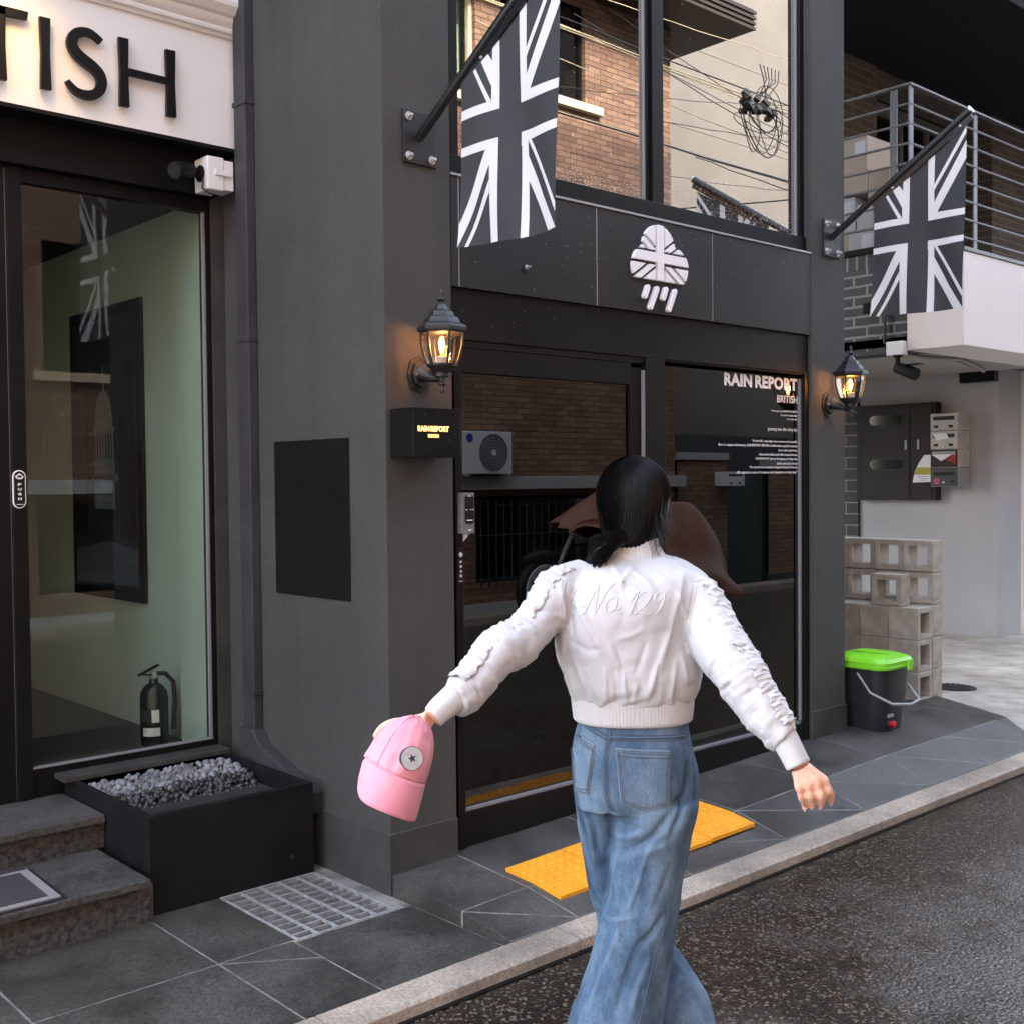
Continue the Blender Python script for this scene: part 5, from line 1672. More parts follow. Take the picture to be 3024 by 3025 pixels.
# overhead cables
def cable(a, b, sag, r, mat, label):
    a, b = Vector(a), Vector(b)
    pts = []
    for i in range(25):
        t_ = i / 24
        p = a.lerp(b, t_); p.z -= sag * 4 * t_ * (1 - t_)
        p += Vector((0, .01 * math.sin(i * 1.7), .008 * math.sin(i * 2.3)))
        pts.append(p)
    MB().tube(pts, r, 6).build('overhead_cable', mat, smooth=60, label=label, cat='cable', group='overhead cables across the lane')
lab = 'thin overhead cable strung along the lane, mirrored in the upstairs window'
for k, (a, b, sg2, r, mt_) in enumerate((((-6, -1.9, 7.2), (24, -1.2, 6.3), .25, .008, 'cable'), ((-6, -1.8, 7.0), (24, -1.0, 6.25), .3, .008, 'cableP'), ((-6, -1.7, 6.9), (24, -1.1, 6.1), .2, .007, 'cableP'),
        ((-6, -2.0, 6.0), (26, -1.4, 5.5), .2, .009, 'cable'), ((-6, -2.1, 6.05), (26, -1.5, 5.45), .15, .008, 'cableP'), ((-6, -2.0, 6.1), (26, -1.2, 5.4), .25, .009, 'cable'),
        ((9.0, -2.6, 4.6), (20, .6, 6.6), .1, .010, 'cable'), ((12.3, -2.6, 5.9), (17, .5, 4.3), .05, .007, 'cable'), ((10, -2.6, 7.2), (16.4, -.6, 4.7), .05, .006, 'cable'),
        ((11.5, -2.8, 4.3), (21, -.4, 6.2), .1, .011, 'cable'))):
    cable(a, b, sg2, r, M[mt_], lab)
rnd = random.Random(17)
for k in range(9):
    cable((8 + rnd.random() * 3, -2.6, 4.6 + rnd.random() * 3), (15 + rnd.random() * 6, rnd.uniform(-1.5, .4), 4.4 + rnd.random() * 2.6), rnd.uniform(.05, .35), rnd.uniform(.003, .006), M['cable' if k % 3 else 'cableP'], lab)
cbn = MB()
rnd = random.Random(11)
cc = Vector((11.75, -1.2, 6.02))
for k in range(8):
    r1, r2 = rnd.uniform(.18, .52), rnd.uniform(.14, .42)
    off = Vector((rnd.uniform(-.12, .2), rnd.uniform(-.05, .05), rnd.uniform(-.22, .02)))
    tl_ = rnd.uniform(-.4, .4)
    cbn.tube([cc + off + Vector((r1 * math.cos(rad(a)), .03 * math.sin(rad(2 * a)), r2 * math.sin(rad(a) + tl_))) for a in range(0, 361, 12)], rnd.uniform(.004, .009), 5, caps=False)
for k in range(26):
    p = cc + Vector((rnd.uniform(-.3, .3), rnd.uniform(-.06, .06), rnd.uniform(.0, .2)))
    cbn.obox(p, (rnd.uniform(.04, .1), .05, rnd.uniform(.04, .09)), (rnd.random(), rnd.random(), rnd.random()))
for k in range(6):
    cbn.tube([cc + Vector((rnd.uniform(-.1, .35), 0, .15)), cc + Vector((.1 + .06 * k, .02, .45)), cc + Vector((.05 + .08 * k, 0, .62))], .007, 5)
cbn.build('cable_bundle', M['cable'], label='tangled black coil of cables hung over the lane, mirrored upstairs', cat='cables')
# ================================================================== the woman
# measured in her own frame: u to her right as seen from behind, w away from the viewer, z up (metres)
PD_torso = [[0.28,0.03,1.409,0.069,0.055],[0.282,0.03,1.394,0.105,0.07],[0.278,0.02,1.374,0.147,0.085],[0.27,0.01,1.345,0.163,0.1],[0.262,0,1.298,0.16,0.112],[0.249,0,1.226,0.155,0.115],[0.265,0,1.165,0.157,0.118],[0.268,0,1.123,0.15,0.118],[0.269,0,1.099,0.142,0.112],[0.268,0,1.083,0.134,0.105]]
PD_hem = [[0.268,0,1.098,0.139,0.108],[0.269,0,1.074,0.138,0.108],[0.269,0,1.04,0.134,0.108]]
PD_sleeveL = [[0.126,0.0,1.341,0.0523],[0.099,-0.02,1.32,0.0566],[0.062,-0.06,1.277,0.0501],[0.026,-0.1,1.239,0.0484],[-0.006,-0.13,1.223,0.0506],[-0.035,-0.16,1.213,0.0491],[-0.068,-0.2,1.178,0.0439],[-0.1,-0.23,1.146,0.0425],[-0.121,-0.25,1.129,0.0369]]
PD_sleeveR = [[0.388,0.0,1.334,0.0547],[0.411,-0.02,1.303,0.0594],[0.429,-0.05,1.263,0.0597],[0.448,-0.09,1.217,0.0597],[0.467,-0.12,1.185,0.058],[0.488,-0.15,1.151,0.0555],[0.509,-0.17,1.116,0.0498],[0.529,-0.19,1.084,0.0476],[0.553,-0.21,1.05,0.0393],[0.566,-0.22,1.036,0.0331]]
PD_cuffL = [[-0.135,-0.25,1.125,0.0296],[-0.152,-0.258,1.112,0.0274],[-0.163,-0.265,1.101,0.0252]]
PD_cuffR = [[0.566,-0.22,1.031,0.0287],[0.576,-0.228,1.01,0.0276],[0.586,-0.235,0.988,0.027]]
PD_handR = {"wrist":[0.585,-0.235,0.991],"palm":[[0.596,-0.245,0.972]],"index":[[0.635,-0.247,0.958],[0.646,-0.247,0.936],[0.656,-0.231,0.918],[0.659,-0.213,0.899]],"middle":[[0.619,-0.253,0.957],[0.629,-0.253,0.927],[0.636,-0.233,0.908],[0.636,-0.215,0.891]],"ring":[[0.603,-0.251,0.95],[0.608,-0.249,0.925],[0.617,-0.231,0.906],[0.618,-0.215,0.892]],"pinky":[[0.587,-0.245,0.943],[0.591,-0.241,0.921],[0.6,-0.227,0.904],[0.604,-0.215,0.888]],"thumb":[[0.618,-0.215,0.965],[0.649,-0.2,0.941],[0.658,-0.19,0.918],[0.658,-0.19,0.903]]}
PD_hip = [[0.273,0,1.047,0.118,0.098],[0.269,0,1.02,0.126,0.105],[0.268,0,0.992,0.132,0.112],[0.269,0,0.962,0.138,0.118],[0.273,0,0.919,0.143,0.123],[0.275,0,0.875,0.143,0.122],[0.275,0,0.844,0.14,0.115]]
PD_legR = [[0.315,-0.02,0.865,0.102,0.105],[0.315,-0.025,0.827,0.097,0.105],[0.31,-0.025,0.789,0.091,0.1],[0.302,-0.025,0.73,0.087,0.098],[0.29,-0.03,0.674,0.084,0.095],[0.277,-0.03,0.597,0.088,0.092],[0.262,-0.03,0.519,0.093,0.094],[0.244,-0.03,0.441,0.099,0.1],[0.221,-0.03,0.351,0.107,0.108]]
PD_legL = [[0.188,0.02,0.855,0.054,0.09],[0.199,0.05,0.782,0.054,0.09],[0.217,0.09,0.673,0.056,0.088],[0.239,0.12,0.581,0.059,0.086],[0.275,0.15,0.486,0.068,0.086],[0.322,0.17,0.414,0.073,0.086],[0.363,0.17,0.372,0.069,0.09],[0.407,0.165,0.32,0.063,0.095],[0.411,0.15,0.263,0.049,0.1]]
PD_pocketR = [[0.22,-0.12,0.996],[0.339,-0.12,0.988],[0.335,-0.12,0.872],[0.277,-0.12,0.859],[0.228,-0.12,0.878]]
PD_pocketL = [[0.128,-0.1,1.022],[0.178,-0.1,0.999],[0.162,-0.1,0.888],[0.135,-0.1,0.884]]
PD_yoke = [[[0.137,-0.11,1.052],[0.168,-0.11,1.031],[0.205,-0.11,1.015]],[[0.207,-0.11,1.017],[0.283,-0.11,1.017],[0.376,-0.11,1.013]]]
PD_seam = [[0.215,-0.11,1.055],[0.207,-0.11,1.014],[0.196,-0.11,0.958],[0.2,-0.11,0.891],[0.211,-0.11,0.857]]
PD_outseam = [[0.378,-0.1,1.037],[0.388,-0.1,0.954],[0.39,-0.1,0.916],[0.373,-0.1,0.792],[0.353,-0.1,0.698],[0.332,-0.1,0.623],[0.315,-0.1,0.574],[0.3,-0.1,0.532],[0.285,-0.1,0.471],[0.265,-0.1,0.396]]
PD_denim = [[[[0.214,-0.12,0.832],[0.251,-0.12,0.822],[0.281,-0.12,0.818]],0.012,-0.007],[[[0.225,-0.12,0.757],[0.266,-0.12,0.781],[0.295,-0.12,0.803],[0.325,-0.12,0.84],[0.355,-0.12,0.881]],0.016,-0.013],[[[0.303,-0.12,0.786],[0.333,-0.12,0.803],[0.355,-0.12,0.84],[0.374,-0.12,0.907],[0.381,-0.12,0.952]],0.013,-0.011],[[[0.262,-0.12,0.563],[0.287,-0.12,0.586],[0.309,-0.12,0.615],[0.319,-0.12,0.63]],0.012,-0.009],[[[0.295,-0.12,0.792],[0.275,-0.12,0.736],[0.261,-0.12,0.687],[0.246,-0.12,0.646]],0.01,0.006],[[[0.203,-0.12,0.609],[0.235,-0.12,0.62],[0.266,-0.12,0.631]],0.01,0.005],[[[0.217,-0.12,0.789],[0.251,-0.12,0.8],[0.277,-0.12,0.818]],0.01,0.006],[[[0.28,-0.12,0.769],[0.318,-0.12,0.788],[0.34,-0.12,0.817]],0.012,0.006],[[[0.181,-0.12,0.875],[0.203,-0.12,0.856],[0.208,-0.12,0.819]],0.014,-0.01],[[[0.231,-0.12,0.616],[0.212,-0.12,0.556],[0.182,-0.12,0.481],[0.155,-0.12,0.406]],0.013,0.005],[[[0.257,-0.12,0.556],[0.234,-0.12,0.488],[0.211,-0.12,0.406]],0.014,-0.006],[[[0.205,-0.12,0.586],[0.178,-0.12,0.519],[0.148,-0.12,0.425]],0.012,-0.005],[[[0.286,-0.12,0.533],[0.264,-0.12,0.48],[0.241,-0.12,0.405]],0.012,0.006],[[[0.151,-0.12,0.857],[0.169,-0.12,0.782],[0.18,-0.12,0.707]],0.012,0.006],[[[0.17,-0.12,0.834],[0.184,-0.12,0.744]],0.012,-0.006],[[[0.34,-0.12,0.743],[0.317,-0.12,0.687],[0.294,-0.12,0.638]],0.012,-0.005]]
PD_jfold = [[[[0.121,-0.11,1.347],[0.143,-0.11,1.301],[0.17,-0.11,1.246],[0.188,-0.11,1.209]],0.01,0.0048],[[[0.105,-0.11,1.352],[0.112,-0.11,1.292],[0.11,-0.11,1.237]],0.01,0.0064],[[[0.134,-0.11,1.333],[0.125,-0.11,1.287],[0.133,-0.11,1.228]],0.01,-0.0048],[[[0.376,-0.11,1.367],[0.353,-0.11,1.29],[0.33,-0.11,1.207],[0.306,-0.11,1.125]],0.011,0.0056],[[[0.394,-0.11,1.344],[0.38,-0.11,1.289],[0.378,-0.11,1.244]],0.01,0.0056],[[[0.281,-0.11,1.4],[0.244,-0.11,1.364],[0.23,-0.11,1.346]],0.008,0.004],[[[0.317,-0.11,1.372],[0.362,-0.11,1.335],[0.38,-0.11,1.267]],0.008,0.0048],[[[0.197,-0.11,1.167],[0.2,-0.11,1.103]],0.007,0.0056],[[[0.238,-0.11,1.162],[0.244,-0.11,1.098]],0.007,0.0064],[[[0.266,-0.11,1.135],[0.26,-0.11,1.098]],0.006,0.0048],[[[0.334,-0.11,1.235],[0.302,-0.11,1.144],[0.288,-0.11,1.098]],0.009,0.0072],[[[0.16,-0.11,1.168],[0.178,-0.11,1.103]],0.007,0.0048],[[[0.133,-0.11,1.191],[0.155,-0.11,1.117]],0.008,0.0048],[[[0.355,-0.11,1.184],[0.343,-0.11,1.106]],0.007,0.0048],[[[0.179,-0.11,1.268],[0.225,-0.11,1.208],[0.238,-0.11,1.153]],0.012,-0.0048],[[[0.28,-0.11,1.254],[0.252,-0.11,1.24],[0.229,-0.11,1.236]],0.008,0.0032],[[[0.124,-0.11,1.228],[0.161,-0.11,1.209],[0.193,-0.11,1.213]],0.01,-0.0032],[[[0.217,-0.11,1.167],[0.222,-0.11,1.103]],0.006,-0.0048],[[[0.316,-0.11,1.189],[0.311,-0.11,1.107]],0.007,-0.0048],[[[0.217,-0.11,1.401],[0.235,-0.11,1.369],[0.239,-0.11,1.332]],0.008,0.0032],[[[0.262,-0.11,1.382],[0.299,-0.11,1.354],[0.312,-0.11,1.327]],0.008,0.0032],[[[0.162,-0.11,1.378],[0.185,-0.11,1.346]],0.008,0.0032],[[[0.097,-0.11,1.288],[0.125,-0.11,1.264]],0.007,0.004],[[[0.097,-0.11,1.26],[0.12,-0.11,1.255]],0.006,0.0032],[[[0.206,-0.11,1.227],[0.234,-0.11,1.172]],0.008,0.004],[[[0.289,-0.11,1.226],[0.265,-0.11,1.162]],0.008,-0.004],[[[0.368,-0.11,1.198],[0.38,-0.11,1.134]],0.008,0.0048],[[[0.115,-0.11,1.182],[0.128,-0.11,1.122]],0.007,0.004]]
PD_script = [[[0.124,-0.115,1.318],[0.126,-0.115,1.303],[0.133,-0.115,1.29],[0.147,-0.115,1.286],[0.16,-0.115,1.298],[0.174,-0.115,1.325],[0.189,-0.115,1.348]],[[0.189,-0.115,1.348],[0.165,-0.115,1.347],[0.145,-0.115,1.342],[0.131,-0.115,1.328],[0.128,-0.115,1.315],[0.138,-0.115,1.305],[0.154,-0.115,1.304],[0.166,-0.115,1.313],[0.155,-0.115,1.323],[0.141,-0.115,1.327],[0.131,-0.115,1.323]],[[0.188,-0.115,1.348],[0.182,-0.115,1.318],[0.176,-0.115,1.287]],[[0.176,-0.115,1.286],[0.192,-0.115,1.314],[0.209,-0.115,1.341],[0.225,-0.115,1.354],[0.241,-0.115,1.358],[0.251,-0.115,1.354],[0.257,-0.115,1.348]],[[0.222,-0.115,1.323],[0.211,-0.115,1.32],[0.202,-0.115,1.309],[0.202,-0.115,1.296],[0.21,-0.115,1.293],[0.222,-0.115,1.304],[0.227,-0.115,1.321],[0.222,-0.115,1.302],[0.226,-0.115,1.297],[0.232,-0.115,1.303]],[[0.23,-0.115,1.293],[0.236,-0.115,1.295]],[[0.256,-0.115,1.317],[0.265,-0.115,1.327],[0.275,-0.115,1.337],[0.265,-0.115,1.315],[0.253,-0.115,1.29]],[[0.273,-0.115,1.324],[0.285,-0.115,1.334],[0.298,-0.115,1.333],[0.299,-0.115,1.324],[0.287,-0.115,1.308],[0.263,-0.115,1.289],[0.276,-0.115,1.292],[0.29,-0.115,1.287],[0.299,-0.115,1.292]],[[0.327,-0.115,1.325],[0.318,-0.115,1.315],[0.31,-0.115,1.317],[0.31,-0.115,1.326],[0.32,-0.115,1.333],[0.33,-0.115,1.331],[0.328,-0.115,1.317],[0.318,-0.115,1.297],[0.306,-0.115,1.287],[0.297,-0.115,1.289]]]

PR = Vector((math.sin(_al), -math.cos(_al), 0))
PF = Vector((math.cos(_al), math.sin(_al), 0))
PO = PF * 2.6
def Lw(p):
    return PO + PR * p[0] + PF * p[1] + Vector((0, 0, p[2]))
MW = Matrix((PR, PF, Vector((0, 0, 1)))).transposed().to_4x4()
MW.translation = PO

M['jacket'] = P('white nylon', (.41, .415, .435), .42, (.445, .45, .468), 3., bump=.05, bscale=26, bdet=4, sheen=.15)
M['rib'] = P('white rib knit', (.74, .74, .745), .85)
def ribmat():
    m, t, b = newmat('white ribbed knit')
    b.inputs['Base Color'].default_value = (.455, .46, .472, 1)
    b.inputs['Roughness'].default_value = .85
    n = N(t, 'ShaderNodeTexNoise', Scale=300., Detail=2.)
    tc = t.nodes.new('ShaderNodeTexCoord')
    t.links.new(tc.outputs['Object'], n.inputs['Vector'])
    bp = N(t, 'ShaderNodeBump', Strength=.25, Distance=.003)
    t.links.new(n.outputs[0], bp.inputs['Height']); t.links.new(bp.outputs[0], b.inputs['Normal'])
    return m
M['rib'] = ribmat()
M['thread'] = P('white embroidery thread', (.52, .52, .54), .3, sheen=.3)
def denimmat():
    m, t, b = newmat('washed blue denim')
    L = t.links.new
    tc = t.nodes.new('ShaderNodeTexCoord')
    n1 = N(t, 'ShaderNodeTexNoise', Scale=9., Detail=6., Roughness=.6)
    mp = t.nodes.new('ShaderNodeMapping'); mp.inputs['Scale'].default_value = (1.2, 1.2, .55)
    L(tc.outputs['Object'], mp.inputs[0]); L(mp.outputs[0], n1.inputs['Vector'])
    c1 = ramp(t, n1.outputs[0], [(.3, (.026, .048, .09)), (.48, (.056, .1, .165)), (.72, (.145, .215, .295))])
    n2 = N(t, 'ShaderNodeTexNoise', Scale=420., Detail=2.)
    mp2 = t.nodes.new('ShaderNodeMapping'); mp2.inputs['Scale'].default_value = (1., 1., .25); mp2.inputs['Rotation'].default_value = (0, .5, 0)
    L(tc.outputs['Object'], mp2.inputs[0]); L(mp2.outputs[0], n2.inputs['Vector'])
    mx = N(t, 'ShaderNodeMixRGB', blend_type='MULTIPLY', Fac=.75)
    L(c1, mx.inputs[1]); L(ramp(t, n2.outputs[0], [(.3, .72), (.7, 1.3)]), mx.inputs[2])
    # abrasion on raised cloth
    g = t.nodes.new('ShaderNodeNewGeometry')
    mx2 = N(t, 'ShaderNodeMixRGB', blend_type='MIX')
    rp = ramp(t, g.outputs['Pointiness'], [(.5, 0.), (.56, .55)])
    L(rp, mx2.inputs[0]); L(mx.outputs[0], mx2.inputs[1]); mx2.inputs[2].default_value = (.2, .28, .36, 1)
    L(mx2.outputs[0], b.inputs['Base Color'])
    b.inputs['Roughness'].default_value = .85
    b.inputs['Specular IOR Level'].default_value = .2
    bp = N(t, 'ShaderNodeBump', Strength=.25, Distance=.002)
    L(n2.outputs[0], bp.inputs['Height']); L(bp.outputs[0], b.inputs['Normal'])
    return m
M['denim'] = denimmat()
M['stitch'] = P('denim stitching', (.02, .026, .045), .85, (.1, .085, .08), 160., 2.)
M['skin'] = P('skin', (.66, .37, .26), .5, (.71, .41, .3), 18., bump=.05, bscale=300, sss=.12, spec=.4)
def hairmat():
    m, t, b = newmat('black hair')
    b.inputs['Base Color'].default_value = (.004, .004, .0046, 1)
    b.inputs['Roughness'].default_value = .36
    b.inputs['Specular IOR Level'].default_value = .09
    return m
M['hair'] = hairmat()
M['pink'] = P('pink cotton twill', (.58, .215, .28), .85, (.66, .27, .335), 9., bump=.3, bscale=520, sheen=.2)
M['badge'] = P('white cap badge', (.36, .38, .39), .6, (.46, .48, .49), 60.)
M['navy'] = P('navy print', (.012, .016, .045), .6)
M['gold'] = P('gold earring', (.8, .55, .2), .25, metal=1.)
M['eyew'] = P('eye white', (.75, .74, .72), .3)
M['eyed'] = P('dark iris', (.015, .01, .008), .2)
M['lips'] = P('lips', (.5, .17, .15), .45)
M['shoe'] = P('black shoe leather', (.014, .014, .015), .4)

def seclerp(secs, per=6):
    """smooth interpolation of section rows (Catmull-Rom)"""
    out = []
    n_ = len(secs)
    for i in range(n_ - 1):
        p0, p1, p2, p3 = secs[max(i - 1, 0)], secs[i], secs[i + 1], secs[min(i + 2, n_ - 1)]
        for k in range(per):
            t = k / per
            out.append([.5 * (2 * b + (c - a) * t + (2 * a - 5 * b + 4 * c - d_) * t * t + (3 * b - 3 * c + d_ - a) * t ** 3) for a, b, c, d_ in zip(p0, p1, p2, p3)])
    out.append(list(secs[-1]))
    return out

def sec_loft(secs, seg=40, power=2.3, cap=True, mb=None):
    """horizontal super-ellipse sections [u, w, z, half width, half depth]"""
    mb = mb or MB()
    v = []
    for u, w, z, a, b in secs:
        for k in range(seg):
            t = 2 * math.pi * k / seg
            c, s_ = math.cos(t), math.sin(t)
            v.append((u + a * math.copysign(abs(c) ** (2 / power), c), w + b * math.copysign(abs(s_) ** (2 / power), s_), z))
    n_ = len(secs)
    f_ = [(i * seg + k, i * seg + (k + 1) % seg, (i + 1) * seg + (k + 1) % seg, (i + 1) * seg + k) for i in range(n_ - 1) for k in range(seg)]
    if cap: f_ += [tuple(range(seg))[::-1], tuple((n_ - 1) * seg + k for k in range(seg))]
    return mb.add(v, f_)

def tube_loft(rows, seg=28, per=6, mb=None, cap=True):
    rows = seclerp(rows, per)
    mb = mb or MB()
    mb.tube([r[:3] for r in rows], [r[3] for r in rows], seg, caps=cap)
    return mb

def remesh(mb, voxel, smooth_it=6, fac=.5):
    """fuses overlapping closed shapes into one continuous surface"""
    me = bpy.data.meshes.new('tmp')
    me.from_pydata(mb.v, [], mb.f)
    bm = bmesh.new(); bm.from_mesh(me)
    bmesh.ops.recalc_face_normals(bm, faces=bm.faces)
    bm.to_mesh(me); bm.free()
    o = bpy.data.objects.new('tmp', me); COL.objects.link(o)
    r = o.modifiers.new('r', 'REMESH'); r.mode = 'VOXEL'; r.voxel_size = voxel
    if smooth_it:
        s_ = o.modifiers.new('s', 'SMOOTH'); s_.iterations = smooth_it; s_.factor = fac
    dg = bpy.context.evaluated_depsgraph_get()
    res = bpy.data.meshes.new_from_object(o.evaluated_get(dg))
    bpy.data.objects.remove(o); bpy.data.meshes.remove(me)
    return res

def seg_dist(p, pts):
    """distance of 2D point to polyline and position along it 0..1"""
    best, bt = 1e9, 0
    n_ = len(pts) - 1
    for i in range(n_):
        ax, ay = pts[i]; bx_, by_ = pts[i + 1]
        dx, dy = bx_ - ax, by_ - ay
        L2 = dx * dx + dy * dy or 1e-9
        t = max(0., min(1., ((p[0] - ax) * dx + (p[1] - ay) * dy) / L2))
        q = math.hypot(p[0] - ax - dx * t, p[1] - ay - dy * t)
        if q < best: best, bt = q, (i + t) / n_
    return best, bt

def folds(me, strokes, back=True):
    """presses drawn folds into the cloth along the surface normal"""
    prep = []
    for pts, s_, a in strokes:
        p2 = [(q[0], q[2]) for q in pts]
        prep.append((p2, s_, a, min(q[0] for q in p2) - 3 * s_, max(q[0] for q in p2) + 3 * s_, min(q[1] for q in p2) - 3 * s_, max(q[1] for q in p2) + 3 * s_))
    nor = [v.normal.copy() for v in me.vertices]
    for v, n_ in zip(me.vertices, nor):
        if n_.y > .25: continue
        k_ = min(1., (.25 - n_.y) / .5)
        x, z = v.co.x, v.co.z
        d_ = 0.
        for p2, s_, a, x0, x1, z0, z1 in prep:
            if x0 < x < x1 and z0 < z < z1:
                q, t = seg_dist((x, z), p2)
                if q < 3 * s_:
                    e = math.sin(math.pi * min(1., max(0., .08 + .84 * t))) ** .5
                    d_ += a * .85 * e * (math.exp(-abs(q / (s_ * .8)) ** 1.15 * 1.3) * 1.35 - .3 * math.exp(-(q / (2 * s_)) ** 2))
        v.co += n_ * d_ * k_

def ridged(p, oct_=4):
    s_, a = 0., 1.
    for i in range(oct_):
        s_ += a * (1 - abs(noise.noise(p)) * 2.2)
        p = p * 2.05 + Vector((3.1, 1.7, 9.2)); a *= .5
    return s_ - 1.1

def put(name, me, mats, parent, smooth=True, **k):
    """mesh in her frame -> world, as a part"""
    for m_ in (mats if isinstance(mats, list) else [mats]):
        if len(me.materials) < (len(mats) if isinstance(mats, list) else 1): me.materials.append(m_)
    if not isinstance(mats, list):
        me.materials.clear(); me.materials.append(mats)
    me.transform(MW)
    if smooth: me.polygons.foreach_set('use_smooth', [True] * len(me.polygons))
    me.update()
    return place(name, me, parent, **k)

def putmb(name, mb, mats, parent, smooth=60, **k):
    return put(name, mb.mesh(name, mats, smooth), mats, parent, False, **k)

foot = Vector((.27, 0, -.03))
WM = thing('person', Lw(foot), 'woman seen from behind in a white jacket and blue wide jeans, arms flung out, walking', 'person')

# ------------------------------------------------------------------ jacket
tor = MB()
sec_loft(seclerp(PD_torso, 4), 48, 2.35, mb=tor)
tube_loft([[.17, .02, 1.36, .045]] + PD_sleeveL, 26, 5, mb=tor)
tube_loft([[.35, .02, 1.365, .045], [.385, .015, 1.345, .05]] + PD_sleeveR[1:], 26, 5, mb=tor)
jk = remesh(tor, .0042, 4, .5)
def axis_frame(p, rows):
    """nearest position on a sleeve axis: (arc length, direction)"""
    best, s0, res = 1e9, 0., (0, Vector((1, 0, 0)), 0)
    for i in range(len(rows) - 1):
        a, b = Vector(rows[i][:3]), Vector(rows[i + 1][:3])
        d_ = b - a; L_ = d_.length
        t = max(0., min(1., (p - a).dot(d_) / (L_ * L_)))
        q = (p - a - d_ * t).length
        if q < best: best, res = q, (s0 + t * L_, d_ / L_, q)
        s0 += L_
    return res + (s0,)
for v, n_ in [(v, v.normal.copy()) for v in jk.vertices]:
    p = v.co
    side = None
    if p.x < .115 and p.z < 1.36: side = PD_sleeveL
    elif p.x > .425 - max(0, (1.30 - p.z)) * .05 and p.z < 1.36: side = PD_sleeveR
    if side:
        s_, ax, q, tot = axis_frame(p, side)
        f_ = min(1., s_ / .12)
        # folds run round and along the sleeve, bunching near elbow and cuff
        c = Vector((p.x, p.y, p.z))
        q_ = c * 9.5 - ax * (c.dot(ax) * 9.5 * .3)
        vd = noise.voronoi(q_ + Vector((3, 8, 1)))[0]
        r1 = 2.6 * (vd[1] - vd[0]) ** .8 - .8
        vd = noise.voronoi(q_ * 1.9 + Vector((1, 3, 9)))[0]
        r1 += 1.2 * (vd[1] - vd[0]) ** .8
        r2 = ridged(Vector((c.x * 9, c.y * 9, c.z * 9)) + ax * s_ * 24, 3)
        bunch = math.exp(-((s_ - tot * .52) / .09) ** 2) + 1.3 * math.exp(-((s_ - tot) / .07) ** 2)
        v.co += n_ * ((.0045 * r1 + .0018 * r2 * (.3 + bunch)) * f_ + .0012 * bunch * math.sin(s_ * 150 + 2.5 * math.atan2(n_.y, n_.z) + 3 * noise.noise(c * 20)) * f_)
    else:
        k_ = 1.
        vd = noise.voronoi(Vector((p.x * 8.5 + p.z * 2.5, p.y * 6, p.z * 5.5 - p.x * 2)))[0]
        r1 = 2.6 * (vd[1] - vd[0]) ** .8 - .8
        vd = noise.voronoi(Vector((p.x * 15 - p.z * 6, p.y * 11, p.z * 10 + p.x * 5)) + Vector((4, 1, 7)))[0]
        r1 += 1.2 * (vd[1] - vd[0]) ** .8
        r2 = ridged(Vector((p.x * 5 + p.z * 6, p.y * 6, p.z * 6 - p.x * 7)) + Vector((2, 5, 1)), 4)
        hemk = max(0., min(1., (1.16 - p.z) / .07))
        v.co += n_ * (.0023 * r1 + .0012 * r2 + hemk * .003 * math.sin(p.x * 130 + 9 * noise.noise(p * 14)) * (.6 + noise.noise(Vector((p.x * 30, 2, 3)))))
folds(jk, PD_jfold)
for m_it in range(1):
    bm = bmesh.new(); bm.from_mesh(jk)
    bmesh.ops.smooth_vert(bm, verts=bm.verts, factor=.2, use_axis_x=True, use_axis_y=True, use_axis_z=True)
    bm.to_mesh(jk); bm.free()
jk.update()
jbvh = BVHTree.FromPolygons([v.co.copy() for v in jk.vertices], [tuple(p.vertices) for p in jk.polygons])
def on_back(bvh, u, z, off=0.):
    h, n_, i, d_ = bvh.ray_cast(Vector((u, -1.2, z)), Vector((0, 1, 0)))
    if h is None: return None, None
    return h + n_ * off, n_
def curve_pts(pts, per=6):
    return [Vector(r) for r in seclerp([list(p) for p in pts], per)]
emb = MB()
for s_ in PD_script:
    cp = curve_pts(s_, 7)
    line, rad_ = [], []
    for i, q in enumerate(cp):
        # thick and thin strokes like a pen: falling strokes heavier
        j0, j1 = cp[max(i - 1, 0)], cp[min(i + 1, len(cp) - 1)]
        d_ = (j1 - j0)
        h, n_ = on_back(jbvh, q.x, q.z, .0004)
        if h is None: continue
        line.append(h); rad_.append(.0008 + .0009 * (abs(d_.z) / (d_.length + 1e-6)) ** 2)
    if len(line) > 2: emb.tube(line, rad_, 7)
seamL = [(.118, 1.362), (.108, 1.33), (.103, 1.29), (.104, 1.25)]
seamR = [(.408, 1.36), (.402, 1.33), (.39, 1.29), (.384, 1.24)]
sms = []
for s_ in (seamL, seamR):
    sm = MB(); sms.append(sm)
    ln_ = []
    for q in curve_pts([(a, 0, b) for a, b in s_], 8):
        h, n_ = on_back(jbvh, q.x, q.z, .0002)
        if h is not None: ln_.append(h)
    if len(ln_) > 2: sm.tube(ln_, .0012, 5)
jacket = put('jacket', jk, M['jacket'], WM)
putmb('embroidery', emb, M['thread'], jacket)
for sm in sms: putmb('seam', sm, M['jacket'], jacket)
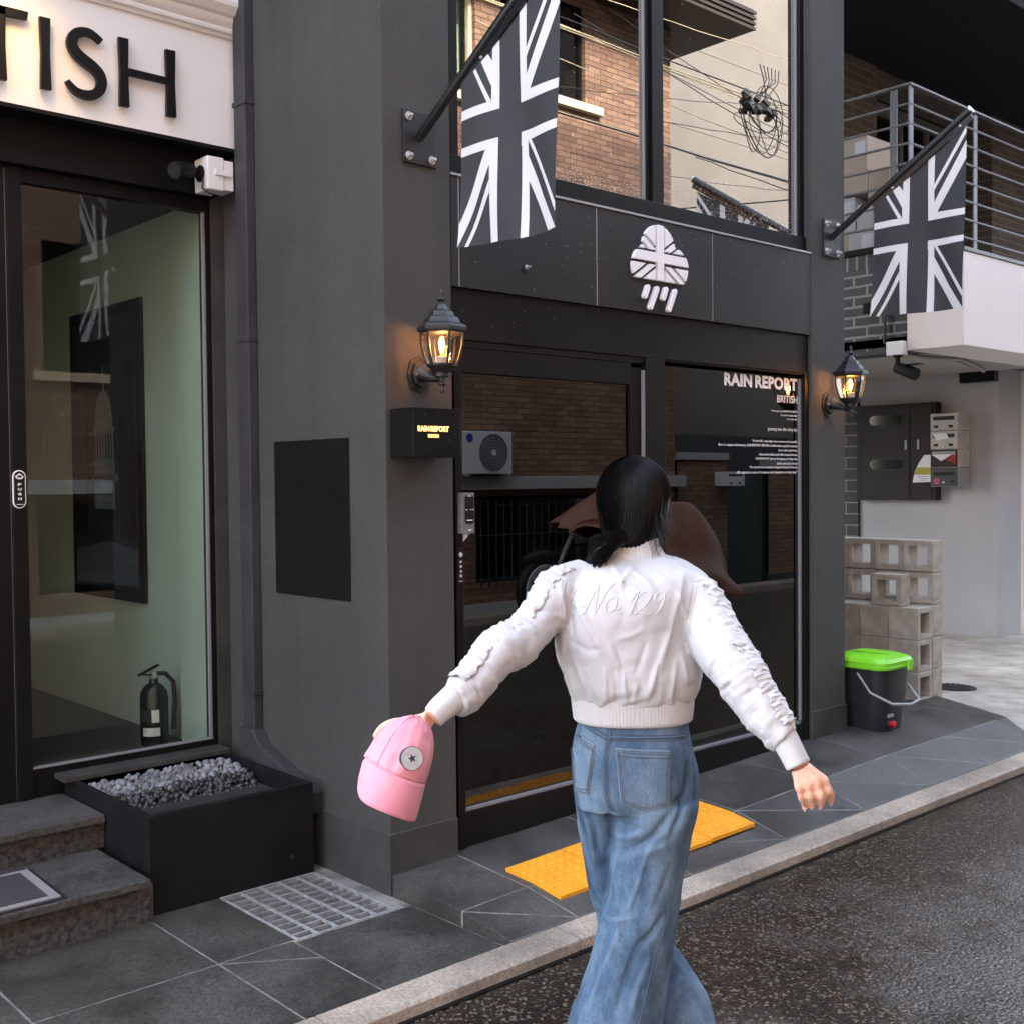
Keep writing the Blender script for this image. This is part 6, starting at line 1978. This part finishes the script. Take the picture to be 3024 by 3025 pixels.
# ribbed hem, cuffs, collar
def ribbed_loft(rings, nrib, amp, cap=True):
    """rings of (centre, axis1, axis2, a, b): knitted ribs round the band"""
    seg = nrib * 4
    mb = MB(); v = []
    for c, e1, e2, a, b in rings:
        for k in range(seg):
            t = 2 * math.pi * k / seg
            r_ = 1 + amp * (1 if k % 4 in (0, 1) else -1)
            ct, st_ = math.cos(t), math.sin(t)
            v.append(c + e1 * (a * r_ * math.copysign(abs(ct) ** .87, ct)) + e2 * (b * r_ * math.copysign(abs(st_) ** .87, st_)))
    n_ = len(rings)
    mb.add(v, [(i * seg + k, i * seg + (k + 1) % seg, (i + 1) * seg + (k + 1) % seg, (i + 1) * seg + k) for i in range(n_ - 1) for k in range(seg)])
    return mb
U, W_, Z_ = Vector((1, 0, 0)), Vector((0, 1, 0)), Vector((0, 0, 1))
hr = []
for u, w, z, a, b in seclerp(PD_hem, 4): hr.append((Vector((u, w, z)), U, W_, a, b))
q = hr[-1]
hr += [(q[0] + Vector((0, 0, -.003)), U, W_, q[3] - .004, q[4] - .004), (q[0] + Vector((0, 0, .012)), U, W_, q[3] - .012, q[4] - .012)]
putmb('hem_band', ribbed_loft(hr, 120, .0022), M['rib'], jacket, 80)
for rows in (PD_cuffL, PD_cuffR):
    cr = []
    a0_, b0_ = Vector(rows[0][:3]), Vector(rows[-1][:3])
    pre = [[*(a0_ - (b0_ - a0_).normalized() * .035), rows[0][3] * 1.02]]
    for k_, r in enumerate(seclerp(pre + rows, 5)):
        a, b = Vector(rows[0][:3]), Vector(rows[-1][:3])
        ax = (b - a).normalized(); e1 = ax.cross(Z_).normalized(); e2 = ax.cross(e1)
        cr.append((Vector(r[:3]), e1, e2, r[3], r[3] * .92))
    q = cr[-1]
    cr += [(q[0] + ax * .0025, e1, e2, q[3] * .93, q[4] * .93), (q[0] - ax * .012, e1, e2, q[3] * .82, q[4] * .82)]
    putmb('cuff', ribbed_loft(cr, 40, .005), M['rib'], jacket, 80)
co = [(Vector((.281, .032, 1.396)), U, Vector((0, .98, .02)), .076, .066), (Vector((.281, .034, 1.412)), U, Vector((0, .98, .0)), .066, .063), (Vector((.280, .038, 1.428)), U, Vector((0, .98, -.05)), .0575, .0605),
      (Vector((.280, .04, 1.444)), U, Vector((0, .98, -.08)), .0525, .0585), (Vector((.280, .04, 1.4475)), U, Vector((0, .98, -.08)), .0505, .0565), (Vector((.280, .04, 1.444)), U, Vector((0, .98, -.08)), .0475, .0535), (Vector((.281, .04, 1.41)), U, W_, .046, .052)]
putmb('collar', ribbed_loft(co, 60, .004), M['rib'], jacket, 80)
# ruffled trim from shoulder to cuff
def ruffle(rows, updir, seed, width=.05):
    mb = MB(); v = []
    rows = seclerp(rows, 14)
    n_ = len(rows)
    rn = random.Random(seed)
    for i, r in enumerate(rows):
        c = Vector(r[:3]); a = Vector(rows[max(i - 1, 0)][:3]); b = Vector(rows[min(i + 1, n_ - 1)][:3])
        ax = (b - a).normalized()
        o_ = (updir - ax * updir.dot(ax)).normalized()
        s_ = ax.cross(o_)
        for k in range(9):
            t = (k - 4) / 4
            ed = abs(t) ** 2
            wob = .007 * ed * noise.noise(Vector((i * .55, 3. * (t > 0), seed))) + .003 * ed * noise.noise(Vector((i * 1.3, 7. * (t > 0), seed + 4)))
            lift = .002 + .003 * (1 - t * t) + wob + .007 * noise.noise(Vector((i * .4, k * .35, seed))) + .004 * noise.noise(Vector((i * .9, k * .8, seed)))
            side_ = t * width * (.85 + .35 * noise.noise(Vector((i * .35, 1.5 * (t > 0), seed + 9))))
            aa = side_ / r[3]
            v.append(c + o_ * ((r[3] + lift) * math.cos(aa)) + s_ * ((r[3] + lift) * math.sin(aa)) + ax * (.004 * math.sin(i * 2.1 + k)))
    mb.add(v, [(i * 9 + k, i * 9 + k + 1, (i + 1) * 9 + k + 1, (i + 1) * 9 + k) for i in range(n_ - 1) for k in range(8)])
    return mb
for rows, up, sd in (([[.135, .015, 1.355, .038]] + PD_sleeveL[:-1], Vector((-.35, -.35, .85)), 1), ([[.38, .015, 1.35, .04]] + PD_sleeveR[1:-1], Vector((.6, -.5, .55)), 4)):
    o = putmb('ruffle_trim', ruffle(rows, up, sd, .036), M['jacket'], jacket, 70)
    q = o.modifiers.new('sub', 'SUBSURF'); q.levels = q.render_levels = 1
    q = o.modifiers.new('sol', 'SOLIDIFY'); q.thickness = .0022

# ------------------------------------------------------------------ jeans
jm = MB()
sec_loft(seclerp(PD_hip, 4), 48, 2.4, mb=jm)
legR = PD_legR + [[.19, -.035, .24, .112, .112], [.165, -.04, .12, .118, .118], [.148, -.04, .01, .122, .125], [.148, -.04, .005, .118, .12]]
legL = PD_legL[:-1] + [[.42, .1, .29, .07, .105]]
sec_loft(seclerp(legR, 5), 44, 2.15, mb=jm)
sec_loft(seclerp(PD_legL[:6], 5), 40, 2.15, mb=jm)
# lower part of the rear leg swings out to the right
tube_loft([[.285, .165, .46, .07], [.32, .165, .41, .073], [.357, .15, .365, .074], [.382, .11, .325, .078], [.388, .07, .275, .083], [.386, .05, .22, .09]], 30, 5, mb=jm)
jn = remesh(jm, .0055, 6, .5)
for v, n_ in [(v, v.normal.copy()) for v in jn.vertices]:
    p = v.co
    k_ = max(0., min(1., (.92 - p.z) / .25))
    r1 = ridged(Vector((p.x * 9 + p.z * 2.2, p.y * 9, p.z * 3.2)), 3)
    r2 = ridged(Vector((p.x * 7 - p.z * 4, p.y * 7 + 2, p.z * 6 + p.x * 4)), 3)
    v.co += n_ * (.003 * r1 + .003 * r2) * (.25 + .75 * k_)
folds(jn, PD_denim)
bm = bmesh.new(); bm.from_mesh(jn)
bmesh.ops.smooth_vert(bm, verts=bm.verts, factor=.4, use_axis_x=True, use_axis_y=True, use_axis_z=True)
bm.to_mesh(jn); bm.free(); jn.update()
nbvh = BVHTree.FromPolygons([v.co.copy() for v in jn.vertices], [tuple(p.vertices) for p in jn.polygons])
def draped_line(pts, off, r, per=10, mb=None, seg=5):
    mb = mb or MB(); ln_ = []
    for q in curve_pts(pts, per):
        h, n_ = on_back(nbvh, q.x, q.z, off)
        if h is not None: ln_.append(h)
    if len(ln_) > 2: mb.tube(ln_, r, seg)
    return mb
def patch(poly, off, th):
    """pocket laid over the seat"""
    pts2 = [Vector((p[0], p[2])) for p in poly]
    c = sum(pts2, Vector((0, 0))) / len(pts2)
    mb = MB(); v = []
    ring = []
    for i in range(len(pts2)):
        for k in range(8): ring.append(pts2[i].lerp(pts2[(i + 1) % len(pts2)], k / 8))
    n_ = len(ring)
    lv = [1.0, 1.0, .96, .75, .5, .25]
    for li, s_ in enumerate(lv):
        for q in ring:
            r = c + (q - c) * s_
            h, nn = on_back(nbvh, r.x, r.y, 0)
            if h is None or h.y > .06: h, nn, _i, _d = nbvh.find_nearest(Vector((r.x, -.06, r.y)))
            v.append(h + nn * (-.002 if li == 0 else off + (th if li > 1 else th * .6)))
    h, nn = on_back(nbvh, c.x, c.y, off + th)
    v.append(h)
    f_ = [(i * n_ + k, i * n_ + (k + 1) % n_, (i + 1) * n_ + (k + 1) % n_, (i + 1) * n_ + k) for i in range(len(lv) - 1) for k in range(n_)]
    f_ += [((len(lv) - 1) * n_ + k, (len(lv) - 1) * n_ + (k + 1) % n_, len(v) - 1) for k in range(n_)]
    return mb.add(v, f_)
jeans = None
pk = [patch(PD_pocketR, .0012, .0022), patch(PD_pocketL, .0012, .0022)]
def inset(poly, d_):
    c = sum((Vector((p[0], p[2])) for p in poly), Vector((0, 0))) / len(poly)
    out = []
    for p in poly:
        q = Vector((p[0], p[2])); q = c + (q - c) * (1 - d_ / (q - c).length)
        out.append([q.x, -.1, q.y])
    return out
stl = MB()
def stitch_line(a, b, off=.0045, n_dash=22, r=.0008):
    a, b = Vector(a), Vector(b)
    for k in range(n_dash):
        t0, t1 = k / n_dash, (k + .62) / n_dash
        pts = []
        for t in (t0, (t0 + t1) / 2, t1):
            q = a.lerp(b, t)
            h, n_ = on_back(nbvh, q.x, q.z, off)
            if h is not None: pts.append(h)
        if len(pts) == 3: stl.tube(pts, r, 4)
for poly in (PD_pocketR, PD_pocketL):
    for dd_ in (.005, .011):
        q = inset(poly, dd_)
        for i in range(len(q)):
            stitch_line(q[i], q[(i + 1) % len(q)], .0044, 26)
    a, b = Vector(poly[0]), Vector(poly[1])
    dn_ = Vector((0, 0, -.016))
    stitch_line(a + dn_, b + dn_, .0044, 30)
sea = MB()
for y_ in PD_yoke:
    draped_line(y_, .0008, .0028, mb=sea)
    for o_ in (.005, -.006):
        for i in range(len(y_) - 1):
            stitch_line(Vector(y_[i]) + Vector((0, 0, o_)), Vector(y_[i + 1]) + Vector((0, 0, o_)), .001, 18)
draped_line(PD_seam, .0006, .0024, mb=sea)
for o_ in (.005, -.005):
    for i in range(len(PD_seam) - 1):
        stitch_line(Vector(PD_seam[i]) + Vector((o_, 0, 0)), Vector(PD_seam[i + 1]) + Vector((o_, 0, 0)), .001, 14)
draped_line(PD_outseam, -.0004, .0018, mb=sea)
wl = [(p[0], 0, p[2]) for p in ([.150, 0, 1.045], [.2, 0, 1.043], [.28, 0, 1.04], [.36, 0, 1.04], [.385, 0, 1.041])]
jeans = put('jeans', jn, M['denim'], WM)
for mbk in pk: putmb('back_pocket', mbk, M['denim'], jeans, 50)
M['denimS'] = P('denim seam', (.045, .078, .13), .85, (.07, .11, .17), 60.)
putmb('seam', sea, M['denimS'], jeans)
putmb('stitching', stl, M['stitch'], jeans)

# ------------------------------------------------------------------ body: head, neck, trunk, arms, hands, legs in one surface
bd = MB()
sec_loft(seclerp([[.28, .04, 1.45, .038, .042], [.28, .035, 1.40, .045, .045], [.275, .02, 1.34, .12, .07], [.265, 0, 1.25, .125, .09], [.268, 0, 1.1, .115, .085], [.27, 0, 1.0, .12, .09], [.273, 0, .9, .125, .1]], 4), 32, 2.2, mb=bd)
def chain(rows, seg=16, per=4): tube_loft(rows, seg, per, mb=bd)
chain([[.28, .045, 1.42, .04], [.28, .05, 1.47, .041], [.28, .058, 1.51, .046]])
# skull, jaw, nose, ears
HC = Vector((.278, .06, 1.535))
def ell(c, r, seg=20, rot=None):
    ico = bmesh.new(); bmesh.ops.create_icosphere(ico, subdivisions=3, radius=1)
    vs = [Vector((v.co.x * r[0], v.co.y * r[1], v.co.z * r[2])) for v in ico.verts]
    if rot: vs = [Euler(rot).to_matrix() @ q for q in vs]
    bd.add([q + c for q in vs], [tuple(v.index for v in f_.verts) for f_ in ico.faces]); ico.free()
ell(HC + Vector((0, 0, .02)), (.068, .085, .078))
ell(HC + Vector((0, .035, -.035)), (.052, .05, .062))
ell(HC + Vector((0, .06, -.075)), (.028, .026, .022))
ell(HC + Vector((0, .088, -.018)), (.010, .016, .022), rot=(.35, 0, 0))
ell(HC + Vector((0, .094, -.03)), (.013, .011, .008))
for s_ in (-1, 1):
    ell(HC + Vector((.068 * s_, .005, -.012)), (.008, .018, .03), rot=(0, .2 * s_, 0))
    ell(HC + Vector((.033 * s_, .072, -.012)), (.018, .012, .014))
# arms inside the sleeves
def armrows(S, k_):
    return [[r[0], r[1], r[2], k_ * (1 - .38 * i / len(S))] for i, r in enumerate(S)]
chain([[.17, .02, 1.35, .042]] + armrows(PD_sleeveL, .033) + [[-.152, -.258, 1.112, .0205], [-.165, -.268, 1.099, .0215]])
chain([[.36, .02, 1.35, .042]] + armrows(PD_sleeveR, .033) + [[.572, -.226, 1.02, .0205], [.578, -.229, 1.006, .0215], [.586, -.236, .989, .0235]])
# right hand: palm and five fingers
wr, K = Vector((.586, -.236, .990)), PD_handR
kn = [Vector(K[f_][0]) for f_ in ('index', 'middle', 'ring', 'pinky')]
for i, (f_, r0, r1) in enumerate((('index', .0098, .0075), ('middle', .0098, .0076), ('ring', .0092, .0071), ('pinky', .0083, .0063))):
    base = wr.lerp(kn[i], .25) + (kn[i] - sum(kn, Vector()) / 4) * .1
    mid = wr.lerp(kn[i], .65)
    rows = [[*base, .0135], [*mid, .0122], [*kn[i], .0112], *[[*Vector(q), r_] for q, r_ in zip(K[f_][1:], (r0 * .93, r1 * 1.02, r1 * .8))]]
    rows.insert(3, [*kn[i].lerp(Vector(K[f_][1]), .5), r0 * .92])
    chain(rows, 14, 5)
chain([[*wr.lerp(Vector(K['thumb'][0]), .2), .014], [*K['thumb'][0], .0145], [*K['thumb'][1], .0108], [*K['thumb'][2], .0096], [*K['thumb'][3], .0075]], 14, 5)
# left hand: fingers hooked into the cap's back opening
wl_ = Vector((-.165, -.268, 1.099))
for i in range(4):
    o_ = Vector((.0, .011 * (i - 1.5), -.007 * (i - 1.5)))
    a = wl_ + Vector((-.05, .035, -.024)) + o_ * 1.2
    b = a + Vector((-.034, .012, -.006)) + o_ * .3
    c = b + Vector((-.024, .0, -.012))
    d_ = c + Vector((-.012, -.012, -.016))
    chain([[*wl_.lerp(a, .2), .0145], [*a, .0115], [*b, .0092], [*c, .0082], [*d_, .0066]], 14, 5)
chain([[*(wl_ + Vector((-.012, .01, -.01))), .015], [*(wl_ + Vector((-.034, .022, -.036))), .0115], [*(wl_ + Vector((-.05, .03, -.058))), .009], [*(wl_ + Vector((-.06, .03, -.07))), .0075]], 14, 5)
# legs inside the jeans
chain([[.32, 0, .88, .07], [.296, -.025, .7, .06], [.262, -.03, .519, .05], [.205, -.03, .3, .045], [.155, -.04, .06, .034]])
chain([[.2, .02, .88, .05], [.199, .05, .78, .044], [.217, .09, .673, .043], [.239, .12, .581, .043], [.285, .15, .475, .043], [.32, .165, .41, .043], [.382, .11, .325, .038], [.388, .05, .22, .03], [.4, .04, .16, .028]])
bme = remesh(bd, .0032, 5, .45)
body = put('body', bme, M['skin'], WM)
# eyes, brows, lips
for s_ in (-1, 1):
    m = MB(); m.lathe(tuple(HC + Vector((.032 * s_, .073, -.006))), [(.002, .013), (.008, .011), (.0115, .004), (.012, -.004)], 16, axis='y')
    ey_ = putmb('eye', m, M['eyew'], body)
    m = MB(); m.lathe(tuple(HC + Vector((.032 * s_, .0735, -.006))), [(.0015, .0135), (.0055, .0122)], 14, axis='y')
    putmb('iris', m, M['eyed'], body)
m = MB(); m.tube([HC + Vector((-.022, .083, -.052)), HC + Vector((-.008, .09, -.05)), HC + Vector((.008, .09, -.05)), HC + Vector((.022, .083, -.052))], [.002, .0052, .0052, .002], 10)
putmb('lips', m, M['lips'], body)
for s_, (a, b) in ((1, (.02, .048)), (-1, (.02, .048))):
    m = MB(); m.tube([HC + Vector((a * s_, .084, .014)), HC + Vector((.034 * s_, .082, .019)), HC + Vector((b * s_, .07, .014))], [.0025, .003, .0012], 8)
    putmb('eyebrow', m, M['hair'], body)
# nails of the right hand
for f_ in ('index', 'middle', 'ring', 'pinky'):
    a, b = Vector(K[f_][2]), Vector(K[f_][3])
    t_ = (b - a).normalized()
    q = a.lerp(b, .8)
    m = MB(); m.tube([q + Vector((0, -.0055, 0)) - t_ * .004, q + Vector((0, -.0055, 0)) + t_ * .005], [.0042, .0036], 8)
    putmb('fingernail', m, P('nail', (.72, .42, .36), .25), body)
# shoes
for c, yaw, pitch in ((Vector((.148, -.02, -.03)), -.1, 0.), (Vector((.425, .02, .1)), .5, .9)):
    rows = []
    R_ = Euler((-pitch, 0, yaw)).to_matrix()
    mb = MB()
    for y_, hw_, h_ in ((-.06, .022, .05), (-.045, .033, .065), (0, .036, .07), (.05, .038, .06), (.1, .044, .05), (.15, .04, .04), (.18, .025, .03)):
        rows.append([c + R_ @ Vector((hw_ * math.cos(rad(a)), y_, max(.0, h_ * .5 + h_ * .5 * math.sin(rad(a))))) for a in range(0, 360, 20)])
    n_ = 18
    v = [p for r_ in rows for p in r_]
    mb.add(v, [(i * n_ + k, i * n_ + (k + 1) % n_, (i + 1) * n_ + (k + 1) % n_, (i + 1) * n_ + k) for i in range(6) for k in range(n_)] + [tuple(range(n_))[::-1], tuple(6 * n_ + k for k in range(n_))])
    putmb('shoe', mb, M['shoe'], WM, 50)

# ------------------------------------------------------------------ hair: smooth cap of strands gathered low on the left
HT = Vector((.2785, .03, 1.628))
def hair_surface(a, t):
    """a: angle round the head (0 = straight back, + = right), t: 0 crown .. 1 lower edge"""
    th = t * rad(150)
    rx, ry = .0835, .094
    x = rx * math.sin(min(th, rad(90)) if th < rad(90) else rad(90)) * math.sin(a)
    y = -ry * math.sin(min(th, rad(90)) if th < rad(90) else rad(90)) * math.cos(a)
    if th < rad(90):
        z = 1.545 + .09 * math.cos(th)
    else:
        d_ = (th - rad(90)) / rad(60)
        z = 1.545 - .128 * d_
        k_ = 1 - .42 * d_ ** 1.8
        x *= k_; y *= (1 - .35 * d_ ** 2)
    return Vector((.2785 + x - .012 * max(0, (1.5 - z) / .1), .045 + y, z))
hm = MB(); v = []
NA, NT = 220, 60
for i in range(NT + 1):
    t = i / NT
    for k in range(NA):
        a = 2 * math.pi * k / NA
        front = max(0., -math.cos(a))
        tt_ = t * (1 - .42 * front ** 1.5)        # hairline rises over the face
        p = hair_surface(a, tt_ * .98 + .004)
        rip = .0011 * math.sin(k * 2 * math.pi * 37 / NA + 2 * math.sin(i * .09)) + .0012 * noise.noise(Vector((math.cos(a) * 14, math.sin(a) * 14, t * 1.3))) + .0009 * noise.noise(Vector((math.cos(a) * 40, math.sin(a) * 40, t * 2)))
        c = Vector((.2785, .045, p.z - .01))
        part = .0022 * math.exp(-(p.x - .2785) ** 2 / 1e-5) * (1 if t < .4 else 0)
        v.append(p + (p - c).normalized() * (rip * min(1, t * 5) - part))
    
hm.add(v, [(i * NA + k, i * NA + (k + 1) % NA, (i + 1) * NA + (k + 1) % NA, (i + 1) * NA + k) for i in range(NT) for k in range(NA)] + [tuple(range(NA))[::-1]])
hair = putmb('hair', hm, M['hair'], WM, 80)
# strands lying over the cap and sweeping down to the gathered tail on the left
st_ = MB()
rn = random.Random(21)
knot = Vector((.238, -.038, 1.45))
for k in range(900):
    a = rn.uniform(-1.9, 1.9)
    t0 = rn.uniform(.02, .35)
    pts = []
    for j in range(12):
        t = t0 + (.93 - t0) * j / 11
        p = hair_surface(a + .05 * math.sin(j * .7 + k) * .4, t)
        c = Vector((.2785, .045, p.z - .01))
        p = p + (p - c).normalized() * (.0012 + .0012 * rn.random())
        s_ = max(0., (t - .55) / .4)
        if s_ > 0 and abs(a) < 1.5:
            q = knot + Vector((rn.uniform(-.016, .016), rn.uniform(-.012, .006), rn.uniform(-.014, .014)))
            p = p.lerp(Vector((q.x, min(q.y, p.y), q.z)), min(1, s_) ** 2 * .55)
        pts.append(p)
    st_.tube(pts, .00045, 3, caps=False)
# tail: loose wavy lock going left and forward over the shoulder
for k in range(260):
    r_ = rn.random() ** .5 * .02; an = rn.uniform(0, 6.28)
    o_ = Vector((0, r_ * math.cos(an), r_ * math.sin(an)))
    path = [(.25, -.028, 1.458), (.226, -.038, 1.444), (.202, -.033, 1.425), (.184, -.01, 1.409), (.178, .03, 1.391), (.18, .075, 1.36)]
    spread = rn.uniform(.5, 1.35)
    pts = [Vector(p) + o_ * (.55 + .16 * j * spread) + Vector((.004 * math.sin(j * 1.7 + k), 0, .004 * math.cos(j * 1.3 + k * 2))) for j, p in enumerate(curve_pts([list(q) for q in path], 3))]
    st_.tube(pts, .0009, 3, caps=False)
# wisps at the nape and right side
for k in range(90):
    a = rn.uniform(.5, 1.6); t0 = rn.uniform(.7, .9)
    p = hair_surface(a, t0)
    d_ = Vector((rn.uniform(-.002, .018), rn.uniform(-.015, .002), -rn.uniform(.02, .05)))
    st_.tube([p, p + d_ * .5 + Vector((0, -.002, 0)), p + d_ * rn.uniform(.8, 1.3) + Vector((-.004, 0, -.004))], .0004, 3, caps=False)
for k in range(70):
    a = rn.uniform(-1.6, 1.6); t0 = rn.uniform(.05, .7)
    p = hair_surface(a, t0); c = Vector((.2785, .045, p.z - .01)); n_ = (p - c).normalized()
    st_.tube([p, p + n_ * .004 + Vector((rn.uniform(-.01, .01), 0, -.012)), p + n_ * rn.uniform(.003, .009) + Vector((rn.uniform(-.014, .014), 0, -.03))], .00035, 3, caps=False)
putmb('hair_strands', st_, M['hair'], hair, 80)
tl = tube_loft([[.25, -.02, 1.455, .018], [.226, -.034, 1.442, .019], [.202, -.03, 1.424, .0175], [.184, -.008, 1.408, .015], [.178, .03, 1.39, .012], [.18, .07, 1.36, .007]], 18, 5)
putmb('ponytail', tl, M['hair'], hair, 80)
m = MB(); m.tube([Vector((.2085, .045, 1.487)) + Vector((.0, .008 * math.cos(rad(a)), .012 * math.sin(rad(a)) - .006)) for a in range(0, 361, 20)], .0014, 8, caps=False)
putmb('earring', m, M['gold'], WM)

# ------------------------------------------------------------------ cap in her left hand
CP = thing('baseball_cap', Lw((-.21, -.30, .90)), 'pink baseball cap with a round star badge held in the left hand', 'cap')
# cap frame: crown opens up-left/away, front panel faces the viewer, brim points down-left
cw = Vector((-.243, -.285, .999))
ez = Vector((.42, .12, .9)).normalized()           # towards the crown button
ey2 = Vector((.32, -.93, -.15)); ey2 = (ey2 - ez * ey2.dot(ez)).normalized()   # front of the cap
ex2 = ey2.cross(ez)
def capP(x, y, z): return cw + ex2 * x + ey2 * y + ez * z
v = []; mb = MB()
NA, NT = 60, 16
for i in range(NT + 1):
    t = i / NT * rad(88)
    for k in range(NA):
        a = 2 * math.pi * k / NA
        r_ = math.cos(t) ** .75
        dent = 1 - .5 * max(0, -math.sin(a))
        x, y = .0655 * r_ * math.cos(a), .08 * r_ * math.sin(a) * dent
        z = .114 * math.sin(t) ** 1.15 * (1 - .12 * max(0, -math.sin(a)))
        w_ = .0035 * noise.noise(Vector((math.cos(a) * 3, math.sin(a) * 3, t * 3))) + .0016 * ridged(Vector((math.cos(a) * 2.2, math.sin(a) * 2.2, t * 1.6 + 4)), 3)
        seam_ = -.0012 * max(0, 1 - abs(((math.degrees(a) + 30) % 60) - 30) / 2.5)
        n_ = Vector((math.cos(a) * r_, math.sin(a) * r_, math.sin(t))).normalized() * (w_ + seam_)
        v.append(capP(x + n_.x, y + n_.y, z + n_.z))
f_ = []
for i in range(NT):
    for k in range(NA):
        a = math.degrees(2 * math.pi * (k + .5) / NA)
        if 240 < a < 300 and i < 5: continue           # opening over the strap at the back
        f_.append((i * NA + k, i * NA + (k + 1) % NA, (i + 1) * NA + (k + 1) % NA, (i + 1) * NA + k))
mb.add(v, f_)
cr_ = mb.mesh('crown', M['pink'], 60)
cro = put('crown', cr_, M['pink'], CP, False)
q = cro.modifiers.new('sol', 'SOLIDIFY'); q.thickness = .0022; q.offset = -1
putmb('button', MB().add(*(lambda s_: (s_.v, s_.f))(MB().tube([capP(0, 0, .1115), capP(0, 0, .1175)], [.0075, .006], 14))), M['pink'], cro)
sb_ = MB().tube([capP(.06 * math.cos(rad(a)), .05 * math.sin(rad(a)), .006) for a in range(238, 303, 6)], .009, 8, squash=.25)
putmb('strap', sb_, M['pink'], cro)
# brim: thin, nearly flat, hanging down from the front rim, with stitched rows
def brimP(t, s_):
    a = rad(90 + 89 * t)
    ext = .076 * (1 - abs(t) ** 6) ** .55
    dn2 = rad(60 + 6 * s_)
    x = .0655 * math.cos(a) * (1 + .05 * s_); y = .08 * math.sin(a) * (1 - .12 * s_) + ext * s_ * math.cos(dn2) + .0015
    z = .001 - ext * s_ * math.sin(dn2) - .008 * t * t * s_
    return capP(x, y, z)
NB_, NR = 48, 12
v = [brimP((k / NB_ - .5) * 2, j / NR) for j in range(NR + 1) for k in range(NB_ + 1)]
mb = MB(); mb.add(v, [(j * (NB_ + 1) + k, j * (NB_ + 1) + k + 1, (j + 1) * (NB_ + 1) + k + 1, (j + 1) * (NB_ + 1) + k) for j in range(NR) for k in range(NB_)])
bo = putmb('brim', mb, M['pink'], CP, 80)
q = bo.modifiers.new('sol', 'SOLIDIFY'); q.thickness = .003; q.offset = 0
M['pinkst2'] = P('pink stitching', (.72, .25, .32), .9)
for s_ in (.2, .36, .52, .68, .84, .96):
    m = MB()
    m.tube([brimP((k / 36 - .5) * 1.9, s_) + ey2 * .0012 * .6 + ez * .0012 for k in range(37)], .0005, 4, caps=False)
    putmb('brim_stitching', m, M['pinkst2'], bo)
m = MB(); m.tube([capP(.067 * math.cos(rad(a)), .0815 * math.sin(rad(a)), .0015) for a in range(12, 169, 4)], .0011, 5, caps=False)
putmb('brim_seam', m, M['pinkst2'], cro)
for a_ in (32, 148):
    m = MB()
    m.tube([capP(.0662 * math.cos(rad(t_)) ** .75 * math.cos(rad(a_)), .0808 * math.cos(rad(t_)) ** .75 * math.sin(rad(a_)), .1148 * math.sin(rad(t_)) ** 1.15 + .0004) for t_ in range(2, 86, 4)], .0007, 5, caps=False)
    putmb('panel_seam', m, M['pinkst2'], cro)
# eyelets and badge
cb_ = BVHTree.FromPolygons([v_.co.copy() for v_ in cr_.vertices], [tuple(p.vertices) for p in cr_.polygons])
def cap_surf(x, y, z):
    p = MW @ capP(x, y, z); c = MW @ capP(0, 0, .03)
    h, n_, i, d_ = cb_.ray_cast(c, (p - c).normalized())
    if h is None: h, n_ = p, (p - c).normalized()
    if n_.dot(p - c) < 0: n_ = -n_
    return h, n_
def disc(h, n_, r, th, mat_, name, parent, star=False):
    t1 = (MW.to_3x3() @ ex2); t1 = (t1 - n_ * t1.dot(n_)).normalized(); t2 = n_.cross(t1)
    mb = MB(); k_ = 40
    if star:
        ring = [(r * (1 if i % 2 == 0 else .4) * math.cos(rad(90 + 36 * i)), r * (1 if i % 2 == 0 else .4) * math.sin(rad(90 + 36 * i))) for i in range(10)]
    else:
        ring = [(r * math.cos(2 * math.pi * i / k_), r * math.sin(2 * math.pi * i / k_)) for i in range(k_)]
    n0 = len(ring)
    lo_ = [h + t1 * a + t2 * b - n_ * .006 for a, b in ring]; hi_ = [h + t1 * a + t2 * b + n_ * th for a, b in ring]
    mb.add(lo_ + hi_, [tuple(range(n0))[::-1], tuple(range(n0, 2 * n0))] + [(i, (i + 1) % n0, n0 + (i + 1) % n0, n0 + i) for i in range(n0)])
    return mb.build(name, mat_, parent)
h, n_ = cap_surf(.004, .07, .042)
bg1 = disc(h, n_, .0235, .0035, M['navy'], 'badge', cro)
disc(h, n_, .0224, .0042, M['badge'], 'badge_face', cro)
disc(h, n_, .0095, .0048, M['navy'], 'badge_star', cro, True)
h, n_ = cap_surf(-.012, .045, .09)
disc(h, n_, .0035, .0006, P('pink eyelet', (.6, .2, .27), .8), 'eyelet', cro)
